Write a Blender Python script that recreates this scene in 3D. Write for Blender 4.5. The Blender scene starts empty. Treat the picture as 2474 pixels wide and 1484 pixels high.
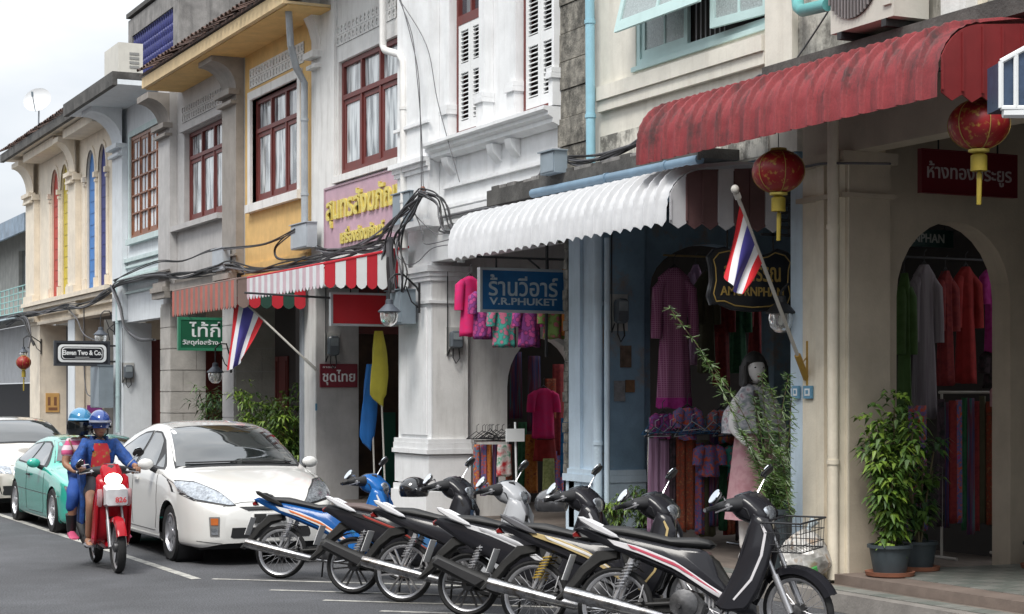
import bpy, math, random
from mathutils import Vector, Matrix
from mathutils.bvhtree import BVHTree
R=math.radians; PI=math.pi
rnd=random.Random(7)
scene=bpy.context.scene
col=scene.collection
# ------------------------------------------------------------ camera
TH=R(25.6); FP=4400.0; EYE=1.78; VY=955.0; CX=1236.5
ct,st=math.cos(TH),math.sin(TH)
cam_d=bpy.data.cameras.new('camera'); cam=bpy.data.objects.new('camera',cam_d); col.objects.link(cam)
cam.location=(0,0,EYE); cam.rotation_euler=(R(90),0,-TH)
cam_d.sensor_width=36; cam_d.lens=FP/2473*36; cam_d.shift_y=(VY-742)/2473
cam_d.clip_end=3000; cam_d.clip_start=.1
scene.camera=cam
# ------------------------------------------------------------ sky and sun
SUN_EL,SUN_AZ=55,228      # azimuth: direction the light comes from, clockwise from +Y
w=bpy.data.worlds.new('World'); scene.world=w; w.use_nodes=True
nt=w.node_tree; nt.nodes.clear()
def N(nt,t,**k):
    n=nt.nodes.new(t)
    for a,b in k.items(): setattr(n,a,b)
    return n
out=N(nt,'ShaderNodeOutputWorld'); bg=N(nt,'ShaderNodeBackground'); sky=N(nt,'ShaderNodeTexSky')
sky.sky_type='NISHITA'; sky.sun_disc=False; sky.sun_elevation=R(SUN_EL); sky.sun_rotation=R(SUN_AZ)
tc=N(nt,'ShaderNodeTexCoord'); mp=N(nt,'ShaderNodeMapping'); mp.inputs['Scale'].default_value=(1.2,1.2,3.2)
n1=N(nt,'ShaderNodeTexNoise'); n1.inputs['Scale'].default_value=2.2; n1.inputs['Detail'].default_value=7; n1.inputs['Roughness'].default_value=.5
n2=N(nt,'ShaderNodeTexNoise'); n2.inputs['Scale'].default_value=3.4; n2.inputs['Detail'].default_value=5
r1=N(nt,'ShaderNodeValToRGB'); r1.color_ramp.elements[0].position=.28; r1.color_ramp.elements[0].color=(.72,.72,.72,1)
r1.color_ramp.elements[1].position=.5; r1.color_ramp.elements[1].color=(1,1,1,1)
r2=N(nt,'ShaderNodeValToRGB'); r2.color_ramp.elements[0].position=.35; r2.color_ramp.elements[0].color=(7.0,7.5,8.1,1)
r2.color_ramp.elements[1].position=.62; r2.color_ramp.elements[1].color=(9.6,9.8,10.0,1)
mx=N(nt,'ShaderNodeMixRGB')
L=nt.links.new
L(tc.outputs['Generated'],mp.inputs[0]); L(mp.outputs[0],n1.inputs[0]); L(mp.outputs[0],n2.inputs[0])
L(n1.outputs[0],r1.inputs[0]); L(n2.outputs[0],r2.inputs[0]); L(r1.outputs[0],mx.inputs[0])
sx=N(nt,'ShaderNodeSeparateXYZ'); L(tc.outputs['Generated'],sx.inputs[0])
ma=N(nt,'ShaderNodeMath',operation='MULTIPLY_ADD'); ma.use_clamp=False; ma.inputs[1].default_value=1.1; ma.inputs[2].default_value=.62; L(sx.outputs[2],ma.inputs[0])   # overcast sky: brighter towards the zenith
mn=N(nt,'ShaderNodeMath',operation='MAXIMUM'); mn.inputs[1].default_value=.62; L(ma.outputs[0],mn.inputs[0])
vm=N(nt,'ShaderNodeVectorMath',operation='SCALE'); L(r2.outputs[0],vm.inputs[0]); L(mn.outputs[0],vm.inputs['Scale'])
L(sky.outputs[0],mx.inputs[1]); L(vm.outputs[0],mx.inputs[2]); L(mx.outputs[0],bg.inputs[0]); L(bg.outputs[0],out.inputs[0])
bg.inputs[1].default_value=.1
sd=bpy.data.lights.new('sun','SUN'); sd.energy=2.2; sd.angle=R(18); sd.color=(1,.96,.9)
sun=bpy.data.objects.new('sun',sd); col.objects.link(sun)
az=R(SUN_AZ); el=R(SUN_EL)
sdir=Vector((math.sin(az)*math.cos(el),math.cos(az)*math.cos(el),math.sin(el)))
sun.rotation_euler=sdir.to_track_quat('Z','Y').to_euler(); sun.location=(0,0,30)
scene.view_settings.view_transform='Standard'; scene.view_settings.look='None'
scene.view_settings.exposure=0.5; scene.view_settings.gamma=1; scene.view_settings.use_curve_mapping=False
# ------------------------------------------------------------ survey helpers (X across the street, Y along it)
FX=9.48        # street face of the shophouse row
def S(px,X=FX):
    u=(px-CX)/FP; return X*(ct-u*st)/(st+u*ct)
def XA(px,s):
    u=(px-CX)/FP; return s*(st+u*ct)/(ct-u*st)
def dep(X,s): return s*ct+X*st
def Z(py,X,s): return EYE+(VY-py)*dep(X,s)/FP
def P(px,py,X): s=S(px,X); return (X,s,Z(py,X,s))
def Q(px,py,s): X=XA(px,s); return (X,s,Z(py,X,s))
# ------------------------------------------------------------ materials
_m={}
def M(name,c=(.5,.5,.5),rough=.8,metal=0,var=.12,streak=0,bump=.15,scale=3.0,dirt=(.09,.08,.07),coat=0,emit=0,spec=.5,patch=0,obj=False,trans=0,alpha=1,fine=0):
    if name in _m: return _m[name]
    m=bpy.data.materials.new(name); m.use_nodes=True; _m[name]=m
    t=m.node_tree; b=t.nodes['Principled BSDF']; l=t.links.new
    b.inputs['Roughness'].default_value=rough; b.inputs['Metallic'].default_value=metal
    b.inputs['Specular IOR Level'].default_value=spec
    if coat: b.inputs['Coat Weight'].default_value=coat; b.inputs['Coat Roughness'].default_value=.05
    if trans: b.inputs['Transmission Weight'].default_value=trans
    if alpha<1: b.inputs['Alpha'].default_value=alpha
    c4=(*c,1)
    if emit: b.inputs['Emission Color'].default_value=c4; b.inputs['Emission Strength'].default_value=emit
    b.inputs['Base Color'].default_value=c4
    if obj: g=N(t,'ShaderNodeTexCoord'); pos=g.outputs['Object']
    else: g=N(t,'ShaderNodeNewGeometry'); pos=g.outputs['Position']
    cur=None
    if var:
        n=N(t,'ShaderNodeTexNoise'); n.inputs['Scale'].default_value=scale; n.inputs['Detail'].default_value=8; n.inputs['Roughness'].default_value=.65
        l(pos,n.inputs[0])
        rp=N(t,'ShaderNodeValToRGB'); e=rp.color_ramp.elements
        e[0].position=.3; e[0].color=(*[x*(1-var*1.6) for x in c],1); e[1].position=.7; e[1].color=(*[min(1,x*(1+var*.6)) for x in c],1)
        l(n.outputs[0],rp.inputs[0]); cur=rp.outputs[0]
        mr=N(t,'ShaderNodeMapRange'); mr.inputs[3].default_value=max(0,rough-.1); mr.inputs[4].default_value=min(1,rough+.1); l(n.outputs[0],mr.inputs[0]); l(mr.outputs[0],b.inputs['Roughness'])
    if streak:
        mp=N(t,'ShaderNodeMapping'); mp.inputs['Scale'].default_value=(5,5,.55); l(pos,mp.inputs[0])
        n=N(t,'ShaderNodeTexNoise'); n.inputs['Scale'].default_value=1.6; n.inputs['Detail'].default_value=9; n.inputs['Roughness'].default_value=.7; l(mp.outputs[0],n.inputs[0])
        rp=N(t,'ShaderNodeValToRGB'); e=rp.color_ramp.elements; e[0].position=.5; e[0].color=(0,0,0,1); e[1].position=.72; e[1].color=(1,1,1,1)
        l(n.outputs[0],rp.inputs[0])
        ml=N(t,'ShaderNodeMath',operation='MULTIPLY'); ml.inputs[1].default_value=streak; l(rp.outputs[0],ml.inputs[0])
        mix=N(t,'ShaderNodeMixRGB'); l(ml.outputs[0],mix.inputs[0]); mix.inputs[2].default_value=(*dirt,1)
        if cur: l(cur,mix.inputs[1])
        else: mix.inputs[1].default_value=c4
        cur=mix.outputs[0]
    if patch:
        n=N(t,'ShaderNodeTexNoise'); n.inputs['Scale'].default_value=scale*.45; n.inputs['Detail'].default_value=12; n.inputs['Roughness'].default_value=.75; l(pos,n.inputs[0])
        rp=N(t,'ShaderNodeValToRGB'); e=rp.color_ramp.elements; e[0].position=.56-patch*.15; e[0].color=(0,0,0,1); e[1].position=.66-patch*.1; e[1].color=(1,1,1,1)
        l(n.outputs[0],rp.inputs[0]); mix=N(t,'ShaderNodeMixRGB'); ml=N(t,'ShaderNodeMath',operation='MULTIPLY'); ml.inputs[1].default_value=.85; l(rp.outputs[0],ml.inputs[0]); l(ml.outputs[0],mix.inputs[0])
        mix.inputs[2].default_value=(*dirt,1)
        if cur: l(cur,mix.inputs[1])
        else: mix.inputs[1].default_value=c4
        cur=mix.outputs[0]
    if fine and cur:
        n=N(t,'ShaderNodeTexNoise'); n.inputs['Scale'].default_value=70; n.inputs['Detail'].default_value=5; l(pos,n.inputs[0])
        rp=N(t,'ShaderNodeValToRGB'); e=rp.color_ramp.elements; e[0].position=.35; e[0].color=(1-fine,1-fine,1-fine,1); e[1].position=.65; e[1].color=(1+fine,1+fine,1+fine,1); l(n.outputs[0],rp.inputs[0])
        mix=N(t,'ShaderNodeMixRGB',blend_type='MULTIPLY'); mix.inputs[0].default_value=1; l(cur,mix.inputs[1]); l(rp.outputs[0],mix.inputs[2]); cur=mix.outputs[0]
    if cur:
        l(cur,b.inputs['Base Color'])
        if emit: l(cur,b.inputs['Emission Color'])
    if bump:
        n=N(t,'ShaderNodeTexNoise'); n.inputs['Scale'].default_value=45; n.inputs['Detail'].default_value=6; l(pos,n.inputs[0])
        bp=N(t,'ShaderNodeBump'); bp.inputs['Strength'].default_value=bump; bp.inputs['Distance'].default_value=.01; l(n.outputs[0],bp.inputs['Height']); l(bp.outputs[0],b.inputs['Normal'])
    return m
def fabric(name,c1,c2,c3=None,scale=30,kind='voronoi',rough=.9):
    if name in _m: return _m[name]
    m=bpy.data.materials.new(name); m.use_nodes=True; _m[name]=m
    t=m.node_tree; b=t.nodes['Principled BSDF']; l=t.links.new; b.inputs['Roughness'].default_value=rough
    g=N(t,'ShaderNodeTexCoord')
    if kind=='voronoi':
        v=N(t,'ShaderNodeTexVoronoi'); v.inputs['Scale'].default_value=scale; l(g.outputs['Object'],v.inputs['Vector']); src=v.outputs['Distance']
    elif kind=='check':
        v=N(t,'ShaderNodeTexBrick'); v.inputs['Scale'].default_value=scale; v.inputs['Brick Width'].default_value=.5; v.inputs['Row Height'].default_value=.5; v.offset=0; v.inputs['Mortar Size'].default_value=.08
        mp=N(t,'ShaderNodeMapping'); mp.inputs['Rotation'].default_value=(R(90),0,0); l(g.outputs['Object'],mp.inputs[0]); l(mp.outputs[0],v.inputs['Vector'])
        src=v.outputs['Fac']
    elif kind=='vstripe':
        mp=N(t,'ShaderNodeMapping'); mp.inputs['Scale'].default_value=(scale,scale,1.5); l(g.outputs['Object'],mp.inputs[0])
        v=N(t,'ShaderNodeTexNoise'); v.inputs['Scale'].default_value=1; v.inputs['Detail'].default_value=2; l(mp.outputs[0],v.inputs['Vector']); src=v.outputs[0]
    else:
        v=N(t,'ShaderNodeTexNoise'); v.inputs['Scale'].default_value=scale; v.inputs['Detail'].default_value=4; l(g.outputs['Object'],v.inputs['Vector']); src=v.outputs[0]
    rp=N(t,'ShaderNodeValToRGB'); e=rp.color_ramp.elements; rp.color_ramp.interpolation='LINEAR'
    e[0].position=.38; e[0].color=(*c1,1); e[1].position=.55; e[1].color=(*c2,1)
    if c3: q=e.new(.66); q.color=(*c3,1)
    l(src,rp.inputs[0]); l(rp.outputs[0],b.inputs['Base Color'])
    return m
def glass_dark(name='window glass',c=(.02,.025,.03),rough=.04,var=0):
    return M(name,c,rough=rough,var=var,bump=0,spec=.8,coat=.6)
# ------------------------------------------------------------ mesh builder
class MB:
    def __init__(s): s.v=[]; s.f=[]; s.m=[]; s.cm=0; s.T=None
    def add(s,vs,fs):
        o=len(s.v)
        if s.T is not None: vs=[tuple(s.T@Vector(v)) for v in vs]
        s.v+= [tuple(v) for v in vs]; s.f+=[tuple(i+o for i in f) for f in fs]; s.m+=[s.cm]*len(fs); return s
    def box(s,x0,x1,y0,y1,z0,z1):
        if x0>x1:x0,x1=x1,x0
        if y0>y1:y0,y1=y1,y0
        if z0>z1:z0,z1=z1,z0
        return s.add([(x0,y0,z0),(x1,y0,z0),(x1,y1,z0),(x0,y1,z0),(x0,y0,z1),(x1,y0,z1),(x1,y1,z1),(x0,y1,z1)],
              [(0,3,2,1),(4,5,6,7),(0,1,5,4),(1,2,6,5),(2,3,7,6),(3,0,4,7)])
    def quad(s,a,b,c,d): return s.add([a,b,c,d],[(0,1,2,3)])
    def ring(s,rings,closed=True,cap=True,loop=False):
        n=len(rings[0]); vs=[p for r in rings for p in r]; fs=[]
        K=len(rings)
        for i in range(K if loop else K-1):
            for j in range(n if closed else n-1):
                a=i*n+j; b=i*n+(j+1)%n; c=((i+1)%K)*n+(j+1)%n; d=((i+1)%K)*n+j
                fs.append((a,b,c,d))
        if cap and not loop and closed:
            fs.append(tuple(range(n-1,-1,-1))); fs.append(tuple((K-1)*n+j for j in range(n)))
        return s.add(vs,fs)
    def tube(s,pts,r,n=8,loop=False,cap=True):
        pts=[Vector(p) for p in pts]; K=len(pts); rs=r if isinstance(r,(list,tuple)) else [r]*K
        rings=[]; up=None
        for i,p in enumerate(pts):
            if loop: t=(pts[(i+1)%K]-pts[i-1])
            else: t=pts[min(i+1,K-1)]-pts[max(i-1,0)]
            if t.length<1e-9: t=Vector((0,0,1))
            t.normalize()
            if up is None:
                up=Vector((0,0,1)) if abs(t.z)<.9 else Vector((1,0,0))
            a=up-t*up.dot(t)
            if a.length<1e-6: a=t.orthogonal()
            a.normalize(); b=t.cross(a); up=a
            rings.append([p+a*math.cos(2*PI*k/n)*rs[i]+b*math.sin(2*PI*k/n)*rs[i] for k in range(n)])
        return s.ring(rings,loop=loop,cap=cap)
    def lathe(s,prof,c=(0,0,0),n=20,axis='z',cap=True):
        rings=[]
        for r,h in prof:
            ring=[]
            for k in range(n):
                a=2*PI*k/n; x,y=math.cos(a)*r,math.sin(a)*r
                if axis=='z': q=(x,y,h)
                elif axis=='y': q=(y,h,x)
                else: q=(h,x,y)
                ring.append((c[0]+q[0],c[1]+q[1],c[2]+q[2]))
            rings.append(ring)
        return s.ring(rings,cap=cap)
    def slab(s,outl,y,hw,bev=.01,ax='y'):
        # outline in (x,z), extruded across +-hw about y with a bevelled rim
        n=len(outl); A=sum(outl[i][0]*outl[(i+1)%n][1]-outl[(i+1)%n][0]*outl[i][1] for i in range(n))
        sg=1 if A>0 else -1
        ins=[]
        for i in range(n):
            p=Vector(outl[i-1]);q=Vector(outl[i]);r_=Vector(outl[(i+1)%n])
            d1=(q-p);d2=(r_-q)
            if d1.length<1e-9 or d2.length<1e-9: ins.append(tuple(q)); continue
            d1.normalize();d2.normalize()
            nn=Vector((-d1.y-d2.y,d1.x+d2.x))*sg
            if nn.length<1e-6: nn=Vector((-d1.y,d1.x))*sg
            nn.normalize(); ins.append((q.x+nn.x*bev,q.y+nn.y*bev))
        def R3(o,yy): return [(x,yy,z) for x,z in o] if ax=='y' else [(yy,x,z) for x,z in o]
        b2=min(bev,hw*.9)
        return s.ring([R3(ins,y-hw),R3(outl,y-hw+b2),R3(outl,y+hw-b2),R3(ins,y+hw)])
    def ball(s,c,r,n=16,m=10,sx=1,sy=1,sz=1):
        return s.lathe([(max(1e-4,math.sin(PI*i/m))*r,-math.cos(PI*i/m)*r) for i in range(m+1)],n=n,c=(0,0,0)) if False else s._ball(c,r,n,m,sx,sy,sz)
    def _ball(s,c,r,n,m,sx,sy,sz):
        rings=[]
        for i in range(m+1):
            a=PI*i/m; rr=max(1e-4,math.sin(a))*r
            rings.append([(c[0]+rr*math.cos(2*PI*k/n)*sx,c[1]+rr*math.sin(2*PI*k/n)*sy,c[2]-math.cos(a)*r*sz) for k in range(n)])
        return s.ring(rings)
def obj(name,mb,mat,parent=None,smooth=True,local=False,ang=38):
    me=bpy.data.meshes.new(name)
    off=Vector((0,0,0))
    if parent is not None and not local: 
        off=parent.location
        if parent.parent is not None: off=off+parent.parent.location
    me.from_pydata([(v[0]-off[0],v[1]-off[1],v[2]-off[2]) for v in mb.v],[],mb.f)
    mats=mat if isinstance(mat,(list,tuple)) else [mat]
    for q in mats: me.materials.append(q)
    if len(mats)>1: me.polygons.foreach_set('material_index',mb.m)
    if smooth:
        me.polygons.foreach_set('use_smooth',[True]*len(me.polygons)); me.set_sharp_from_angle(angle=R(ang))
    me.update()
    o=bpy.data.objects.new(name,me); col.objects.link(o)
    if parent is not None: o.parent=parent
    return o
def inst(name,src,loc,parent,rot=None,scale=None):
    o=bpy.data.objects.new(name,src.data if hasattr(src,'data') else src); col.objects.link(o); o.parent=parent
    off=Vector((0,0,0)); p=parent
    while p is not None: off=off+p.location; p=p.parent
    o.location=Vector(loc)-off
    if rot: o.rotation_euler=rot
    if scale: o.scale=scale
    return o
def mesh(name,mb,mat,smooth=True,ang=38):
    o=obj(name,mb,mat,smooth=smooth,ang=ang); me=o.data; bpy.data.objects.remove(o); return me
def tag(o,label,cat,group=None,kind=None):
    if label: o['label']=label
    if cat: o['category']=cat
    if group: o['group']=group
    if kind: o['kind']=kind
    return o
def thing(name,label,cat,loc,rz=0,group=None):
    o=bpy.data.objects.new(name,None); col.objects.link(o); o.location=loc; o.rotation_euler=(0,0,rz); o.empty_display_size=.2
    return tag(o,label,cat,group)
def lab(o,l): o['label']=l; return o
def copy_tree(o,parent=None):
    c=o.copy(); col.objects.link(c); c.parent=parent
    for ch in list(o.children): copy_tree(ch,c)
    return c
_tm={}
def text_verts(s,size,depth,bold=0):
    k=(s,size,depth,bold)
    if k in _tm: return _tm[k]
    cu=bpy.data.curves.new('t','FONT'); cu.body=s; cu.size=size; cu.extrude=depth; cu.offset=bold; cu.align_x='CENTER'; cu.align_y='CENTER'; cu.resolution_u=3
    o=bpy.data.objects.new('t',cu); col.objects.link(o)
    dg=bpy.context.evaluated_depsgraph_get(); dg.update()
    me=bpy.data.meshes.new_from_object(o.evaluated_get(dg))
    vs=[tuple(v.co) for v in me.vertices]; fs=[tuple(p.vertices) for p in me.polygons]
    bpy.data.objects.remove(o); bpy.data.meshes.remove(me); bpy.data.curves.remove(cu)
    _tm[k]=(vs,fs); return vs,fs
def text(s,mat,parent,c,width,height,depth=.004,face='s',bold=0,name='lettering',local=False):
    # face 's': read from -Y side; 'x': read from -X side
    vs,fs=text_verts(s,1,.01,bold)
    xs=[v[0] for v in vs]; ys=[v[1] for v in vs]; x0,x1,y0,y1=min(xs),max(xs),min(ys),max(ys)
    mb=MB(); o=[]
    for x,y,z in vs:
        a=((x-x0)/(x1-x0)-.5)*width; b=((y-y0)/(y1-y0)-.5)*height; d=-z/.01*depth
        o.append((c[0]+a,c[1]+d,c[2]+b) if face=='s' else (c[0]+d,c[1]-a,c[2]+b))
    mb.add(o,fs)
    return obj(name,mb,mat,parent,smooth=False,local=local)
# ------------------------------------------------------------ walls
def grid_wall(mb,a0,a1,z0,z1,t0,t1,holes=(),plane='x'):
    """solid wall in the plane x (a = Y) or y (a = X) between depth t0 and t1, with rectangular holes (a0,a1,z0,z1)"""
    As=sorted(set([a0,a1]+[v for h in holes for v in h[:2] if a0<v<a1])); Zs=sorted(set([z0,z1]+[v for h in holes for v in h[2:] if z0<v<z1]))
    def solid(i,j):
        if i<0 or j<0 or i>=len(As)-1 or j>=len(Zs)-1: return False
        a=(As[i]+As[i+1])/2; z=(Zs[j]+Zs[j+1])/2
        return not any(h[0]<a<h[1] and h[2]<z<h[3] for h in holes)
    def V(t,a,z): return (t,a,z) if plane=='x' else (a,t,z)
    for i in range(len(As)-1):
        for j in range(len(Zs)-1):
            if not solid(i,j): continue
            A,B,C,D=As[i],As[i+1],Zs[j],Zs[j+1]
            mb.quad(V(t0,A,C),V(t0,A,D),V(t0,B,D),V(t0,B,C)); mb.quad(V(t1,A,C),V(t1,B,C),V(t1,B,D),V(t1,A,D))
            if not solid(i-1,j): mb.quad(V(t0,A,C),V(t1,A,C),V(t1,A,D),V(t0,A,D))
            if not solid(i+1,j): mb.quad(V(t0,B,C),V(t0,B,D),V(t1,B,D),V(t1,B,C))
            if not solid(i,j-1): mb.quad(V(t0,A,C),V(t0,B,C),V(t1,B,C),V(t1,A,C))
            if not solid(i,j+1): mb.quad(V(t0,A,D),V(t1,A,D),V(t1,B,D),V(t0,B,D))
    return mb
def arch_wall(mb,a0,a1,z0,z1,b0,b1,zs,rise,t0,t1,plane='y',n=14):
    """wall a0..a1 with one arched opening b0..b1, springing at zs"""
    def V(t,a,z): return (t,a,z) if plane=='x' else (a,t,z)
    c=(b0+b1)/2; r=(b1-b0)/2
    arc=[(c-r*math.cos(PI*k/n),zs+rise*math.sin(PI*k/n)) for k in range(n+1)]
    for t,fl in ((t0,0),(t1,1)):
        def q(*p):
            p=[V(t,*x) for x in p]; mb.quad(*(p if not fl else p[::-1]))
        if b0>a0: q((a0,z0),(b0,z0),(b0,z1),(a0,z1))
        if a1>b1: q((b1,z0),(a1,z0),(a1,z1),(b1,z1))
        for k in range(n): q(arc[k],arc[k+1],(arc[k+1][0],z1),(arc[k][0],z1))
    pl=[(b0,z0)]+arc+[(b1,z0)]
    for k in range(len(pl)-1): mb.quad(V(t0,*pl[k]),V(t1,*pl[k]),V(t1,*pl[k+1]),V(t0,*pl[k+1]))
    o=[(a0,z0),(a0,z1),(a1,z1),(a1,z0)]
    for k in range(3): mb.quad(V(t0,*o[k]),V(t1,*o[k]),V(t1,*o[k+1]),V(t0,*o[k+1]))
    return mb
def mould(mb,prof,y0,y1):
    """cornice: profile of (x,z) points run along Y"""
    return mb.ring([[(x,y0,z) for x,z in prof],[(x,y1,z) for x,z in prof]])
# ============================================================ GROUND
asph=M('asphalt',(.088,.09,.098),rough=.85,var=.3,scale=.7,bump=1,streak=0,patch=.5,dirt=(.062,.063,.068),fine=.6)
mb=MB(); mb.quad((-400,-400,0),(900,-400,0),(900,1500,0),(-400,1500,0)); tag(obj('road',mb,asph),None,None,kind='structure')
pvm=M('pavement concrete',(.2,.165,.14),var=.25,scale=2,bump=.4,patch=.3,dirt=(.11,.09,.075))
mb=MB(); mb.box(9.0,30,7.5,52,0.002,.15); pav=obj('pavement',mb,pvm); tag(pav,None,None,kind='structure')
mb=MB(); mb.box(8.86,8.998,7.5,52,0.002,.155); tag(obj('kerb',mb,M('kerb concrete',(.27,.25,.23),var=.25,bump=.4)),None,None,kind='structure')
# entrance step of the nearest shop with its tiled floor
plm=M('step terrazzo',(.21,.165,.14),var=.2,bump=.3)
mb=MB(); mb.box(9.32,13,8.3,13.0,.152,.235); plat=obj('shop_step',mb,plm); tag(plat,None,None,kind='structure')
tl=M('floor tile pale',(.26,.265,.245),rough=.4,var=.15); tl2=M('floor tile green',(.2,.22,.2),rough=.4,var=.15)
mb=MB(); mb.box(-.095,.095,-.095,.095,0,.006); tA=mesh('tile_mesh',mb,tl,smooth=False)
mb=MB(); mb.box(-.095,.095,-.095,.095,0,.006); tB=mesh('tile_mesh',mb,tl2,smooth=False)
k=0
for i in range(12):
    for j in range(20):
        o=bpy.data.objects.new('floor_tile',tA if (i+j)%2 else tB); col.objects.link(o); o.parent=plat; o.location=(9.72+i*.2,12.9-j*.2,.236)
for j in range(26):
    o=bpy.data.objects.new('paving_tile',tA if j%3 else tB); col.objects.link(o); o.parent=pav; o.location=(9.12,13.2-j*.2,.152)
    o=bpy.data.objects.new('paving_tile',tB if j%3 else tA); col.objects.link(o); o.parent=pav; o.location=(9.32-.0,13.2-j*.2+.0,.152) if j<1 else (9.12,13.2+j*.2,.152)
# painted lines
pm=M('road paint',(.5,.49,.45),rough=.8,var=.3,scale=9,patch=.5,dirt=(.15,.15,.155),bump=.5,fine=.2)
def line(a,b,wd):
    a=Vector(a);b=Vector(b);d=(b-a).normalized(); n=Vector((-d.y,d.x))*wd/2
    mb=MB(); mb.quad((a.x-n.x,a.y-n.y,.004),(b.x-n.x,b.y-n.y,.004),(b.x+n.x,b.y+n.y,.004),(a.x+n.x,a.y+n.y,.004))
    tag(obj('road_marking',mb,pm,smooth=False),None,None,kind='structure')
line((4.86,17.2),(4.8,48),.1)
BA=R(-40)
for sy in (17.15,15.95,14.95,14.0,13.1,12.2,11.3): 
    x0=5.0+(17.15-sy)*.16; line((x0,sy),(x0+2.6*math.cos(BA),sy+2.6*math.sin(BA)),.08)
# ============================================================ SHOPHOUSE MATERIALS
DIRT=(.07,.065,.055)
whiteC=M('white plaster',(.74,.735,.72),var=.08,streak=.45,bump=.25,dirt=(.36,.34,.31))
whiteV=M('white painted plaster',(.8,.81,.82),var=.07,streak=.3,bump=.2,dirt=(.47,.46,.44))
yel=M('yellow plaster',(.7,.46,.18),var=.12,streak=.35,bump=.2,dirt=(.45,.28,.1))
yelF=M('pale yellow fascia',(.74,.56,.32),var=.12,streak=.2,bump=.2,dirt=(.4,.3,.2))
grey=M('grey cement plaster',(.3,.275,.25),var=.16,streak=.35,bump=.35,dirt=(.16,.145,.13))
greyL=M('pale grey plaster',(.47,.46,.455),var=.12,streak=.3,bump=.3,dirt=(.26,.25,.24))
stone=M('dressed stone',(.44,.42,.39),var=.16,streak=.15,bump=.4,dirt=(.3,.28,.26))
bluW=M('blue white plaster',(.68,.72,.75),var=.06,streak=.25,bump=.2,dirt=(.35,.36,.36))
crm=M('cream plaster',(.76,.68,.56),var=.1,streak=.35,bump=.2,dirt=(.5,.42,.32))
crmA=M('cream stained plaster',(.78,.71,.58),var=.1,streak=.35,bump=.25,dirt=(.45,.33,.2))
crmB=M('cream upper plaster',(.74,.71,.63),var=.1,streak=.4,bump=.2,dirt=(.45,.41,.34))
crmI=M('shaded cream plaster',(.5,.43,.34),var=.1,streak=.2,bump=.25,dirt=(.3,.25,.19))  # darker cream for side and inner faces: their shade put into the colour
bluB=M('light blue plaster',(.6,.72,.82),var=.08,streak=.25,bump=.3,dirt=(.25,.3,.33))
bluD=M('shaded blue plaster',(.23,.35,.46),var=.15,patch=.25,bump=.3,scale=3,dirt=(.3,.24,.18))  # darker blue for inner faces: shade put into the colour; brown patches are peeling
rubble=M('mouldy rubble masonry',(.3,.28,.24),var=.5,scale=7,streak=.6,patch=.5,bump=1,dirt=(.05,.047,.04))
mould_=M('mould stained plaster',(.62,.6,.54),var=.2,streak=.9,patch=.45,scale=2.5,bump=.4,dirt=(.09,.085,.075))
conc=M('weathered dark concrete',(.1,.096,.09),var=.4,streak=.5,patch=.3,bump=.6,dirt=(.035,.033,.03))
concL=M('weathered concrete',(.26,.25,.24),var=.3,streak=.6,bump=.5,dirt=(.06,.06,.058))
tileM=M('old roof tile',(.12,.07,.055),var=.6,scale=5,bump=.7,patch=.35,dirt=(.035,.03,.028))
dark=M('painted interior shade',(.035,.03,.028),var=.2,bump=0)  # near-black stand-in: shade of shops and recesses put into the colour
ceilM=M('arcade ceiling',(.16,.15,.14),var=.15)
redW=M('dark red wood',(.15,.03,.025),rough=.5,var=.15,scale=8)
brnW=M('brown varnished wood',(.27,.1,.045),rough=.45,var=.3,scale=9)
mintW=M('mint painted wood',(.5,.67,.66),rough=.6,var=.08)
paneM=fabric('curtained pane',(.07,.085,.1),(.5,.54,.56),(.62,.66,.68),kind='vstripe',scale=8,rough=.08)
paneM.node_tree.nodes['Principled BSDF'].inputs['Coat Weight'].default_value=.7
paneD=M('dark pane',(.08,.1,.12),rough=.05,var=.2,bump=0,spec=.9,coat=.8)
paneG=M('patterned pane',(.36,.42,.42),rough=.25,var=.25,scale=60,bump=.3,spec=.6)
curt=fabric('white curtain',(.5,.55,.6),(.75,.78,.8),kind='vstripe',scale=18)
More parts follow.
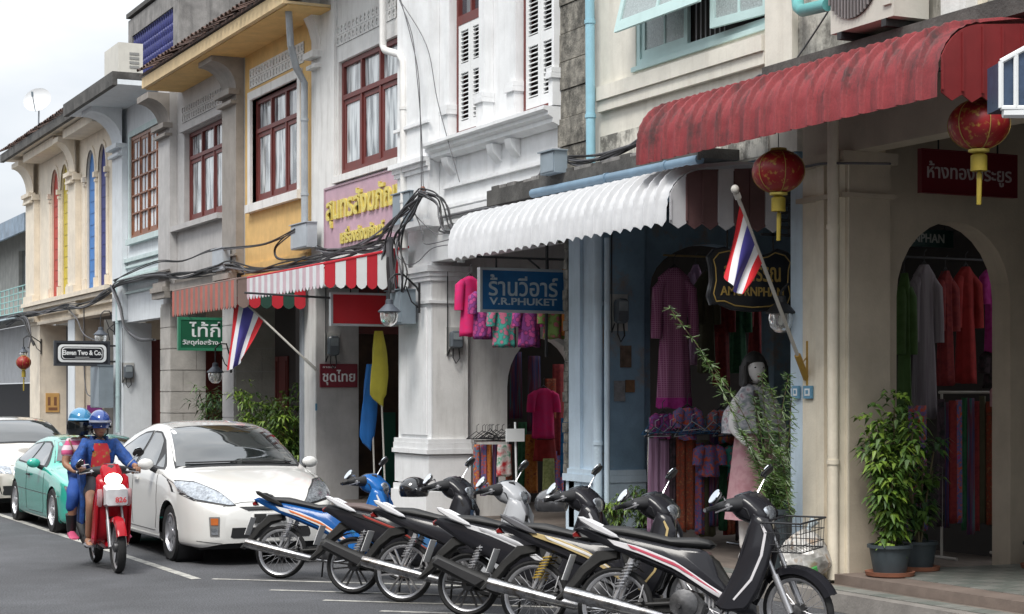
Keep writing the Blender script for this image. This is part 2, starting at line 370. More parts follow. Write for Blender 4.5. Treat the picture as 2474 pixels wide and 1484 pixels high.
# ============================================================ BUILDING PARTS
def window(root,y0,y1,z0,z1,X,n,tz,wood,pane,sash=.07,mun=None,name='window'):
    """outer frame with n lights; tz = transom height or None; mun=(cols,rows) of small panes"""
    mb=MB(); fw=.07
    mb.box(X,X+.09,y0,y0+fw,z0,z1); mb.box(X,X+.09,y1-fw,y1,z0,z1); mb.box(X,X+.09,y0+fw,y1-fw,z0,z0+fw); mb.box(X,X+.09,y0+fw,y1-fw,z1-fw,z1)
    if tz: mb.box(X-.012,X+.09,y0+fw,y1-fw,tz,tz+fw)
    W=(y1-y0-2*fw)/n
    for i in range(1,n): mb.box(X-.006,X+.085,y0+fw+W*i-fw*.4,y0+fw+W*i+fw*.4,z0+fw,z1-fw)
    f=obj(name,mb,wood,root,smooth=False)
    for i in range(n):
        a=y0+fw+W*i+(fw*.4 if i else 0)+.004; b=y0+fw+W*(i+1)-(fw*.4 if i<n-1 else 0)-.004
        top=(tz if tz else z1-fw)-.004; bot=z0+fw+.004
        mb=MB(); sx=X+.012+.006*(i%2)
        mb.box(sx,sx+.045,a,a+sash,bot,top); mb.box(sx,sx+.045,b-sash,b,bot,top); mb.box(sx,sx+.045,a+sash,b-sash,bot,bot+sash*1.2); mb.box(sx,sx+.045,a+sash,b-sash,top-sash,top)
        if mun:
            c_,r_=mun; pw=(b-a-2*sash)/c_; ph=(top-bot-2.2*sash)/r_
            for j in range(1,c_): mb.box(sx+.004,sx+.04,a+sash+pw*j-.012,a+sash+pw*j+.012,bot+1.2*sash,top-sash)
            for j in range(1,r_): mb.box(sx-.03,sx+.038,a+sash*.3,b-sash*.3,bot+1.2*sash+ph*j-.015,bot+1.2*sash+ph*j+.015)
        obj('sash',mb,wood,f,smooth=False)
        if mun:
            for j in range(c_):
                for q in range(r_):
                    m2=MB(); m2.box(sx+.02,sx+.026,a+sash+pw*j,a+sash+pw*(j+1),bot+1.2*sash+ph*q,bot+1.2*sash+ph*(q+1)); obj('pane',m2,pane,f,smooth=False)
        else:
            m2=MB(); m2.box(sx+.02,sx+.026,a+sash,b-sash,bot+sash*1.2,top-sash); obj('pane',m2,pane,f,smooth=False)
        if tz:
            m2=MB(); m2.box(X+.05,X+.056,a,b,tz+fw,z1-fw); obj('pane',m2,pane,f,smooth=False)
    return f
def surround(root,y0,y1,z0,z1,X,wd,mat,proud=.05,sill=.1,name='window_surround'):
    mb=MB()
    mb.box(X-proud,X+.12,y0-wd,y0,z0,z1); mb.box(X-proud,X+.12,y1,y1+wd,z0,z1); mb.box(X-proud,X+.12,y0-wd,y1+wd,z1,z1+wd)
    obj(name,mb,mat,root,smooth=False)
    mb=MB(); mb.box(X-sill,X+.12,y0-wd,y1+wd,z0-wd,z0-.002); obj('window_sill',mb,mat,root,smooth=False)
def vent_mesh(nm,mat,w=.15,h=.15):
    mb=MB(); n=12; a=.5*w; c=.5*h
    sq=[]; ci=[]
    for k in range(n):
        t=2*PI*k/n+PI/4; x,y=math.cos(t),math.sin(t); m=max(abs(x),abs(y)); sq.append((x/m*a,y/m*c)); ci.append((x*a*.72,y*c*.72))
    mb.ring([[(0,y,z) for y,z in sq],[(0,y,z) for y,z in ci],[(.05,y,z) for y,z in ci]],cap=False)
    mb.ring([[(.01,-.012,-c*.7),(.01,.012,-c*.7),(.01,.012,c*.7),(.01,-.012,c*.7)],[(.03,-.012,-c*.7),(.03,.012,-c*.7),(.03,.012,c*.7),(.03,-.012,c*.7)]])
    mb.ring([[(.012,-a*.7,-.012),(.012,a*.7,-.012),(.012,a*.7,.012),(.012,-a*.7,.012)],[(.03,-a*.7,-.012),(.03,a*.7,-.012),(.03,a*.7,.012),(.03,-a*.7,.012)]])
    return mesh(nm,mb,mat,smooth=False)
def vents(root,y0,y1,z0,z1,X,mat,rows=2):
    nn=max(1,round((y1-y0)/.16)); w=(y1-y0)/nn; h=(z1-z0)/rows; me=vent_mesh('vent_block_mesh',mat,w*.97,h*.97)
    for i in range(nn):
        for j in range(rows): inst('vent_block',me,(X-.012,y0+w*(i+.5),z0+h*(j+.5)),root)
    mb=MB(); mb.box(X+.055,X+.07,y0,y1,z0,z1); obj('vent_backing',mb,dark,root,smooth=False)
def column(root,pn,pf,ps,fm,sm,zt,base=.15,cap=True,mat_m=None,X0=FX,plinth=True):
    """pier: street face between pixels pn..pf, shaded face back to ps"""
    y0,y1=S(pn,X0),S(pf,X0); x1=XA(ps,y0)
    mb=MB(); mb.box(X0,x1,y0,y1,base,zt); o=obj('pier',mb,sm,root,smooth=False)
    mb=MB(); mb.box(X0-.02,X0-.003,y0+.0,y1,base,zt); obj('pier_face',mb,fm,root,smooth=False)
    return y0,y1,x1
def tiles_row(root,y0,y1,x0,z0,rows,pitch=R(24),sp=.22):
    mb=MB(); n=5
    prof=[(math.cos(PI*k/n)*.085,math.sin(PI*k/n)*.05) for k in range(n+1)]
    prof2=[(a*.82,b*.75) for a,b in prof][::-1]
    L_=.34; A=[(0,a,b) for a,b in prof+prof2]; B=[(L_,a*.9,b*.9+.0) for a,b in prof+prof2]
    mb.ring([A,B]); me=mesh('roof_tile_mesh',mb,tileM)
    c=0
    for r in range(rows):
        for i in range(int((y1-y0)/sp)+1):
            if c>=296: return
            c+=1
            inst('roof_tile',me,(x0+r*.28*math.cos(pitch)+rnd.uniform(-.012,.012),y0+i*sp,z0+r*.28*math.sin(pitch)+.03+rnd.uniform(0,.01)),root,rot=(rnd.uniform(-.05,.05),-pitch+rnd.uniform(-.03,.03),rnd.uniform(-.03,.03)))
def roof(root,y0,y1,x0,z0,x1=14.5,pitch=R(24),mat=tileM):
    dz=(x1-x0)*math.tan(pitch); mb=MB(); mb.ring([[(x0,y0,z0),(x0,y0,z0+.04),(x1,y0,z0+dz+.04),(x1,y0,z0+dz)],[(x0,y1,z0),(x0,y1,z0+.04),(x1,y1,z0+dz+.04),(x1,y1,z0+dz)]])
    obj('roof',mb,mat,root,smooth=False)
def arcade(root,y0,y1,zc,wallm,X1=12.3,doors=True):
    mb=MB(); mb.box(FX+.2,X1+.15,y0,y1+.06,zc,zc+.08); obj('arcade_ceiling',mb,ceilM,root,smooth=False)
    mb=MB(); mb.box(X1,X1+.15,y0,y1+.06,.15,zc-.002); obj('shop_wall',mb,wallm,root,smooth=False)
    if doors:
        n=max(3,int((y1-y0-.8)/.5)); w_=(y1-y0-.8)/n
        for i in range(n):
            mb=MB(); a=y0+.4+i*w_
            mb.box(X1-.04,X1-.004,a+.02,a+w_-.02,.17,2.6); mb.box(X1-.06,X1-.041,a+.08,a+w_-.08,.3,1.2); mb.box(X1-.06,X1-.041,a+.08,a+w_-.08,1.35,2.5)
            obj('folding_door',mb,redW if doors is True else doors,root,smooth=False)
def bracket(root,y0,y1,z0,z1,x0,x1,mat):
    """curved corbel carrying an eave: projects from x1 (wall) to x0"""
    pr=[(x1,z0)]+[(x1-(x1-x0)*(1-math.cos(PI/2*k/7)),z0+(z1-z0)*math.sin(PI/2*k/7)) for k in range(1,8)]+[(x0,z1+.12),(x1,z1+.12)]
    mb=MB(); mb.ring([[(x,y0,z) for x,z in pr],[(x,y1,z) for x,z in pr]]); obj('eave_bracket',mb,mat,root,ang=30)
    mb=MB(); mb.box(x1-.14,x1+.05,y0-.03,y1+.03,z0-.1,z0-.002); mb.box(x1-.1,x1+.05,y0-.015,y1+.015,z0-.26,z0-.2); obj('bracket_base',mb,mat,root,smooth=False)
def cross(root,y,pa,pb,zc,mat,arch=None,th=.25,X1=12.3,xs=None):
    """wall across the arcade at Y=y, from pixel pa (near the pier) back to the shop wall"""
    x0=XA(pa,y) if pa else xs; mb=MB()
    if arch:
        b0,b1,ys,ytop=arch; X0,X2=XA(b0,y),XA(b1,y); xm=(X0+X2)/2
        zs=Z(ys,xm,y); zt=Z(ytop,xm,y); arch_wall(mb,x0,max(X1,X2+.1),.15,zc,X0,X2,zs,zt-zs,y,y+th)
    else: mb.box(x0,X1,y,y+th,.15,zc)
    return obj('cross_wall',mb,mat,root,smooth=False)
# ---- boundaries along the street
sAB=S(1925); sBV=S(1400); sVC=S(968); sCD=S(752); sDE=S(575); sEF=S(398); sFG=S(276); sG0=S(70)
def shop(label,y0,y1,group=None):
    return thing('shophouse',label,'building',(FX,(y0+y1)/2,.15))
# ------------------------------------------------------------ A: cream shop at the right edge
A=shop('cream shophouse at the right edge with stained concrete ledge above red awning',8.3,sAB)
mb=MB(); grid_wall(mb,8.3,sAB,4.78,8.6,FX,FX+.25,[]); obj('upper_wall',mb,mould_,A,smooth=False)
mb=MB(); grid_wall(mb,8.3,sAB-.06,3.9,4.76,FX+.02,FX+.25,[]); obj('beam',mb,crmI,A,smooth=False)
mb=MB(); mb.box(9.12,FX+.02,8.3,sAB+.03,4.58,4.73); obj('concrete_ledge',mb,conc,A,smooth=False)
mb=MB(); mb.box(FX-.07,FX-.003,sAB-.02,sAB+.42,4.79,8.6); obj('pilaster',mb,crmB,A,smooth=False)
mb=MB(); mb.box(FX-.06,FX-.003,11.2,11.62,4.79,8.6); obj('pilaster',mb,crmA,A,smooth=False)
mb=MB(); mb.box(FX-.18,FX-.062,11.25,11.55,4.79,5.35); mb.box(FX-.2,FX-.062,11.22,11.58,5.35,5.4); obj('post_stub',mb,whiteC,A,smooth=False)
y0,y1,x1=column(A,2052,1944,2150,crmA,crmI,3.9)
yA=y0
for a,b,p in ((2046,2036,.06),(2032,2018,.035),(2006,1986,.05),(1980,1946,.012)):
    mb=MB(); mb.box(FX-.022-p,FX-.022,S(a),S(b),.15,3.86); obj('pier_moulding',mb,crmA,A,smooth=False)
mb=MB(); mb.box(FX-.1,x1+.05,y0-.05,y1+.02,3.80,3.898); mb.box(FX-.1,x1+.03,y0-.03,y1,3.5,3.54); obj('pier_capital',mb,crmI,A,smooth=False)
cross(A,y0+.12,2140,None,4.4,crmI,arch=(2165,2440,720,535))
arcade(A,8.3,y0+.1,4.4,dark,doors=False)
mb=MB(); mb.box(FX,12.3,8.1,8.3,.15,4.4); obj('cross_wall',mb,crmI,A,smooth=False)  # unseen wall added to close the near end and darken the arcade
roof(A,8.3,sAB,8.8,8.6)
# ------------------------------------------------------------ B: blue shop
B=shop('shophouse with light blue arcade, cream upper floor and mint window above white awning',sAB,sBV)
wy0,wy1=S(1868),S(1535); wz0,wz1=5.24,6.9
mb=MB(); grid_wall(mb,sAB+.0,S(1436),4.0,8.4,FX,FX+.25,[(wy0,wy1,wz0,wz1)]); obj('upper_wall',mb,crmB,B,smooth=False)
mb=MB(); mb.box(FX+.1,FX+.3,wy0-.1,wy1+.1,wz0-.1,wz1+.1); obj('room_shade_panel',mb,dark,B,smooth=False)  # near-black sheet behind the window; the room's shade is its colour
mb=MB(); mb.box(FX-.09,FX-.003,sAB+.45,S(1452),4.98,5.13); mb.box(FX-.06,FX-.003,sAB+.45,S(1452),4.86,4.978); obj('string_course',mb,crmB,B,smooth=False)
# mould stained strip low on the upper wall and mouldy masonry pier
mb=MB(); mb.box(FX-.012,FX-.004,sAB+.45,S(1452),4.02,4.6); obj('stained_render',mb,M('mould dripped plaster',(.74,.71,.63),var=.1,streak=1.0,patch=.9,scale=5,bump=.3,dirt=(.05,.047,.042)),B,smooth=False)
mb=MB()
for k in range(14): 
    z=3.95+k*.32; mb.box(FX-.04-rnd.uniform(0,.03),FX+.25,S(1436),S(1360)+.02,z+.006,z+.315)
obj('masonry_pier',mb,rubble,B,smooth=False)
mb=MB(); grid_wall(mb,sAB+.02,S(1380),3.75,3.998,FX+.02,FX+.25,[]); obj('beam',mb,bluD,B,smooth=False)
def mintwin():
    fr=MB(); w_=.07
    fr.box(FX+.01,FX+.1,wy0,wy0+w_,wz0,wz1); fr.box(FX+.01,FX+.1,wy1-w_,wy1,wz0,wz1); fr.box(FX+.01,FX+.1,wy0+w_,wy1-w_,wz0,wz0+w_); fr.box(FX+.01,FX+.1,wy0+w_,wy1-w_,wz1-w_,wz1)
    f=obj('window',fr,mintW,B,smooth=False)
    mb=MB(); mb.box(FX-.03,FX+.009,wy0-.05,wy1+.05,wz0-.05,wz0-.002); obj('window_sill',mb,mintW,B,smooth=False)
    def leaf(a,b,z0,z1,x,ang=0,hinge=None,pm=paneG,nm='sash'):
        mb=MB(); q=.07; L_=b-a
        mb.box(0,.04,0,q,z0,z1); mb.box(0,.04,L_-q,L_,z0,z1); mb.box(0,.04,q,L_-q,z0,z0+q*1.2); mb.box(0,.04,q,L_-q,z1-q,z1); mb.box(.006,.034,L_/2-.015,L_/2+.015,z0+q*1.2,z1-q)
        p1=MB(); p1.box(.015,.022,q,L_/2-.016,z0+q*1.2,z1-q); p2=MB(); p2.box(.015,.022,L_/2+.016,L_-q,z0+q*1.2,z1-q)
        Tm=Matrix.Translation((x,a,0))@Matrix.Rotation(ang,4,'Z')
        if hinge=='far': Tm=Matrix.Translation((x,b,0))@Matrix.Rotation(ang,4,'Z')@Matrix.Translation((0,-L_,0))
        for m_ in (mb,p1,p2): m_.v=[tuple(Tm@Vector(v)) for v in m_.v]
        s_=obj(nm,mb,mintW,f,smooth=False); obj('pane',p1,pm,f,smooth=False); obj('pane',p2,pm,f,smooth=False)
    W=(wy1-wy0-.14)
    a=wy0+.07
    leaf(a+W*.62,a+W,wz0+.07,wz1-.07,FX+.03)
    leaf(a+W*.0,a+W*.34,wz0+.09,wz1-.07,FX-.02,ang=R(8),hinge=None)
    # lifted awning sash opening outwards over the middle lights
    mb=MB(); q=.08; y_0,y_1=a+W*.3,a+W*.98
    def T(yy,zz,xx=0):
        top=Vector((FX-.04,yy,6.72)); d=zz-wz0; L_=6.72-wz0
        an=R(14); h=(6.72-zz); return (FX-.04-math.sin(an)*h+xx*math.cos(an),yy,6.72-math.cos(an)*h)
    def pl(mbx,ya,yb,za,zb,t):
        mbx.add([T(ya,za),T(yb,za),T(yb,zb),T(ya,zb),T(ya,za,t),T(yb,za,t),T(yb,zb,t),T(ya,zb,t)],[(0,1,2,3),(7,6,5,4),(0,4,5,1),(1,5,6,2),(2,6,7,3),(3,7,4,0)])
    zb=5.52
    pl(mb,y_0,y_0+q,zb,6.7,.04); pl(mb,y_1-q,y_1,zb,6.7,.04); pl(mb,y_0+q,y_1-q,zb,zb+.12,.04); pl(mb,y_0+q,y_1-q,6.62,6.7,.04); pl(mb,(y_0+y_1)/2-.02,(y_0+y_1)/2+.02,zb+.12,6.62,.035)
    obj('lifted_sash',mb,mintW,f,smooth=False)
    for u,v in ((y_0+q,(y_0+y_1)/2-.02),((y_0+y_1)/2+.02,y_1-q)):
        p=MB()
        p.add([T(u,zb+.12,.018),T(v,zb+.12,.018),T(v,6.62,.018),T(u,6.62,.018),T(u,zb+.12,.024),T(v,zb+.12,.024),T(v,6.62,.024),T(u,6.62,.024)],[(0,1,2,3),(7,6,5,4),(0,4,5,1),(1,5,6,2),(2,6,7,3),(3,7,4,0)]); obj('pane',p,paneG,f,smooth=False)
    for k in range(7):
        mb=MB(); yy=a+W*.36+k*W*.036; mb.tube([(FX+.07,yy,wz0+.07),(FX+.07,yy,wz0+.6)],.008,6); obj('window_bar',mb,M('iron grey',(.4,.4,.42),rough=.5),f)
mintwin()
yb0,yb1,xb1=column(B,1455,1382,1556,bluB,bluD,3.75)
mb=MB(); mb.box(FX-.06,FX-.022,S(1412),S(1398),.3,3.7); mb.box(FX-.05,FX-.022,S(1398)+.02,S(1382)-.01,.3,3.7); obj('pier_moulding',mb,bluB,B,smooth=False)
mb=MB(); mb.box(FX-.05,xb1+.01,yb0-.02,yb1+.06,.15,.82); mb.box(FX-.085,xb1+.015,yb0-.03,yb1+.08,.822,.9); mb.box(FX-.065,xb1+.012,yb0-.025,yb1+.07,.902,.96); obj('pier_base',mb,bluB,B,smooth=False)
mb=MB(); mb.box(8.96,FX-.1,14.6,19.3,4.0,4.1); mb.box(8.92,8.958,14.6,19.3,3.98,4.16); obj('concrete_ledge',mb,conc,B,smooth=False)
for k in range(22):
    y=14.7+k*.205; mb=MB(); mb.box(8.93+rnd.uniform(0,.02),9.2,y,y+.19,4.162,4.19+rnd.uniform(0,.02)); obj('ledge_tile',mb,(concL if k%3 else conc),B,smooth=False)
mb=MB()   # rough broken edge of the old masonry
for k in range(24):
    z=.9+k*.115; mb.box(FX-.05-rnd.uniform(0,.02),FX+.1,S(1382)+.002,S(1382)+.07+rnd.uniform(0,.05),z,z+.11)
obj('broken_edge',mb,rubble,B,smooth=False)
mb=MB(); mb.box(FX-.025,FX+.35,S(1943)-.004,S(1915),.15,3.9); obj('pier',mb,bluB,B,smooth=False)
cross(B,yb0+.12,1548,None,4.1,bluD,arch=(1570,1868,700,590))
arcade(B,sAB+.05,yb0+.1,4.0,dark,doors=False)
roof(B,sAB,sBV,8.8,8.6)
# ------------------------------------------------------------ V: white shop with shutters
V=shop('white shophouse with louvred shutters, carved cornices and blue hanging sign',sBV,sVC)
W1=(S(1175),S(1108),5.1,7.6); W2=(S(1352),S(1270),5.1,7.6)
mb=MB(); grid_wall(mb,S(1362),sVC,3.55,8.6,FX,FX+.25,[W1,W2]); obj('upper_wall',mb,whiteV,V,smooth=False)
shm=whiteV
slatM=MB(); slatM.ring([[(0,-.5,0),(.03,-.5,.022),(.034,-.5,.016),(.004,-.5,-.006)],[(0,.5,0),(.03,.5,.022),(.034,.5,.016),(.004,.5,-.006)]]); slat_me=mesh('slat_mesh',slatM,M('white shutter paint',(.78,.79,.79),rough=.5,var=.05),smooth=False)
shutM=M('white shutter paint')
for wi,(a,b,c,d) in enumerate((W1,W2)):
    mb=MB(); q=.05
    mb.box(FX-.03,FX+.1,a,a+q,c,d); mb.box(FX-.03,FX+.1,b-q,b,c,d); mb.box(FX-.03,FX+.1,a+q,b-q,c,c+q); f=obj('window_frame',mb,redW,V,smooth=False)
    top=6.5 if wi==0 else 7.4
    if wi==0:
        mb=MB(); mb.box(FX-.03,FX+.1,a+q,b-q,6.5,6.62); mb.box(FX-.02,FX+.08,(a+b)/2-.02,(a+b)/2+.02,6.62,7.4); obj('transom',mb,redW,f,smooth=False)
        for u,v in ((a+q,(a+b)/2-.02),((a+b)/2+.02,b-q)):
            mb=MB(); mb.box(FX+.03,FX+.036,u,v,6.62,7.4); obj('pane',mb,paneD,f,smooth=False)
    mid=(a+b)/2
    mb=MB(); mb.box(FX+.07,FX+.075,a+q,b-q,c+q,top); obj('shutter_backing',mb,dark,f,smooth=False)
    for u,v in ((a+q+.003,mid-.003),(mid+.003,b-q-.003)):
        mb=MB(); st_=.065; x=FX-.025
        mb.box(x,x+.04,u,u+st_,c+q,top); mb.box(x,x+.04,v-st_,v,c+q,top)
        bands=[(c+q,c+q+.12),(5.88,6.0)]+([(6.42,6.5)] if wi==0 else [(6.78,6.9),(7.3,7.4)])
        for z0,z1 in bands: mb.box(x,x+.04,u+st_,v-st_,z0,z1)
        l=obj('shutter',mb,shutM,f,smooth=False)
        segs=[(c+q+.12,5.88),(6.0,6.42)] if wi==0 else [(c+q+.12,5.88),(6.0,6.78),(6.9,7.3)]
        for z0,z1 in segs:
            n=int((z1-z0)/.052)
            for k in range(n):
                o=bpy.data.objects.new('slat',slat_me); col.objects.link(o); o.parent=f; o.scale=(1,v-u-2*st_,1)
                o.location=Vector((x+.003,(u+v)/2,z0+.02+k*(z1-z0)/n))-V.location
    # pilasters each side of the window
    for yy,sg in ((a-.03,-1),(b+.03,1)):
        e=.17
        if wi==1 and sg==-1: e=.06
        p0,p1=sorted((yy,yy+sg*e)); mb=MB(); mb.box(FX-.12,FX-.003,p0,p1,5.5,8.6); mb.box(FX-.17,FX-.003,p0-.04,p1+.04,5.44,5.498); mb.box(FX-.15,FX-.003,p0-.02,p1+.02,5.07,5.38); mb.box(FX-.18,FX-.003,p0-.04,p1+.04,5.38,5.438)
        obj('pilaster',mb,whiteV,V,smooth=False)
# cornice under the windows
pr=[(FX-.002,5.06),(FX-.26,5.06),(FX-.26,5.02),(FX-.2,5.0),(FX-.2,4.96),(FX-.14,4.93),(FX-.14,4.88),(FX-.05,4.84),(FX-.002,4.84)]
mb=MB(); mould(mb,pr,S(1362),S(1060)); obj('cornice',mb,whiteV,V,smooth=False)
for yy in (S(1095),S(1205),S(1250)):
    mb=MB(); mb.slab([(FX,4.84),(FX-.14,4.84),(FX-.12,4.74),(FX-.05,4.66),(FX,4.62)],yy,.09,.006); obj('corbel',mb,whiteV,V)
for z0,z1,d in ((4.46,4.5,.05),(4.2,4.24,.07),(4.1,4.16,.12),(3.98,4.03,.09)):
    mb=MB(); mb.box(FX-d,FX-.003,S(1362),S(1075),z0,z1); obj('moulding',mb,whiteV,V,smooth=False)
# tall corner pilaster
yc0,yc1=S(1062),S(986)
mb=MB(); mb.box(FX-.16,FX-.003,yc0,yc1,4.0,8.6); obj('corner_pilaster',mb,whiteV,V,smooth=False)
for z0,z1,d in ((4.84,4.9,.28),(4.78,4.838,.22),(4.72,4.778,.19),(5.35,5.39,.2),(4.0,4.08,.26)):
    mb=MB(); mb.box(FX-d,FX-.162,yc0-.06,yc1+.06,z0,z1); obj('pilaster_moulding',mb,whiteV,V,smooth=False)
yv0,yv1,xv1=column(V,1045,966,1130,whiteV,whiteC,3.55)
for (z0,z1,d) in ((.15,.5,.1),(.5,.58,.07),(1.0,1.06,.09),(1.06,1.14,.07),(1.14,1.2,.06),(3.0,3.04,.04),(3.3,3.36,.03),(3.36,3.42,.05),(3.42,3.5,.08)):
    mb=MB(); mb.box(FX-.022-d,xv1+d*.5,yv0-d*.7,yv1+d*.3,z0,z1-.002); obj('pier_moulding',mb,whiteV,V,smooth=False)
mb=MB(); mb.box(FX-.05,FX-.023,yv0+.12,yv1-.12,1.25,2.95); obj('pier_panel',mb,whiteV,V,smooth=False)
mb=MB(); mb.box(FX-.07,xv1+.03,yv0-.03,yv1+.02,.6,.98); obj('pier_plinth',mb,whiteV,V,smooth=False)
cross(V,yv0+.1,1122,None,4.0,whiteC,arch=(1225,1398,935,815))
arcade(V,yb1,yv0+.1,3.9,dark,doors=False)
roof(V,sBV,sVC,8.8,8.7)
# ------------------------------------------------------------ C: white shop with pink sign
C=shop('white shophouse with red framed window above pink sign and striped awning',sVC,sCD)
cw=(23.4,25.82,5.08,6.78)
mb=MB(); grid_wall(mb,sVC+.0,sCD,3.45,8.7,FX,FX+.25,[cw,(S(958),S(805),7.02,7.34)]); obj('upper_wall',mb,whiteC,C,smooth=False)
window(C,cw[0]+.01,cw[1]-.01,cw[2]+.01,cw[3]-.01,FX+.05,3,6.2,redW,paneM)
mb=MB(); mb.box(FX-.08,FX-.003,cw[0]-.1,cw[1]+.12,4.96,5.06); obj('window_sill',mb,whiteC,C,smooth=False)
mb=MB(); mb.box(FX-.05,FX-.003,cw[1]+.06,cw[1]+.2,5.06,7.9); obj('pilaster',mb,whiteC,C,smooth=False)
vents(C,S(958),S(805),7.02,7.34,FX,whiteC)
mb=MB(); mb.box(8.55,FX+.2,sVC,27.3,8.12,8.3); obj('eave',mb,whiteC,C,smooth=False); roof(C,sVC,27.3,8.5,8.3)
bracket(C,26.62,27.0,7.1,8.0,8.75,FX,whiteC)
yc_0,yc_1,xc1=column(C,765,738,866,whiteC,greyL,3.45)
mb=MB(); mb.box(FX-.06,FX+.12,yc_1+.002,yc_1+.12,.15,3.4); obj('downpipe_casing',mb,M('grey painted steel',(.32,.35,.39),rough=.6,var=.15),C,smooth=False)
cross(C,yc_0+.1,985,None,3.9,whiteC,xs=XA(985,yc_0))
mb=MB(); mb.box(xc1-.05,12.3,yc_0+.12,yc_0+.3,2.75,3.9); obj('door_head',mb,redW,C,smooth=False)
mb=MB(); mb.box(xc1,12.3,yc_0+.9,yc_0+1.0,.15,3.4); obj('shop_screen',mb,M('dark brown boards',(.07,.04,.025),var=.4),C,smooth=False)
mb=MB(); mb.box(XA(925,yc_0+.8),XA(955,yc_0+.8),yc_0+.8,yc_0+.85,.2,1.5); obj('green_door_panel',mb,M('dark green paint',(.02,.12,.08),rough=.5),C,smooth=False)
arcade(C,yv1,yc_0+.1,3.8,dark,doors=False)
# ------------------------------------------------------------ D: yellow shop
D=shop('yellow shophouse with white framed red window under the long yellow eave',sCD,sDE)
dw=(S(724),S(610),5.04,6.83)
mb=MB(); grid_wall(mb,sCD,S(592),3.45,7.9,FX,FX+.25,[dw,(S(735),S(604),7.04,7.38)]); obj('upper_wall',mb,yel,D,smooth=False)
window(D,dw[0]+.01,dw[1]-.01,dw[2]+.01,dw[3]-.01,FX+.06,3,6.25,redW,paneM)
surround(D,dw[0],dw[1],dw[2],dw[3],FX,.14,whiteC)
vents(D,S(735),S(604),7.04,7.38,FX,whiteC)
mb=MB(); mb.box(FX-.05,FX-.003,sCD+.02,S(596),3.9,4.02); mb.box(FX-.1,FX-.003,sCD+.02,S(596),3.75,3.85); mb.box(FX-.14,FX-.003,sCD+.02,S(596),3.6,3.72); obj('string_course',mb,yel,D,smooth=False)
yd0,yd1,xd1=column(D,568,541,664,greyL,greyL,3.45)
arcade(D,yc_1,yd0+.1,3.8,dark,doors=False)
for z in [.15+.41*k for k in range(8)]:
    mb=MB(); mb.box(FX-.03,FX-.022,yd0,yd1,z+.01,z+.4); obj('stone_block',mb,greyL,D,smooth=False)
    xs_=[FX,(FX+xd1)/2+(.12 if int(z*10)%2 else -.1),xd1]
    for i in range(2):
        mb=MB(); mb.box(xs_[i]+.006,xs_[i+1]-.006,yd0-.012,yd0-.001,z+.01,z+.4); obj('stone_block',mb,stone,D,smooth=False)
# ------------------------------------------------------------ E: grey cement shop
E_=shop('grey cement shophouse with stone block piers and red framed window',sDE,sEF)
ew=(S(538),S(445),5.08,6.83)
mb=MB(); grid_wall(mb,S(592),S(395),3.5,7.9,FX,FX+.25,[ew,(S(550),S(440),7.03,7.36)]); obj('upper_wall',mb,greyL,E_,smooth=False)
window(E_,ew[0]+.01,ew[1]-.01,ew[2]+.01,ew[3]-.01,FX+.1,3,6.3,redW,paneM)
mb=MB(); mb.box(FX-.14,FX-.003,ew[0]-.1,S(428),4.96,5.06); obj('window_sill',mb,greyL,E_,smooth=False)
mb=MB(); mb.box(FX-.07,FX-.003,ew[0]-.1,ew[1]+.1,6.84,6.95); obj('window_head',mb,greyL,E_,smooth=False)
vents(E_,S(550),S(440),7.03,7.36,FX,greyL)
for a,b in ((590,556),(428,400)):
    mb=MB(); mb.box(FX-.15,FX-.004,S(a),S(b),3.9,8.0); obj('pilaster',mb,grey if a==590 else greyL,E_,smooth=False)
    bracket(E_,S(a),S(b),7.1,7.55,8.9,FX-.15,grey)
    mb=MB()
    for z0,z1,d in ((3.9,4.0,.1),(3.8,3.898,.16),(3.68,3.798,.12),(4.2,4.24,.04)): mb.box(FX-.15-d,FX-.151,S(a)-.05,S(b)+.05,z0,z1)
    obj('pilaster_capital',mb,grey,E_,smooth=False)
for z0,z1,d in ((3.94,4.02,.1),(3.8,3.93,.2),(3.68,3.79,.13),(3.56,3.66,.07)):
    mb=MB(); mb.box(FX-d,FX-.003,S(552),S(434),z0,z1); obj('string_course',mb,grey,E_,smooth=False)
ye0,ye1,xe1=column(E_,415,391,497,stone,stone,3.6)
for k in range(8):
    z=.15+.425*k
    mb=MB(); mb.box(FX-.034,FX-.022,ye0,ye1,z+.01,z+.415); obj('stone_block',mb,stone,E_,smooth=False)
    m_=(FX+xe1)/2+(.15 if k%2 else -.12)
    for a,b in ((FX-.03,m_),(m_,xe1)):
        mb=MB(); mb.box(a+.007,b-.007,ye0-.014,ye0-.001,z+.01,z+.415); obj('stone_block',mb,stone,E_,smooth=False)
arcade(E_,yd1,ye0+.1,3.9,dark)
# shared long eave over D and E
mb=MB(); mb.box(8.7,8.76,26.1,34.6,7.66,7.86); mb.box(8.762,FX+.2,26.1,34.6,7.66,7.7); obj('eave_fascia',mb,[yelF],D,smooth=False)
mb=MB(); mb.box(8.78,FX,26.12,34.58,7.64,7.656); obj('soffit',mb,yel,D,smooth=False)
roof(D,26.1,34.6,8.66,7.88); tiles_row(D,26.15,34.5,8.56,7.9,5)
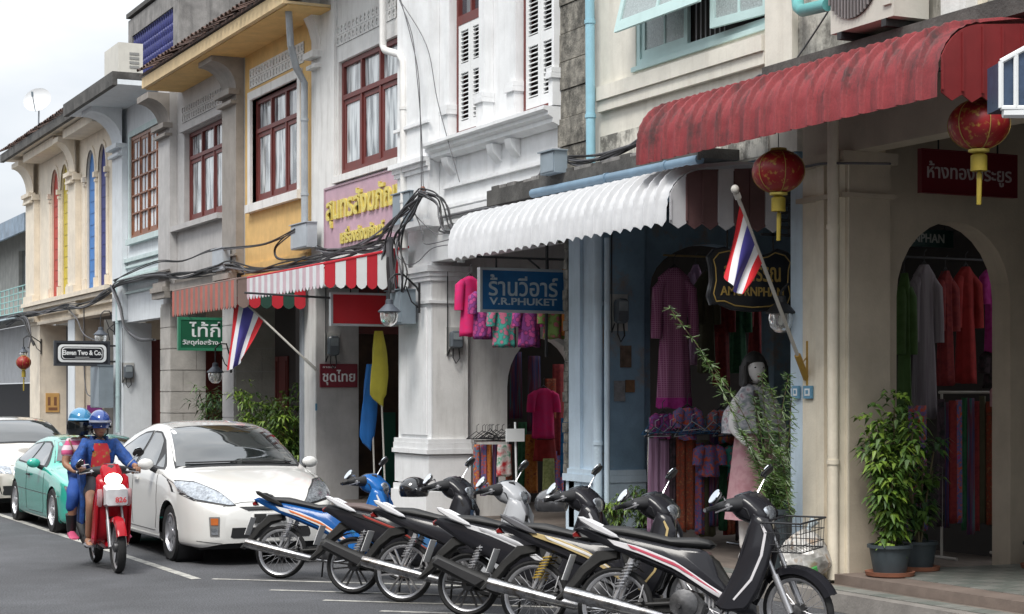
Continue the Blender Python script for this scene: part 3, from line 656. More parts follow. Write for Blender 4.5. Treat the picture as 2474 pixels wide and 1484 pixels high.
# ------------------------------------------------------------ F: narrow blue white shop
F_=shop('narrow pale blue white shophouse with brown barred window under dark concrete canopy',sEF,sFG)
fw_=(S(402),S(317),5.1,7.28)
mb=MB(); grid_wall(mb,S(395),sFG,3.35,8.2,FX,FX+.25,[fw_]); obj('upper_wall',mb,bluW,F_,smooth=False)
window(F_,fw_[0]+.01,fw_[1]-.01,fw_[2]+.01,fw_[3]-.01,FX+.0,4,None,brnW,curt,mun=(2,5),sash=.06)
surround(F_,fw_[0],fw_[1],fw_[2],fw_[3],FX,.12,M('pale mint trim',(.55,.66,.66),var=.1,streak=.2,dirt=(.3,.33,.33)),proud=.04)
for z0,z1,d in ((4.62,4.7,.08),(4.5,4.55,.05),(4.3,4.36,.1),(4.2,4.28,.16),(3.95,4.0,.05)):
    mb=MB(); mb.box(FX-d,FX-.003,S(395)+.02,S(292),z0,z1); obj('moulding',mb,M('pale mint trim'),F_,smooth=False)
mb=MB(); mb.box(8.55,FX-.002,S(395),40.6,7.95,8.05); obj('canopy',mb,bluW,F_,smooth=False)
mb=MB(); mb.box(8.45,8.549,S(395),40.6,7.93,8.2); mb.box(8.55,FX+.2,S(395),40.6,8.06,8.2); obj('canopy_edge',mb,conc,F_,smooth=False)
mb=MB(); mb.box(FX-.12,FX-.003,S(308),S(284),3.4,7.2); obj('pilaster',mb,bluW,F_,smooth=False); bracket(F_,S(308),S(284),7.2,7.85,8.7,FX-.12,bluW)
yf0,yf1,xf1=column(F_,300,276,366,bluW,bluW,3.35)
mb=MB(); mb.box(xf1,12.3,yf0+.15,yf0+.3,.15,3.0); obj('side_door',mb,redW,F_,smooth=False)
arcade(F_,ye1,yf0+.1,3.8,dark)
# rooftop room with blue balusters
rp=thing('rooftop_parapet','stained concrete rooftop room with blue baluster screen above brown windowed house','parapet',(10.0,38.6,8.2))
bl=M('blue glazed baluster',(.03,.036,.17),rough=.5,var=.2)
ry0,ry1=36.7,41.0; zt=10.25
mb=MB(); grid_wall(mb,ry0,ry1,8.2,zt,10.0,10.15,[(ry0+.45,ry1-.35,8.75,9.85)]); mb.box(10.152,12.6,ry0,ry0+.15,8.2,zt+.05); obj('wall',mb,concL,rp,smooth=False)
mb=MB(); mb.box(9.95,12.6,ry0-.05,ry1,zt+.052,zt+.15); obj('coping',mb,conc,rp,smooth=False)
mb=MB(); mb.box(10.13,10.148,ry0+.45,ry1-.35,8.75,9.85); obj('screen_backing',mb,M('baluster gap shade',(.05,.06,.14),var=.2),rp,smooth=False)  # dark sheet: shade between the balusters put into its colour
bm=MB(); bm.lathe([(.05,0),(.05,.04),(.03,.07),(.06,.16),(.035,.26),(.03,.29),(.05,.33),(.05,.36)],n=8); bme=mesh('baluster_mesh',bm,bl)
for r_ in range(3):
    for k in range(20): inst('baluster',bme,(10.07,ry0+.53+k*.178,8.76+r_*.365),rp)
# ------------------------------------------------------------ G: cream double bay with arches
G_=shop('cream double shophouse at the far left with red, yellow and blue arched shutters',sFG,sG0)
bays=[(40.85,41.62,'navy shutter',(.02,.03,.2)),(41.98,42.85,'blue shutter',(.05,.2,.52)),(44.85,45.72,'yellow shutter',(.62,.48,.04)),(46.0,46.9,'red shutter',(.5,.05,.03))]
edges=[sFG,41.8,43.9,45.86,sG0]
mb=MB()
for i,(a,b,nm,cc) in enumerate(bays): arch_wall(mb,edges[i]+.0,edges[i+1]-.0,4.24,8.0,a,b,6.9,.58,FX,FX+.05,plane='x',n=12)
obj('upper_wall',mb,crm,G_,smooth=False)
mb=MB(); mb.box(FX,FX+.09,sFG,sG0,3.62,4.238); mb.box(FX+.14,FX+.3,sFG,sG0,3.62,8.1); obj('wall_backing',mb,crm,G_,smooth=False)
for a,b,nm,cc in bays:
    mt=M(nm,cc,rough=.55,var=.15,streak=.2)
    mb=MB(); mb.box(FX+.055,FX+.1,a-.1,b+.1,4.26,7.5); sh=obj('arched_shutter',mb,mt,G_,smooth=False); lab(sh,nm)
    for k in range(9):
        mb=MB(); mb.box(FX+.045,FX+.054,a+.12,b-.12,4.4+k*.27,4.6+k*.27); obj('shutter_panel',mb,mt,sh,smooth=False)
    # archivolt
    n=12; c_=(a+b)/2; r_=(b-a)/2
    mb=MB(); mb.ring([[(FX-.03,c_-(r_+o1)*math.cos(PI*k/n),6.9+(.58+o1)*math.sin(PI*k/n)) for k in range(n+1)] for o1 in (.0,.1)]+[[(FX,c_-(r_+.1)*math.cos(PI*k/n),6.9+(.68)*math.sin(PI*k/n)) for k in range(n+1)]],closed=False,cap=False)
    obj('archivolt',mb,crm,G_)
for yy in (40.7,41.8,42.98,44.72,45.86,47.02):
    mb=MB(); mb.tube([(FX-.012,yy,4.5),(FX-.012,yy,6.75)],.05,10); mb.box(FX-.1,FX-.003,yy-.08,yy+.08,6.78,6.9); mb.box(FX-.07,FX-.003,yy-.06,yy+.06,6.68,6.74); mb.box(FX-.08,FX-.003,yy-.07,yy+.07,4.26,4.48)
    obj('colonnette',mb,crm,G_)
for a,b in ((43.2,44.5),(48.2,49.85)):
    mb=MB(); mb.box(FX-.14,FX-.003,a+.3,b-.2,3.7,7.0); mb.box(FX-.2,FX-.003,a+.25,b-.15,6.9,7.05); mb.box(FX-.2,FX-.003,a+.25,b-.15,4.2,4.4); obj('pilaster',mb,crm,G_,smooth=False)
    bracket(G_,a+.4,b-.3,7.1,7.8,8.95,FX-.14,crm)
for z0,z1,d in ((4.12,4.22,.22),(4.02,4.11,.16),(3.85,3.9,.08),(3.62,3.7,.06)):
    mb=MB(); mb.box(FX-d,FX-.003,sFG,sG0,z0,z1); obj('string_course',mb,crm,G_,smooth=False)
for a,b in ((sFG+.1,43.3),(44.4,48.2)):
    mb=MB(); mb.box(9.0,FX-.004,a,b,7.82,8.02); obj('eave_box',mb,crm,G_,smooth=False)
mb=MB(); mb.box(8.85,FX+.2,sFG,sG0+.1,8.05,8.12); obj('eave',mb,crm,G_,smooth=False)
mb=MB(); mb.box(8.75,8.849,sFG,sG0+.2,8.03,8.24); obj('eave_edge',mb,conc,G_,smooth=False)
roof(G_,sFG,sG0+.1,8.8,8.2,mat=conc); tiles_row(G_,sFG+.1,sG0,8.7,8.24,3)
yg0,yg1,xg1=column(G_,182,166,204,bluW,crm,3.62)
mb=MB(); mb.box(xg1,XA(252,yg0),yg0+.04,yg1,.15,3.62); obj('pier_return',mb,crm,G_,smooth=False)
yh0,yh1,xh1=column(G_,98,74,160,crm,crm,3.62)
mb=MB(); mb.box(XA(160,yh0),XA(164,yh0),yh0-.02,yh0+.1,.15,3.6); obj('door_post',mb,M('grey steel',(.2,.2,.22),rough=.5),G_,smooth=False)
mb=MB(); mb.box(XA(215,yg0),XA(246,yg0),yg0-.0,yg0+.03,.6,1.1); 
arcade(G_,yf1,yg0+.1,3.8,crmI); arcade(G_,yg1,yh0+.1,3.8,crmI)
# ------------------------------------------------------------ H: low house beyond
H_=shop('low far house at the left edge with mint balcony railing and white corrugated shutter',50.3,62)
HX=10.25
gw=M('grey far plaster',(.42,.41,.38),var=.2,streak=.5,bump=.3,dirt=(.15,.15,.14))
mb=MB(); grid_wall(mb,50.2,64,3.9,6.7,HX,HX+.25,[(51.2,52.6,4.9,6.1),(54,55.6,4.9,6.1)]); obj('upper_wall',mb,gw,H_,smooth=False)
for a in (51.2,54):
    mb=MB(); mb.box(HX+.1,HX+.13,a,a+1.6,4.9,6.1); mb.box(HX+.07,HX+.1,a+.66,a+.74,4.9,6.1); obj('window',mb,paneD,H_,smooth=False)
mb=MB(); mb.box(HX,15,49.95,50.2,.15,7.0); obj('end_wall',mb,gw,H_,smooth=False)
rb=M('weathered blue roofing',(.25,.33,.42),rough=.6,var=.3,streak=.6,dirt=(.2,.15,.12))
rt=M('brown far tiles',(.3,.2,.15),var=.4,scale=6,bump=.6)
mb=MB(); mb.ring([[(9.5,50.3,6.6),(9.5,50.3,6.75),(12.6,50.3,7.7),(12.6,50.3,7.5)],[(9.5,64,6.6),(9.5,64,6.75),(12.6,64,7.7),(12.6,64,7.5)]]); obj('roof',mb,rt,H_,smooth=False)
mb=MB(); mb.box(9.42,9.5,50.3,64,6.25,6.74); obj('roof_edge',mb,rb,H_,smooth=False)
mint=M('mint steel railing',(.3,.5,.48),rough=.6,var=.15)
mb=MB(); mb.box(9.6,HX,50.3,64,3.85,4.0); obj('balcony_slab',mb,gw,H_,smooth=False)
for zz in (4.12,4.3,4.48,4.66,4.84):
    mb=MB(); mb.tube([(9.66,50.3,zz),(9.66,64,zz)],.018,6); obj('rail',mb,mint,H_)
for k in range(20):
    mb=MB(); mb.tube([(9.66,50.35+k*.7,4.0),(9.66,50.35+k*.7,4.86)],.016,6); obj('rail_post',mb,mint,H_)
for k in range(6):
    mb=MB(); mb.ring([[(8.95,50.3+k*2.2,3.82),(8.95,50.3+k*2.2,3.86),(9.85,50.3+k*2.2,4.02),(9.85,50.3+k*2.2,3.98)],[(8.95,52.48+k*2.2,3.82),(8.95,52.48+k*2.2,3.86),(9.85,52.48+k*2.2,4.02),(9.85,52.48+k*2.2,3.98)]]); obj('canopy_sheet',mb,M('pale blue tin',(.5,.62,.68),rough=.4,var=.15),H_,smooth=False)
cor=MB(); pts=[(HX-.1+(.03 if k%2 else 0),50.3+k*.12) for k in range(100)]
cor.ring([[(x,y,2.15) for x,y in pts],[(x,y,3.82) for x,y in pts]],closed=False,cap=False); obj('corrugated_shutter',cor,M('white corrugated tin',(.6,.61,.62),rough=.5,var=.1,streak=.2),H_,smooth=False)
mb=MB(); mb.box(HX,HX+.05,50.2,62.2,.1,2.12); obj('opening_shade_panel',mb,M('painted opening shade',(.012,.012,.015),var=0,bump=0),H_,smooth=False)  # solid near-black panel; the shade of an opening is painted into it
mb=MB(); mb.box(HX-.1,HX+.2,62.2,64,.1,3.8); obj('end_pier',mb,gw,H_,smooth=False)
# ============================================================ OPPOSITE SIDE OF THE STREET (unseen; added to block low sky light, also reflects in glass and paint)
opm=[M('opposite ochre plaster',(.5,.38,.22),var=.15,streak=.3),M('opposite white plaster',(.6,.6,.58),var=.12,streak=.3),M('opposite terracotta plaster',(.42,.22,.14),var=.15,streak=.3)]
OX=-4.6
def opposite(i,y0,y1,h,m,lb):
    o=thing('shophouse',lb,'building',(OX,(y0+y1)/2,0))
    nb=int((y1-y0)/2.4); hs=[(y0+.7+k*2.4,y0+1.9+k*2.4,4.4,6.2) for k in range(nb)]+[(y0+.5,y1-.5,0.0,3.1)]
    mb=MB(); grid_wall(mb,y0,y1,0,h,OX-.2,OX,hs); obj('wall',mb,m,o,smooth=False)
    mb=MB(); mb.box(OX-3.2,OX-3.0,y0,y1,0,h); obj('back_wall',mb,dark,o,smooth=False)
    for a,b,c,d in hs[:-1]:
        mb=MB(); mb.box(OX-.16,OX-.12,a,b,c,d); mb.box(OX-.12,OX-.08,(a+b)/2-.04,(a+b)/2+.04,c,d); obj('window',mb,redW,o,smooth=False)
    mb=MB(); mb.box(OX-4,OX+.7,y0,y1,h,h+.2); obj('roof',mb,conc,o,smooth=False)
opposite(0,-12,2.4,8.2,opm[1],'added unseen white shophouse on the near side of the street behind the camera')
opposite(1,2.5,15,8.0,opm[0],'added unseen ochre shophouse on the near side of the street beside the camera')
opposite(2,15,28,7.8,opm[1],'added unseen white shophouse on the near side of the street opposite the striped awning')
opposite(3,28,44,8.2,opm[2],'added unseen terracotta shophouse on the near side of the street opposite the cream arches')
# ============================================================ AWNINGS
def metal_awning(label,y0,y1,zt,zb,xb,matt,n,ends=None,endm=None,rad=.42,xf=8.2,streaky=None,wave=True):
    """overlapping ribbed sheets bowed from the wall (xb) down to the lip at xf"""
    a=thing('awning',label,'awning',(xb,(y0+y1)/2,zt))
    zc=zb+.16; prof=[]
    top=(xb,zt); crown=(xf+rad,zc+(zt-zc)*.86+.0)
    rz=crown[1]-zc
    prof.append(top); prof.append(((top[0]+crown[0])/2,(top[1]+crown[1])/2+.02))
    K=16
    for k in range(K+1):
        t=PI/2*k/K; rip=(.009 if k%2 and 0<k<K else 0)
        prof.append((xf+rad-(rad-rip)*math.sin(t),zc+rz*math.cos(t)-(rip if k<6 else 0)))
    w_=(y1-y0)/n
    def at(lift,dz=0): return [(x-lift*.8,z+lift) for x,z in prof]
    rings=[]
    yy=[(-w_/2,.0),(-w_*.40,-.004),(0,-.016 if wave else -.01),(w_*.26,-.004),(w_*.30,.004),(w_*.32,.034),(w_*.35,.042),(w_*.43,.042),(w_*.46,.034),(w_*.48,.004),(w_*.5,.0)]
    for y,l in yy:
        lip=zb+(.05*abs(y)/(w_/2) if wave else 0)-.0
        pr=at(l); rings.append([(x,y,z) for x,z in pr]+[(pr[-1][0]-.003,y,lip)])
    mb=MB(); mb.ring(rings,closed=False,cap=False)
    me=mesh('awning_sheet_mesh',mb,matt,ang=50)
    for k in range(n): inst('sheet',me,(0,y0+w_*(k+.5),0),a)
    mb=MB(); mb.tube([(xf+.05,y0,zb+.2),(xf+.05,y1,zb+.2)],.015,6); mb.tube([(xb,y0,zt-.03),(xb,y1,zt-.03)],.02,6); 
    for k in range(5): 
        y=y0+.05+(y1-y0-.1)*k/4; mb.tube([(xb,y,zt-.08),(xf+rad,y,zc+.02),(xf+.06,y,zb+.2)],.012,6)
    obj('frame',mb,M('awning frame iron',(.05,.05,.055),rough=.6),a)
    # end board at the near end
    if ends:
        x0=xf+.03; wd=(xb-x0)/ends
        for k in range(ends):
            xa,xz=x0+k*wd,x0+(k+1)*wd
            def topz(x):
                if x<xf+rad: 
                    q=min(1,max(0,(xf+rad-x)/rad)); return zc+rz*math.sqrt(max(0,1-q*q))-.02
                return crown[1]+(zt-crown[1])*(x-crown[0])/(xb-crown[0])-.02
            pts=[(xa,zb+.03),(xa+wd*.5,zb-.02),(xz,zb+.03)]+[(xz-(wd)*j/4,topz(xz-wd*j/4)) for j in range(5)]
            mb=MB(); mb.ring([[(x,y0-.012,z) for x,z in pts],[(x,y0,z) for x,z in pts]]); rb_=MB()
            p=obj('end_board',mb,endm[k%len(endm)],a,smooth=False)
            mb=MB(); mb.box(xa-.008,xa+.008,y0-.028,y0-.013,zb+.05,topz(xa)-.02); obj('board_seam',mb,endm[k%len(endm)],p,smooth=False)
    return a
redAw=M('faded red sheet metal',(.25,.034,.04),rough=.65,var=.2,streak=1.0,scale=3,bump=.2,dirt=(.035,.018,.018),patch=.12,fine=.12)
redEd=M('deep red sheet metal',(.2,.018,.02),rough=.55,var=.15,bump=.1)
whAw=M('white sheet metal',(.62,.63,.65),rough=.45,var=.08,streak=.2,bump=.1,dirt=(.4,.41,.42))
brEd=M('brown underside board',(.12,.06,.06),rough=.6,var=.2); whEd=M('white end board',(.5,.5,.52),rough=.6,var=.1)
metal_awning('faded red ribbed metal awning with mould streaks at the right',10.22,14.45,4.5,3.87,9.3,redAw,19,ends=6,endm=[redEd],wave=False)
metal_awning('white ribbed metal awning with scalloped lip above the blue sign',13.95,18.72,3.88,3.28,9.4,whAw,25,ends=7,endm=[whEd,brEd,brEd])
def cloth_awning(label,y0,y1,xb,zt,xf,zf,zb,cols,n,endn,endcols,flat=False):
    a=thing('awning',label,'awning',(xb,(y0+y1)/2,zt))
    w_=(y1-y0)/n
    for k in range(n):
        m=cols[k%len(cols)]; u,v=y0+w_*k+.002,y0+w_*(k+1)-.002
        mb=MB(); mb.ring([[(xb,u,zt),(xf,u,zf),(xf,u,zf-.012),(xb,u,zt-.012)],[(xb,v,zt),(xf,v,zf),(xf,v,zf-.012),(xb,v,zt-.012)]])
        o=obj('stripe',mb,m,a,smooth=False)
        pts=[(u,zf),(v,zf),(v,zb+.05),(v-.25*(v-u),zb+.015),((u+v)/2,zb),(u+.25*(v-u),zb+.015),(u,zb+.05)]
        mb=MB(); mb.ring([[(xf-.015,y,z) for y,z in pts],[(xf-.006,y,z) for y,z in pts]]); obj('valance_tab',mb,m,o,smooth=False)
    wd=(xb-xf)/endn
    for k in range(endn):
        xa,xz=xf+wd*k,xf+wd*(k+1)-.004; tz=lambda x: zf+(zt-zf)*(x-xf)/(xb-xf)
        pts=[(xa,zb+.06),(xa+wd*.2,zb+.02),(xa+wd*.5,zb),(xa+wd*.8,zb+.02),(xz,zb+.06),(xz,tz(xz)),(xa,tz(xa))]
        mb=MB(); mb.ring([[(x,y0-.02,z) for x,z in pts],[(x,y0-.008,z) for x,z in pts]]); obj('end_tab',mb,endcols[k%len(endcols)],a,smooth=False)
    mb=MB(); mb.tube([(xb,y0-.02,zt+.01),(xf,y0-.02,zf+.01),(xf,y1,zf+.01)],.018,6); mb.tube([(xb,y0+.1,zb+.1),(xf+.02,y0+.1,zf-.04)],.012,6)
    obj('edge_rail',mb,endcols[0],a); return a
cr=M('red awning cloth',(.55,.02,.035),rough=.7,var=.06,bump=.1); cw_=M('white awning cloth',(.78,.8,.8),rough=.7,var=.05,bump=.1); cg=M('faded pink awning cloth',(.58,.42,.47),rough=.7,var=.1); cgr=M('grey white awning cloth',(.7,.71,.73),rough=.7,var=.08)
a=cloth_awning('red and white striped awning with scalloped valance beside the cable pole',22.88,26.25,9.4,3.78,8.2,3.52,3.2,[cgr,cg],24,8,[cr,cw_])
b1=M('brown awning cloth',(.24,.17,.15),rough=.8,var=.15); b2=M('brick striped awning cloth',(.45,.13,.1),rough=.8,var=.15)
cloth_awning('faded brown and brick striped awning over the green sign',27.1,30.85,9.4,3.75,8.3,3.56,3.12,[b1,b2],26,6,[b1,cr,M('dark green awning cloth',(.02,.07,.05),rough=.8),cr,M('dark green awning cloth'),cr])
# ============================================================ SIGNS
def board(label,y,pa,pb,yt,yb,bm_,fm,fr=.03,th=.06,cat='sign',ref=None):
    X0,X1=XA(pa,y),XA(pb,y); z1=Z(yt,X0,y); z0=Z(yb,X0,y)
    o=thing('shop_sign',label,cat,((X0+X1)/2,y,z0))
    mb=MB(); mb.box(X0+fr,X1-fr,y-th/2,y+th/2,z0+fr,z1-fr); obj('panel',mb,bm_,o,smooth=False)
    mb=MB(); t=th/2+.01
    mb.box(X0,X0+fr,y-t,y+t,z0,z1); mb.box(X1-fr,X1,y-t,y+t,z0,z1); mb.box(X0+fr,X1-fr,y-t,y+t,z0,z0+fr); mb.box(X0+fr,X1-fr,y-t,y+t,z1-fr,z1); obj('frame',mb,fm,o,smooth=False)
    return o,X0,X1,z0,z1,y-th/2-.003
letW=M('white lettering',(.75,.77,.78),rough=.6,var=0,bump=0); letF=M('faded white lettering',(.5,.58,.62),rough=.7,var=.15,bump=0,scale=20)
gold=M('gold leaf lettering',(.72,.6,.14),rough=.4,metal=.2,var=.15,bump=0,scale=12); goldD=M('dull gold paint',(.4,.27,.07),rough=.5,var=.1,bump=0)
iron=M('black wrought iron',(.02,.02,.022),rough=.5,var=0,bump=.2)
alu=M('aluminium trim',(.6,.62,.63),rough=.35,metal=.6,var=.05,bump=0)
# blue hanging sign
o,X0,X1,z0,z1,yf=board('blue hanging sign reading V.R.PHUKET in a pale metal frame',18.75,1156,1364,646,754,M('sign blue',(.015,.12,.3),rough=.35,var=.12,scale=8),alu)
cx=(X0+X1)/2; H=z1-z0; W=X1-X0
text('ร้านวีอาร์',letF,o,(cx-.0,yf,z0+H*.61),W*.80,H*.48,bold=.012); text('V.R.PHUKET',letF,o,(cx,yf,z0+H*.25),W*.78,H*.16,bold=.02)
mb=MB(); mb.tube([(X0+.2*W,18.75,z1),(X0+.2*W,18.75,z1+.12)],.012,6); mb.tube([(X0+.8*W,18.75,z1),(X0+.8*W,18.75,z1+.12)],.012,6)
mb.tube([(X0-.03,18.75,z1+.12),(X1+.1,18.75,z1+.12),(FX+.02,18.75,z1+.12)],.014,6); mb.tube([(X1-.4,18.75,z1+.3),(FX-.05,18.75,z1+.3)],.014,6); mb.tube([(FX-.05,18.75,z1+.35),(FX-.06,18.75,z0-.5)],.02,6); mb.tube([(FX-.05,18.75,z1-.1),(FX-.16,18.75,z1+.02),(FX-.3,18.75,z1+.12)],.012,6)
obj('hanging_bracket',mb,iron,o)
# red board
o,X0,X1,z0,z1,yf=board('plain red signboard hanging below the striped awning',23.6,797,962,706,787,M('sign red',(.5,.012,.02),rough=.4,var=.05),alu)
mb=MB(); mb.tube([(X0,23.6,z1-.08),(X0-.9,24.6,z1+.02)],.015,6); mb.tube([(X0+.3,23.6,z1),(X0+.3,23.6,z1+.2)],.01,6); mb.tube([(X1-.3,23.6,z1),(X1-.3,23.6,z1+.2)],.01,6); obj('bracket',mb,iron,o)
# green sign
o,X0,X1,z0,z1,yf=board('dark green sign with white Thai lettering behind the far flag',32.3,429,606,766,847,M('sign green',(.01,.1,.05),rough=.4,var=.08),M('green frame',(.03,.2,.11),rough=.4),fr=.05)
cx=(X0+X1)/2; H=z1-z0; W=X1-X0
text('ไท้กี่',letW,o,(X0+W*.36,yf,z0+H*.64),W*.42,H*.46,bold=.01); text('วัสดุก่อสร้าง-เคมีภัณฑ์',letW,o,(cx,yf,z0+H*.24),W*.88,H*.2,bold=.015)
mb=MB(); mb.tube([(X1,32.3,z1-.1),(X1+.3,32.3,z1-.1)],.02,6); mb.tube([(X0+.2,32.3,z1),(X0+.2,32.0,z1+.15)],.01,6); obj('bracket',mb,iron,o)
# black sign, double white border
o,X0,X1,z0,z1,yf=board('black sign reading Eleven Two & Co. with white double border',39.6,130,265,823,884,M('sign black',(.015,.016,.022),rough=.4,var=0),M('dark slate frame',(.045,.05,.06),rough=.5),fr=.05)
cx=(X0+X1)/2; H=z1-z0; W=X1-X0
def rr(x0,x1,z0,z1,r,y,n=5):
    p=[]
    for (cx_,cz_,a0) in ((x1-r,z1-r,0),(x0+r,z1-r,PI/2),(x0+r,z0+r,PI),(x1-r,z0+r,1.5*PI)):
        for k in range(n+1): p.append((cx_+r*math.cos(a0+PI/2*k/n),y,cz_+r*math.sin(a0+PI/2*k/n)))
    return p
mb=MB(); y_=yf-.002
mb.ring([rr(X0+.08,X1-.08,z0+.08,z1-.08,.1,y_),rr(X0+.14,X1-.14,z0+.125,z1-.125,.08,y_-.004)],cap=False)
mb.ring([rr(X0+.165,X1-.165,z0+.145,z1-.145,.07,y_),rr(X0+.18,X1-.18,z0+.16,z1-.16,.065,y_-.004)],cap=False)
obj('border',mb,letW,o,smooth=False)
text('Eleven Two & Co.',letW,o,(cx,yf,z0+H*.53),W*.7,H*.2,bold=.03)
mb=MB(); mb.box(cx-.15,cx+.15,yf-.003,yf,z0+H*.34,z0+H*.355); obj('underline',mb,letW,o,smooth=False)
mb=MB(); mb.tube([(X1,39.6,z0+.1),(X1+.16,39.6,z0+.1)],.02,6); mb.tube([(X1,39.6,z1-.1),(X1+.16,39.6,z1-.1)],.02,6); mb.tube([(X1,39.6,z1+.02),(X1-.05,39.6,z1+.25),(X1+.12,39.6,z1+.4)],.012,6); obj('bracket',mb,iron,o)
# maroon ชุดไทย plate on the side wall
ys=yc_0-.02
o,X0,X1,z0,z1,yf=board('maroon plate with white Thai words on the pale pier',ys,773,862,879,936,M('sign maroon',(.2,.015,.03),rough=.4,var=.05),M('sign maroon'),fr=.01,th=.02)
H=z1-z0; W=X1-X0; text('ชุดไทย',letW,o,((X0+X1)/2,yf,z0+H*.42),W*.88,H*.66,bold=.015); text('ขายส่ง',letW,o,(X0+W*.24,yf,z0+H*.87),W*.35,H*.1)
# pink gold-letter sign on the facade
y0_,y1_=S(961),S(792); z0,z1=3.98,4.9
o=thing('shop_sign','mauve sign with raised gold Thai letters below the white house window','sign',(FX,(y0_+y1_)/2,z0))
mb=MB(); mb.box(FX-.04,FX-.003,y0_-.3,y1_,z0,z1); obj('panel',mb,M('sign mauve',(.5,.33,.4),rough=.6,var=.12,scale=4,streak=.2,dirt=(.35,.25,.28)),o,smooth=False)
mb=MB(); mb.box(FX-.055,FX-.003,y1_+.002,y1_+.04,z0,z1); mb.box(FX-.055,FX-.003,y0_-.3,y1_+.04,z1+.002,z1+.03); obj('frame',mb,M('mauve frame',(.4,.28,.33),rough=.6),o,smooth=False)
text('สุนทรสังฆภัณฑ์',gold,o,(FX-.045,(y0_-.5+y1_)/2,4.55),(y1_-y0_)+.3,.5,depth=.03,face='x',bold=.022)
text('เครื่องสังฆภัณฑ์',gold,o,(FX-.045,(y0_+y1_)/2-.15,4.15),(y1_-y0_)*.62,.24,depth=.02,face='x',bold=.03)
# dark maroon gold-shop sign over the nearest arch
o,X0,X1,z0,z1,yf=board('dark maroon Thai sign hanging over the right arch behind a lantern',12.6,2221,2452,359,466,M('sign dark maroon',(.12,.008,.015),rough=.4,var=.05),M('sign dark maroon'),fr=.01,th=.04)
H=z1-z0; W=X1-X0; text('ห้างทองประยูร',M('dim silver lettering',(.4,.36,.36),rough=.5,var=0,bump=0),o,((X0+X1)/2,yf,z0+H*.48),W*.88,H*.5,bold=.008)
mb=MB(); mb.tube([(X0+.2,12.6,z1),(X0+.2,12.6,4.4)],.008,6); mb.tube([(X1-.2,12.6,z1),(X1-.2,12.6,4.4)],.008,6); obj('hanger',mb,iron,o)
# black ornate board
def ornate():
    y=14.15; X0,X1=XA(1706,y),XA(1916,y); z1=Z(590,X0,y); z0=Z(752,X0,y); cx=(X0+X1)/2; cz=(z0+z1)/2; w2=(X1-X0)/2; h2=(z1-z0)/2
    q=[(-1,-.55),(-.93,-.82),(-.72,-.8),(-.45,-.95),(0,-1),(.45,-.95),(.72,-.8),(.93,-.82),(1,-.55),(.93,-.1),(.95,.35),(1,.62),(.86,.86),(.6,.95),(.42,.8),(.2,.72),(0,.76),(-.2,.72),(-.42,.8),(-.6,.95),(-.86,.86),(-1,.62),(-.95,.35),(-.93,-.1)]
    q=[(q[i][0]*(1-t)+q[(i+1)%len(q)][0]*t,q[i][1]*(1-t)+q[(i+1)%len(q)][1]*t) for i in range(len(q)) for t in (0,.5)]
    o=thing('shop_sign','black shaped signboard with gold border and letters AMORNPHAN','sign',(cx,y,z0))
    mb=MB(); mb.slab([(cx+a*w2,cz+b*h2) for a,b in q],y,.03,.015); obj('panel',mb,M('black lacquer',(.012,.014,.018),rough=.3,var=0),o)
    mb=MB(); mb.tube([(cx+a*w2*.88,y-.032,cz+b*h2*.86) for a,b in q],.006,5,loop=True); obj('gold_border',mb,goldD,o)
    text('อมรพรรณ',goldD,o,(cx,y-.033,cz+h2*.15),w2*1.3,h2*.45,bold=.012); text('AMORNPHAN',goldD,o,(cx,y-.033,cz-h2*.38),w2*1.45,h2*.28,bold=.015)
    mb=MB(); mb.tube([(cx-.25,y,z1-.12),(cx-.25,y,z1+.5)],.01,6); mb.tube([(cx+.25,y,z1-.12),(cx+.25,y,z1+.5)],.01,6); mb.tube([(cx-.35,y,z1+.5),(FX+.3,y,z1+.5)],.018,6); obj('hanger',mb,iron,o)
    mb=MB(); x=X1-.1
    for k,(a,b,c_) in enumerate(((0,.62,0),(.08,.62,.07),(0,.55,.14),(.1,.5,.21),(0,.42,.28))): mb.box(x+a-.25,x+b-.25,y-.02,y+.02,z1+.1+c_,z1+.125+c_)
    for k in range(6): mb.box(x-.25+k*.1,x-.225+k*.1,y-.02,y+.02,z1+.1,z1+.4) if k%2 else None
    obj('fretwork',mb,iron,o,smooth=False)
ornate()
# green PHAN board seen through the arch
y=14.9; X0,X1=XA(2140,y),XA(2302,y); z1=Z(550,X0,y); z0=Z(592,X0,y)
o=thing('shop_sign','dark green board reading PHAN seen through the right arch','sign',((X0+X1)/2,y,z0))
mb=MB(); mb.box(X0,X1,y,y+.04,z0,z1); obj('panel',mb,M('sign bottle green',(.005,.04,.035),rough=.4,var=0),o,smooth=False)
text('AMORNPHAN',M('grey sign lettering',(.4,.43,.42),rough=.6,var=0,bump=0),o,((X0+X1)/2-.06,y-.005,(z0+z1)/2),(X1-X0)*.86,(z1-z0)*.52,bold=.01)
mb=MB(); mb.tube([(X0+.1,y+.02,z1),(X0+.1,y+.02,3.98)],.008,6); mb.tube([(X1-.1,y+.02,z1),(X1-.1,y+.02,3.98)],.008,6); obj('hanger',mb,iron,o)
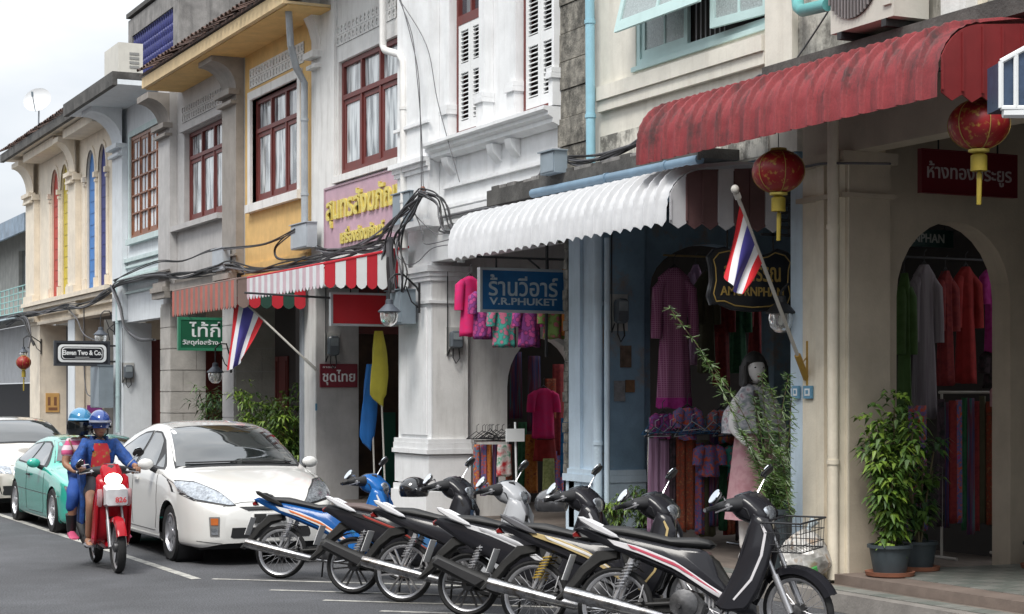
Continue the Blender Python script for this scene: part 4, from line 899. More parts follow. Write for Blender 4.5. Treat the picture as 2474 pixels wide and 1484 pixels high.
# small plates and posters
def plate(name,label,cat,y,pa,pb,yt,yb,m,th=.02,inner=None):
    X0,X1=XA(pa,y),XA(pb,y); z1=Z(yt,X0,y); z0=Z(yb,X0,y)
    o=thing(name,label,cat,((X0+X1)/2,y,z0)); mb=MB(); mb.box(X0,X1,y-th,y-.001,z0,z1); obj('board',mb,m,o,smooth=False)
    if inner:
        w_,h_=X1-X0,z1-z0
        for k,(a,b,c_,d) in enumerate(inner[1]): mb=MB(); mb.box(X0+a*w_,X0+b*w_,y-th-.004,y-th-.0005,z0+c_*h_,z0+d*h_); obj('print',mb,inner[0],o,smooth=False)
    return o
plate('poster','orange poster with brown print on the cream far wall','poster',yh0-.001,110,143,950,996,M('poster orange',(.62,.36,.12),rough=.7,var=.1),inner=(M('poster print',(.22,.1,.05),rough=.8,var=0),[(.15,.35,.35,.8),(.6,.8,.35,.8),(.2,.85,.1,.25)]))
plate('plate','purple notice plate above the riders','notice',yg0-.001,210,246,979,1000,M('purple plate',(.22,.04,.2),rough=.5,var=.1))
hb=M('house number blue',(.12,.3,.45),rough=.4,var=.1)
for px,lb in ((1934,'left small blue house number plate on the blue cream pier'),(1963,'right small blue house number plate on the cream pier')):
    yy=S(px); zz=Z(947,FX,yy); o=thing('house_number_plate',lb,'number plate',(FX-.06,yy,zz)); hw=.05 if px<1950 else .065
    mb=MB(); mb.box(FX-.06,FX-.04,yy-hw,yy+hw,zz-.06,zz+.055); obj('plate',mb,hb,o,smooth=False)
    mb=MB(); mb.box(FX-.064,FX-.061,yy-hw*.6,yy+hw*.6,zz-.035,zz+.03); p=obj('number_field',mb,letW,o,smooth=False)
    mb=MB(); mb.box(FX-.067,FX-.065,yy-hw*.3,yy+hw*.3,zz-.018,zz+.016); obj('number',mb,hb,o,smooth=False)
o=plate('plate','small blue plate low on the grey steel post','number plate',yc_0-.04,761,765,975,992,hb)
plate('notice','faded paper notice on the blue wall','notice',yb0-.001,1482,1508,920,970,M('faded notice',(.24,.24,.25),rough=.8,var=.3,scale=14))
plate('notice','small brown wooden plate beside the paper notice','notice',yb0-.001,1510,1531,918,948,M('brown plate',(.22,.12,.06),rough=.6,var=.3,scale=14))
plate('electric_plate','brown wooden meter board with broken fitting on the blue wall','board',yb0-.001,1497,1523,835,888,M('old board',(.16,.11,.08),rough=.8,var=.4,scale=10))
# ============================================================ CARS
def crom(keys,x):
    """smooth interpolation through (x,v) keys"""
    n=len(keys)
    if x<=keys[0][0]: return keys[0][1]
    if x>=keys[-1][0]: return keys[-1][1]
    for i in range(n-1):
        if keys[i][0]<=x<=keys[i+1][0]: break
    x0,v0=keys[i];x1,v1=keys[i+1]; h=x1-x0; t=(x-x0)/h
    def sl(j):
        if j<=0: return (keys[1][1]-keys[0][1])/(keys[1][0]-keys[0][0])
        if j>=n-1: return (keys[-1][1]-keys[-2][1])/(keys[-1][0]-keys[-2][0])
        a=(keys[j][1]-keys[j-1][1])/(keys[j][0]-keys[j-1][0]); b=(keys[j+1][1]-keys[j][1])/(keys[j+1][0]-keys[j][0])
        return 0 if a*b<=0 else 2*a*b/(a+b)
    m0,m1=sl(i)*h,sl(i+1)*h
    return v0*(2*t**3-3*t*t+1)+m0*(t**3-2*t*t+t)+v1*(-2*t**3+3*t*t)+m1*(t**3-t*t)
tyreM=M('tyre rubber',(.018,.018,.019),rough=.85,var=.2,bump=.2); alloy=M('alloy wheel',(.5,.5,.52),rough=.3,metal=.8,var=.08,bump=0)
chrome=M('chrome',(.78,.78,.8),rough=.12,metal=1,var=.08,bump=0,scale=8); blackP=M('black plastic',(.02,.02,.022),rough=.5,var=.1,bump=.05)
carGlass=M('car glass',(.012,.016,.016),rough=.02,var=0,bump=0,spec=.9,coat=1)
lampG=M('headlamp lens',(.45,.48,.52),rough=.08,var=.5,scale=26,bump=.3,metal=.6,coat=1); amber=M('amber lens',(.55,.15,.04),rough=.2,var=.1,bump=0,coat=.5)
seam=M('panel gap',(.05,.05,.05),var=0,bump=0)
def resample(pts,n):
    P_=pts+[pts[0]]; L_=[0]
    for a,b in zip(P_,P_[1:]): L_.append(L_[-1]+math.dist(a,b))
    out=[]
    for k in range(n):
        d=L_[-1]*k/n; i=max(j for j in range(len(L_)-1) if L_[j]<=d+1e-9); t=(d-L_[i])/max(1e-9,L_[i+1]-L_[i])
        out.append((P_[i][0]*(1-t)+P_[i+1][0]*t,P_[i][1]*(1-t)+P_[i+1][1]*t))
    return out
def car(label,spec,loc,rz,paint,group='cars parked along the row'):
    K=spec; Lc=K['L']; root=thing('parked_car',label,'car',loc,rz)
    ns=84; rings=[]
    for i in range(ns+1):
        t=i/ns; x=Lc*(t if 0.06<t<.94 else (t*t/.06*.5+t*.5 if t<=.06 else 1-((1-t)**2/.06*.5+(1-t)*.5)))
        g=lambda k: crom(K[k],x)
        w_,wr,zb,zs,zr,zt=g('w'),g('wr'),g('zb'),g('zs'),g('zr'),g('zt')
        cp=[(w_*.93,zb),(w_*.985,zb+.05),(w_,zb+(zs-zb)*.45),(w_*.995,zb+(zs-zb)*.75),(w_*.965,zs),(wr+(w_*.965-wr)*.45,zs+(zr-zs)*.55),(wr,zr),(wr*.8,zr+(zt-zr)*.6),(wr*.4,zt-(zt-zr)*.08),(0,zt)]
        half=[]
        for j in range(len(cp)-1):
            p0=cp[max(j-1,0)];p1=cp[j];p2=cp[j+1];p3=cp[min(j+2,len(cp)-1)]
            if j==len(cp)-2: p3=(-cp[-2][0],cp[-2][1])
            for q in range(4):
                u=q/4; f=lambda a,b,c,d: .5*((2*b)+(-a+c)*u+(2*a-5*b+4*c-d)*u*u+(-a+3*b-3*c+d)*u**3)
                half.append((f(p0[0],p1[0],p2[0],p3[0]),f(p0[1],p1[1],p2[1],p3[1])))
        half.append(cp[-1])
        ring=[(-x,y,z) for y,z in half]+[(-x,-y,z) for y,z in half[-2::-1]]
        rings.append(ring)
    n=len(rings[0]); vs=[list(p) for r_ in rings for p in r_]
    ra=K['ra']; wc=K['wheels']; inside=set(); r0=ra
    fs=[]
    def ins(p,c): return math.hypot(p[0]+c,p[2]-K['r'])<r0 and abs(p[1])>.45 and p[2]<K['r']+r0
    flag=[any(ins(p,c) for c in wc) for p in vs]
    for i in range(ns):
        for j in range(n-1):
            f=(i*n+j,i*n+j+1,(i+1)*n+j+1,(i+1)*n+j)
            if all(flag[a] for a in f): continue
            fs.append(f)
    for k,p in enumerate(vs):
        if flag[k]:
            for c in wc:
                if ins(p,c):
                    d=Vector((p[0]+c,p[2]-K['r'])); 
                    if d.length>1e-6: d=d.normalized()*r0; p[0]=-c+d.x; p[2]=K['r']+d.y
    fs.append(tuple(range(n))[::-1]); fs.append(tuple(ns*n+j for j in range(n)))
    fs=[f for f in fs]
    mb=MB(); mb.add([tuple(p) for p in vs],[f[::-1] for f in fs])
    body=obj('body',mb,paint,root,local=True,ang=50)
    bv=BVHTree.FromPolygons([Vector(v) for v in mb.v],[f for f in mb.f])
    def hit(u,v,side):
        if side=='f': o,d=Vector((2,u,v)),Vector((-1,0,0))
        elif side=='t': o,d=Vector((u,v,3)),Vector((0,0,-1))
        else: s=1 if side=='l' else -1; o,d=Vector((u,3*s,v)),Vector((0,-s,0))
        h=bv.ray_cast(o,d)
        if h[0] is None: return None
        nn=h[1]; 
        if nn.dot(d)>0: nn=-nn
        return h[0],nn
    def patch(name,outl,side,mat,off=.005,parent=None,n=40,rg=7,edge=True):
        o=resample(outl,n); cx=sum(p[0] for p in o)/n; cy=sum(p[1] for p in o)/n
        mbp=MB(); rgs=[]
        for k in range(rg+1):
            s=1-k/rg; ring=[]
            if k==rg: s=.001
            for p in o:
                q=(cx+(p[0]-cx)*s,cy+(p[1]-cy)*s); h=hit(*q,side)
                if h is None: h=hit(cx+(p[0]-cx)*s*.97,cy+(p[1]-cy)*s*.97,side)
                if h is None: return None
                ring.append(tuple(h[0]+h[1]*off))
            rgs.append(ring)
        if edge:
            rgs.insert(0,[tuple(Vector(p)-Vector(hit(*q,side)[1])*(off+.004)) if hit(*q,side) else p for p,q in zip(rgs[0],o)])
        mbp.ring(rgs,cap=False); return obj(name,mbp,mat,parent or root,local=True,ang=30)
    def seamline(pts,side,name='panel_seam',r=.004,mat=seam):
        q=[]
        for a,b in zip(pts,pts[1:]):
            for k in range(8):
                h=hit(a[0]+(b[0]-a[0])*k/8,a[1]+(b[1]-a[1])*k/8,side)
                if h: q.append(h[0]+h[1]*.0005)
        if len(q)>1: m_=MB(); m_.tube(q,r,5); obj(name,m_,mat,root,local=True)
    # wheels and wells
    for c in wc:
        for s in (1,-1):
            yo=K['track']*s
            m_=MB(); m_.tube([(-c,yo-.3*s,K['r']),(-c,yo-.02*s,K['r'])],r0+.005,20,cap=False); 
            m_=MB(); m_.lathe([(r0+.004,0),(r0+.004,.25),(.02,.26)],c=(-c,yo-.27*s if s>0 else yo+.27,K['r']),n=24,axis='y',cap=False) if False else None
            w2=MB(); k=24; prof=[(r0+.006,yo-.015*s),(r0+.006,yo-.3*s),(.01,yo-.31*s)]
            w2.ring([[(-c+rr_*math.cos(2*PI*a/k),yy,K['r']+rr_*math.sin(2*PI*a/k)) for a in range(k)] for rr_,yy in prof],cap=False)
            obj('wheel_well',w2,blackP,root,local=True)
            r=K['r']; tp=[(r*.7,-.09),(r*.93,-.1),(r,-.075),(r,.075),(r*.93,.1),(r*.7,.09)]
            t_=MB(); t_.ring([[(-c+rr_*math.cos(2*PI*a/32),yo-.1*s+yy,K['r']+rr_*math.sin(2*PI*a/32)) for a in range(32)] for rr_,yy in tp],loop=True)
            ty=obj('wheel',t_,tyreM,root,local=True)
            yf=yo-.1*s+.085*s; rm=MB()
            rp=[(r*.72,yf),(r*.66,yf+.008*s),(r*.62,yf-.02*s),(r*.6,yf-.09*s)]
            rm.ring([[(-c+rr_*math.cos(2*PI*a/32),yy,r+rr_*math.sin(2*PI*a/32)) for a in range(32)] for rr_,yy in rp],cap=False)
            ob=obj('rim',rm,K.get('rimm',alloy),ty,local=True)
            sp=MB()
            for q in range(K.get('spokes',7)):
                an=2*PI*q/K.get('spokes',7)
                A=Vector((math.cos(an),0,math.sin(an))); B=Vector((-math.sin(an),0,math.cos(an))); C=Vector((-c,yf-.012*s,r))
                p=[C+A*r*.12+B*.03,C+A*r*.64+B*.018,C+A*r*.64-B*.018,C+A*r*.12-B*.03]; dd=Vector((0,-.03*s,0))
                sp.ring([[tuple(v) for v in p],[tuple(v+dd) for v in p]])
            sp.ring([[(-c+rr_*math.cos(2*PI*a/16),yy,r+rr_*math.sin(2*PI*a/16)) for a in range(16)] for rr_,yy in ((.02,yf-.0*s),(r*.17,yf-.005*s),(r*.18,yf-.04*s))],cap=True)
            obj('spokes',sp,K.get('rimm',alloy),ty,local=True)
            bd=MB(); bd.ring([[(-c+rr_*math.cos(2*PI*a/20),yf-.07*s,r+rr_*math.sin(2*PI*a/20)) for a in range(20)] for rr_ in (r*.58,.01)],cap=False); obj('brake_disc',bd,M('brake disc',(.1,.1,.1),rough=.4,metal=.6,var=.1),ty,local=True)
    # glass
    b=K['ws']; sealm=blackP
    patch('windscreen_seal',K['ws_seal'],'f',sealm,.003); ws=patch('windscreen',b,'f',carGlass,.007,n=56,rg=9)
    for s in ('l','r'):
        for wdw in K['side']: 
            patch('window_seal',[(x*1.0,z) for x,z in wdw['seal']],s,sealm,.003); patch('side_window',wdw['glass'],s,carGlass,.006)
        for ln in K['seams']: seamline(ln,s)
        hy=1 if s=='l' else -1
        for hx,hz in K['handles']:
            h=hit(hx,hz,s)
            if h: m_=MB(); m_.box(hx-.09,hx+.09,h[0].y-.01,h[0].y+.03*hy,hz-.012,hz+.014); obj('door_handle',m_,K.get('handlem',paint),root,local=True)
        mx_,mz=K['mirror']; h=hit(mx_,mz-.05,s); yb=(h[0].y if h else .8*hy)
        m_=MB(); m_._ball((mx_,yb+.12*hy,mz+.02),.092,14,8,.6,1.0,.7); mo=obj('door_mirror',m_,paint,root,local=True)
        m_=MB(); m_.tube([(mx_,yb-.01*hy,mz-.06),(mx_,yb+.06*hy,mz-.02)],.03,8); obj('mirror_stalk',m_,blackP,mo,local=True)
        m_=MB(); m_._ball((mx_-.03,yb+.12*hy,mz+.02),.085,14,8,.5,1.05,.72); obj('mirror_glass',m_,blackP,mo,local=True)
    for nm,side,ol,mt,off in K['front']:
        patch(nm,ol,side,mt,off); 
        if side=='f' and min(p[0] for p in ol)*max(p[0] for p in ol)>0: patch(nm,[(-a,z) for a,z in ol][::-1],side,mt,off)
    for ln in K['fseams']: seamline(ln,'f'); 
    # under side
    m_=MB(); m_.box(-Lc+.35,-.3,-.68,.68,.16,K['floor']); obj('underbody',m_,blackP,root,smooth=False,local=True)
    # wipers
    if 'wip' in K:
        for (a,b_) in K['wip']:
            q=[]
            for k in range(7):
                h=hit(a[0]+(b_[0]-a[0])*k/6,a[1]+(b_[1]-a[1])*k/6,'f'); q.append(h[0]+h[1]*.02)
            m_=MB(); m_.tube(q,.009,5); obj('wiper',m_,blackP,root,local=True)
    return root,hit
pw=M('pearl white car paint',(.74,.735,.71),rough=.14,var=0,bump=0,coat=1,obj=True)
prius=dict(L=4.46,r=.305,ra=.35,wheels=(.92,3.62),track=.84,floor=.24,spokes=7,
 w=[(0,.5),(.06,.62),(.16,.72),(.35,.80),(.65,.85),(1.1,.868),(2.2,.872),(3.5,.865),(4.1,.82),(4.35,.76),(4.46,.66)],
 wr=[(0,.40),(.1,.5),(.35,.62),(.8,.70),(1.05,.715),(1.5,.65),(1.95,.585),(2.5,.565),(3.5,.54),(4.1,.58),(4.46,.5)],
 zb=[(0,.24),(.2,.19),(1,.2),(3.6,.2),(4.3,.24),(4.46,.34)],
 zs=[(0,.52),(.1,.60),(.35,.72),(.8,.86),(1.2,.92),(2.2,.955),(3.4,.99),(4.1,1.0),(4.46,.9)],
 zr=[(0,.56),(.1,.67),(.35,.79),(.8,.91),(1.05,.96),(1.5,1.19),(1.95,1.37),(2.5,1.42),(3.5,1.33),(4.1,1.14),(4.46,.95)],
 zt=[(0,.59),(.1,.71),(.35,.83),(.8,.95),(1.05,1.0),(1.5,1.25),(1.95,1.43),(2.5,1.49),(3.5,1.41),(4.1,1.18),(4.46,.98)],
 ws=[(-.7,1.0),(-.35,1.018),(0,1.022),(.35,1.018),(.7,1.0),(.68,1.06),(.575,1.36),(.555,1.392),(.3,1.418),(0,1.425),(-.3,1.418),(-.555,1.392),(-.575,1.36),(-.68,1.06)],
 ws_seal=[(-.725,.98),(-.35,.998),(0,1.002),(.35,.998),(.725,.98),(.7,1.06),(.592,1.37),(.565,1.404),(.3,1.43),(0,1.437),(-.3,1.43),(-.565,1.404),(-.592,1.37),(-.7,1.06)],
 side=[dict(glass=[(-1.62,1.0),(-2.36,1.01),(-2.36,1.35),(-2.1,1.345),(-1.85,1.27)],seal=[(-1.25,.965),(-2.4,.985),(-2.4,1.375),(-2.1,1.365),(-1.8,1.28),(-1.3,1.0)]),
       dict(glass=[(-2.46,1.01),(-3.3,1.04),(-3.45,1.16),(-3.1,1.28),(-2.8,1.33),(-2.46,1.35)],seal=[(-2.42,.985),(-3.33,1.01),(-3.55,1.17),(-3.1,1.305),(-2.8,1.355),(-2.42,1.375)]),
       dict(glass=[(-1.33,.985),(-1.57,.995),(-1.57,1.13)],seal=[(-1.3,.97),(-1.6,.98),(-1.6,1.16)])],
 seams=[[(-1.38,.95),(-1.36,.5),(-1.42,.3)],[(-2.42,.96),(-2.44,.5),(-2.4,.3)],[(-3.4,.98),(-3.2,.62),(-3.1,.5)],[(-1.42,.3),(-3.1,.3)],[(-.35,.72),(-.7,.83),(-1.3,.93)]],
 handles=[(-2.22,.84),(-3.2,.87)],mirror=(-1.5,1.0),
 front=[('headlamp_seal','f',[(.845,.875),(.66,.865),(.5,.775),(.36,.625),(.45,.62),(.76,.675),(.85,.75)],blackP,.003),
        ('headlamp','f',[(.83,.86),(.66,.85),(.5,.76),(.375,.633),(.45,.635),(.74,.69),(.83,.76)],lampG,.008),
        ('upper_grille','f',[(-.34,.615),(.34,.615),(.26,.575),(-.26,.575)],blackP,.004),
        ('lower_grille','f',[(-.42,.40),(.42,.40),(.44,.29),(-.44,.29)],blackP,.004),
        ('fog_lamp_housing','f',[(.545,.515),(.645,.515),(.635,.31),(.55,.31)],M('grey lamp housing',(.18,.18,.18),rough=.4),.004),
        ('indicator','f',[(.56,.50),(.63,.50),(.627,.43),(.562,.43)],amber,.009),
        ('fog_lamp','f',[(.562,.40),(.627,.40),(.622,.33),(.565,.33)],lampG,.009),
        ('number_plate','f',[(-.19,.545),(.19,.545),(.19,.44),(-.19,.44)],M('number plate white',(.7,.7,.7),rough=.4,var=.05),.02)],
 fseams=[[(-.5,.62),(-.3,.66),(0,.665),(.3,.66),(.5,.62)],[(-.74,.26),(-.5,.235),(0,.25),(.5,.235),(.74,.26)]],
 wip=[((-.6,1.025),(-.02,1.035)),((.03,1.03),(.6,1.02))])
root,hit=car('white hatchback with large headlamps parked behind the blue motorcycle',prius,(5.98,18.33,0),R(-90),pw)
# badge and plate characters
h=hit(0,.6,'f'); 
mb=MB(); q=[]
for a in range(16): q.append((h[0].x+.012,.055*math.cos(2*PI*a/16),.70+.035*math.sin(2*PI*a/16)))
h=hit(0,.70,'f'); q=[(h[0].x+.01,y,z) for _,y,z in q]; mb.tube(q,.006,6,loop=True); mb.tube([(h[0].x+.01,-.05,.712),(h[0].x+.012,0,.72),(h[0].x+.01,.05,.712)],.005,6); obj('badge',mb,chrome,root,local=True)
h=hit(0,.49,'f')
def ftext(s,mat,parent,x,yc,zc,w_,h_):
    vs,fs=text_verts(s,1,.01,.02); xs=[v[0] for v in vs]; ys=[v[1] for v in vs]; mb=MB()
    mb.add([(x+v[2]*.1,((v[0]-min(xs))/(max(xs)-min(xs))-.5)*w_+yc,zc+((v[1]-min(ys))/(max(ys)-min(ys))-.5)*h_) for v in vs],fs); return obj('lettering',mb,mat,parent,smooth=False,local=True)
ftext('กจ 826',M('plate black',(.03,.03,.03),var=0,bump=0),root,h[0].x+.03,0,.492,.32,.07)
mb=MB(); mb.box(h[0].x+.02,h[0].x+.026,-.19,-.06,.445,.54); obj('plate_sticker',mb,M('plate black'),root,smooth=False,local=True)
tealP=M('teal car paint',(.04,.42,.33),rough=.14,var=0,bump=0,coat=1)
civic=dict(L=4.0,r=.285,ra=.315,wheels=(.78,3.35),track=.845,floor=.2,spokes=10,rimm=M('polished rim',(.7,.7,.72),rough=.25,metal=.7,var=.05),
 w=[(0,.55),(.06,.68),(.16,.76),(.4,.82),(1.1,.845),(2.2,.85),(3.3,.84),(3.8,.78),(4.0,.7)],
 wr=[(0,.45),(.1,.56),(.35,.66),(1.0,.70),(1.2,.69),(1.5,.62),(1.8,.56),(2.5,.54),(3.2,.54),(3.8,.6),(4.0,.55)],
 zb=[(0,.2),(.2,.14),(3.6,.14),(4.0,.25)],
 zs=[(0,.5),(.1,.58),(.4,.66),(1.0,.76),(1.3,.79),(2.2,.81),(3.4,.83),(3.8,.82),(4.0,.7)],
 zr=[(0,.54),(.1,.62),(.4,.70),(1.0,.80),(1.2,.83),(1.5,1.0),(1.8,1.13),(2.5,1.18),(3.2,1.13),(3.75,.9),(4.0,.75)],
 zt=[(0,.57),(.1,.65),(.4,.74),(1.0,.84),(1.2,.88),(1.5,1.06),(1.8,1.19),(2.5,1.245),(3.2,1.19),(3.75,.94),(4.0,.78)],
 ws=[(-.66,.9),(0,.92),(.66,.9),(.54,1.15),(.3,1.18),(0,1.185),(-.3,1.18),(-.54,1.15)],ws_seal=[(-.69,.88),(0,.9),(.69,.88),(.56,1.165),(.3,1.195),(0,1.2),(-.3,1.195),(-.56,1.165)],
 side=[dict(glass=[(-1.5,.84),(-2.4,.85),(-2.4,1.12),(-2.1,1.125),(-1.85,1.08)],seal=[(-1.35,.825),(-2.44,.832),(-2.44,1.145),(-2.1,1.148),(-1.8,1.09)]),
       dict(glass=[(-2.5,.85),(-3.25,.87),(-3.3,.98),(-3.05,1.08),(-2.5,1.12)],seal=[(-2.46,.832),(-3.3,.85),(-3.38,.98),(-3.05,1.105),(-2.46,1.145)])],
 seams=[[(-1.3,.8),(-1.3,.3),(-1.35,.22)],[(-2.45,.81),(-2.45,.3),(-2.42,.22)],[(-1.35,.22),(-2.42,.22)],[(-.4,.48),(-3.4,.5)]],
 handles=[(-2.25,.7)],handlem=blackP,mirror=(-1.5,.86),
 front=[('headlamp','f',[(.78,.62),(.35,.60),(.33,.52),(.76,.52)],lampG,.006),('indicator','f',[(.76,.42),(.62,.42),(.62,.36),(.76,.36)],amber,.008),('lower_grille','f',[(-.45,.36),(.45,.36),(.45,.22),(-.45,.22)],blackP,.004),('indicator','r',[(-.38,.47),(-.5,.47),(-.5,.42),(-.38,.42)],amber,.006)],
 fseams=[[(-.3,.6),(.3,.6)]],wip=[((-.55,.915),(0,.93))])
car('lowered teal hatchback with polished rims parked behind the scooter riders',civic,(5.66,23.1,0),R(-90),tealP)
goldP=M('champagne car paint',(.6,.56,.5),rough=.16,metal=.2,var=0,bump=0,coat=1)
sed=dict(L=4.5,r=.31,ra=.35,wheels=(.9,3.5),track=.85,floor=.24,spokes=8,
 w=[(0,.55),(.06,.68),(.18,.76),(.4,.83),(1.1,.865),(2.2,.87),(3.6,.86),(4.2,.8),(4.5,.7)],
 wr=[(0,.45),(.1,.56),(.35,.66),(1.0,.72),(1.25,.72),(1.6,.66),(2.0,.58),(2.6,.56),(3.3,.56),(3.8,.64),(4.5,.6)],
 zb=[(0,.24),(.2,.2),(4.2,.2),(4.5,.3)],
 zs=[(0,.56),(.1,.64),(.4,.74),(1.0,.86),(1.4,.9),(2.5,.94),(3.8,.95),(4.5,.85)],
 zr=[(0,.6),(.1,.69),(.4,.79),(1.0,.91),(1.25,.96),(1.6,1.15),(2.0,1.31),(2.6,1.36),(3.3,1.3),(3.8,1.03),(4.5,.9)],
 zt=[(0,.63),(.1,.73),(.4,.84),(1.0,.96),(1.25,1.01),(1.6,1.21),(2.0,1.37),(2.6,1.43),(3.3,1.37),(3.8,1.07),(4.5,.95)],
 ws=[(-.68,1.03),(0,1.05),(.68,1.03),(.56,1.33),(.3,1.36),(0,1.365),(-.3,1.36),(-.56,1.33)],ws_seal=[(-.71,1.01),(0,1.03),(.71,1.01),(.58,1.345),(.3,1.375),(0,1.38),(-.3,1.375),(-.58,1.345)],
 side=[dict(glass=[(-1.6,.97),(-2.4,.98),(-2.4,1.3),(-2.1,1.3)],seal=[(-1.45,.95),(-2.44,.96),(-2.44,1.33),(-2.05,1.32)])],seams=[[(-1.4,.9),(-1.4,.3)]],handles=[(-2.2,.83)],mirror=(-1.65,1.0),
 front=[('headlamp','f',[(.8,.76),(.42,.70),(.4,.6),(.78,.62)],lampG,.006),('upper_grille','f',[(-.3,.67),(.3,.67),(.28,.58),(-.28,.58)],blackP,.004),('lower_grille','f',[(-.6,.42),(.6,.42),(.55,.28),(-.55,.28)],blackP,.004)],
 fseams=[[(-.4,.72),(.4,.72)]])
car('champagne coloured saloon car at the left edge behind the teal hatchback',sed,(5.45,27.9,0),R(-90),goldP)
# ============================================================ MOTORCYCLES
def bike(label,loc,heading,lean=-7,body=(.02,.02,.024),seatc=(.014,.014,.015),stripe=None,shield=None,chromeM=True,scooter=False,basket=False,steer=-25,
         grab=(.75,.75,.78),cat='motorcycle',group='motorcycles parked side by side at the kerb',name='motorcycle',inner=None,screen=None,mir=True,lit=False,fenderc=None,spoke=True,mudflap=True,sc=1.0,tail=None,seatbump=0,hub=None,springc=None):
    root=thing(name,label,cat,loc,heading,group); root.rotation_euler=(R(lean),0,heading); root.scale=(sc,sc,sc)
    bm_=M('bike paint %s'%(body,),body,rough=.16,var=0,bump=0,coat=0,spec=.22); sm=M('bike seat %s'%(seatc,),seatc,rough=.55,var=.12,bump=.1,scale=9)
    sh=M('bike paint %s'%(shield,),shield,rough=.16,var=0,bump=0,coat=0,spec=.22) if shield else bm_
    fe=M('bike paint %s'%(fenderc,),fenderc,rough=.3,var=0,bump=0,coat=.6) if fenderc else bm_
    silver=M('bike silver',(.55,.55,.57),rough=.35,metal=.7,var=.1,bump=0,scale=12); grb=M('grab rail %s'%(grab,),grab,rough=.35,metal=.3,var=.08,bump=0)
    engM=M('engine metal',(.12,.12,.125),rough=.45,metal=.7,var=.3,scale=14); dusty=M('dusty black plastic',(.017,.0165,.016),rough=.6,var=.3,scale=10,bump=.1)
    WB=1.27; r=.272 if not scooter else .262; tw=.036 if not scooter else .048
    ax=Vector((-math.sin(R(26)),0,math.cos(R(26)))); Tm=Matrix.Translation((1.03,0,.82))@Matrix.Rotation(R(steer),4,ax)@Matrix.Translation((-1.03,0,-.82))
    def O(n,mb,m,p=root,ang=38): return obj(n,mb,m,p,local=True,ang=ang)
    def mbT(st_): 
        m=MB(); 
        if st_: m.T=Tm
        return m
    def wheel(cx,st_):
        K=36; prof=[(r-.045,-tw*.6),(r-.02,-tw),(r-.006,-tw*.6),(r,0),(r-.006,tw*.6),(r-.02,tw),(r-.045,tw*.6)]
        m=mbT(st_); m.ring([[(cx+q*math.cos(2*PI*a/K),y,r+q*math.sin(2*PI*a/K)) for a in range(K)] for q,y in prof],loop=True); w_=O('wheel',m,tyreM)
        m=mbT(st_); rr_=r-.05; pr=[(rr_+.012,-.026),(rr_,-.022),(rr_-.012,-.01),(rr_-.012,.01),(rr_,.022),(rr_+.012,.026)]
        m.ring([[(cx+q*math.cos(2*PI*a/K),y,r+q*math.sin(2*PI*a/K)) for a in range(K)] for q,y in pr],loop=True); O('rim',m,silver,w_)
        m=mbT(st_)
        if spoke:
            for q in range(28):
                a=2*PI*q/28; b=a+(.55 if q%2 else -.55); s=.02*(1 if q%4<2 else -1)
                m.tube([(cx+.04*math.cos(b),s,r+.04*math.sin(b)),(cx+(rr_-.008)*math.cos(a),0,r+(rr_-.008)*math.sin(a))],.0022,4,cap=False)
            O('spokes',m,silver,w_)
        else:
            for q in range(6):
                a=2*PI*q/6; A=Vector((math.cos(a),0,math.sin(a))); B=Vector((-math.sin(a),0,math.cos(a))); C=Vector((cx,0,r))
                for e in (-1,1):
                    p=[C+A*.03+B*.012*e,C+A*(rr_-.005)+B*.03*e,C+A*(rr_-.005)+B*(.03*e+.014),C+A*.03+B*(.012*e+.014)]
                    m.ring([[tuple(v+Vector((0,-.012,0))) for v in p],[tuple(v+Vector((0,.012,0))) for v in p]])
            O('spokes',m,engM if scooter else silver,w_)
        m=mbT(st_); m.lathe([(.02,-.06),(.05,-.045),(.055,-.02),(.055,.02),(.05,.045),(.02,.06)],c=(cx,0,r),n=16,axis='y'); O('hub',m,M('hub %s'%(hub,),hub,rough=.4,metal=.6,var=.2) if hub else engM,w_)
    wheel(0,False); wheel(WB,True)
    # swing arm, shocks, chain case
    for s in (1,-1):
        m=MB(); m.tube([(0,.06*s,r),(.42,.06*s,r+.03)],.014,8); O('swing_arm',m,dusty)
        m=MB(); m.tube([(.0,.1*s,r+.02),(.13,.1*s,.60)],.014,8); m.tube([(.07,.1*s,r+.18),(.13,.1*s,.60)],.022,8); sk=O('shock_absorber',m,silver)
        m=MB(); q=[]
        for k in range(60):
            t=k/59; a=t*2*PI*8; c_=Vector((.035,.1*s,r+.12)).lerp(Vector((.12,.1*s,.57)),t); q.append((c_.x+.03*math.cos(a),c_.y+.03*math.sin(a),c_.z))
        m.tube(q,.006,5); O('spring',m,M('spring %s'%(springc,),springc,rough=.4,var=.1) if springc else silver,sk)
        m=MB(); m.tube([(.48,.09*s,r+.02),(.48,.2*s,r+.01)],.011,6); m.tube([(.48,.15*s,r+.01),(.48,.22*s,r+.01)],.018,8); O('foot_peg',m,blackP)
        m=MB(); m.tube([(.22,.1*s,r+.02),(.22,.19*s,r+.04)],.01,6); m.tube([(.22,.14*s,r+.03),(.22,.2*s,r+.045)],.016,8); O('pillion_peg',m,blackP)
    m=MB(); m.slab([(-.05,r+.04),(.42,r+.07),(.46,r+.02),(.42,r-.04),(-.03,r-.05),(-.08,r)],.085,.012,.008); O('chain_case',m,dusty)
    # engine
    m=MB(); m.lathe([(.04,-.13),(.1,-.11),(.105,0),(.1,.11),(.04,.13)],c=(.5,0,.3),n=16,axis='y'); m.slab([(.42,.2),(.62,.19),(.66,.3),(.58,.38),(.42,.37)],0,.1,.02); O('engine',m,engM)
    m=MB()
    for k in range(7): m.box(.64+k*.026,.652+k*.026,-.07,.07,.27+k*.004,.39+k*.004)
    m.box(.64,.86,-.045,.045,.29,.37); O('cylinder',m,silver,ang=30)
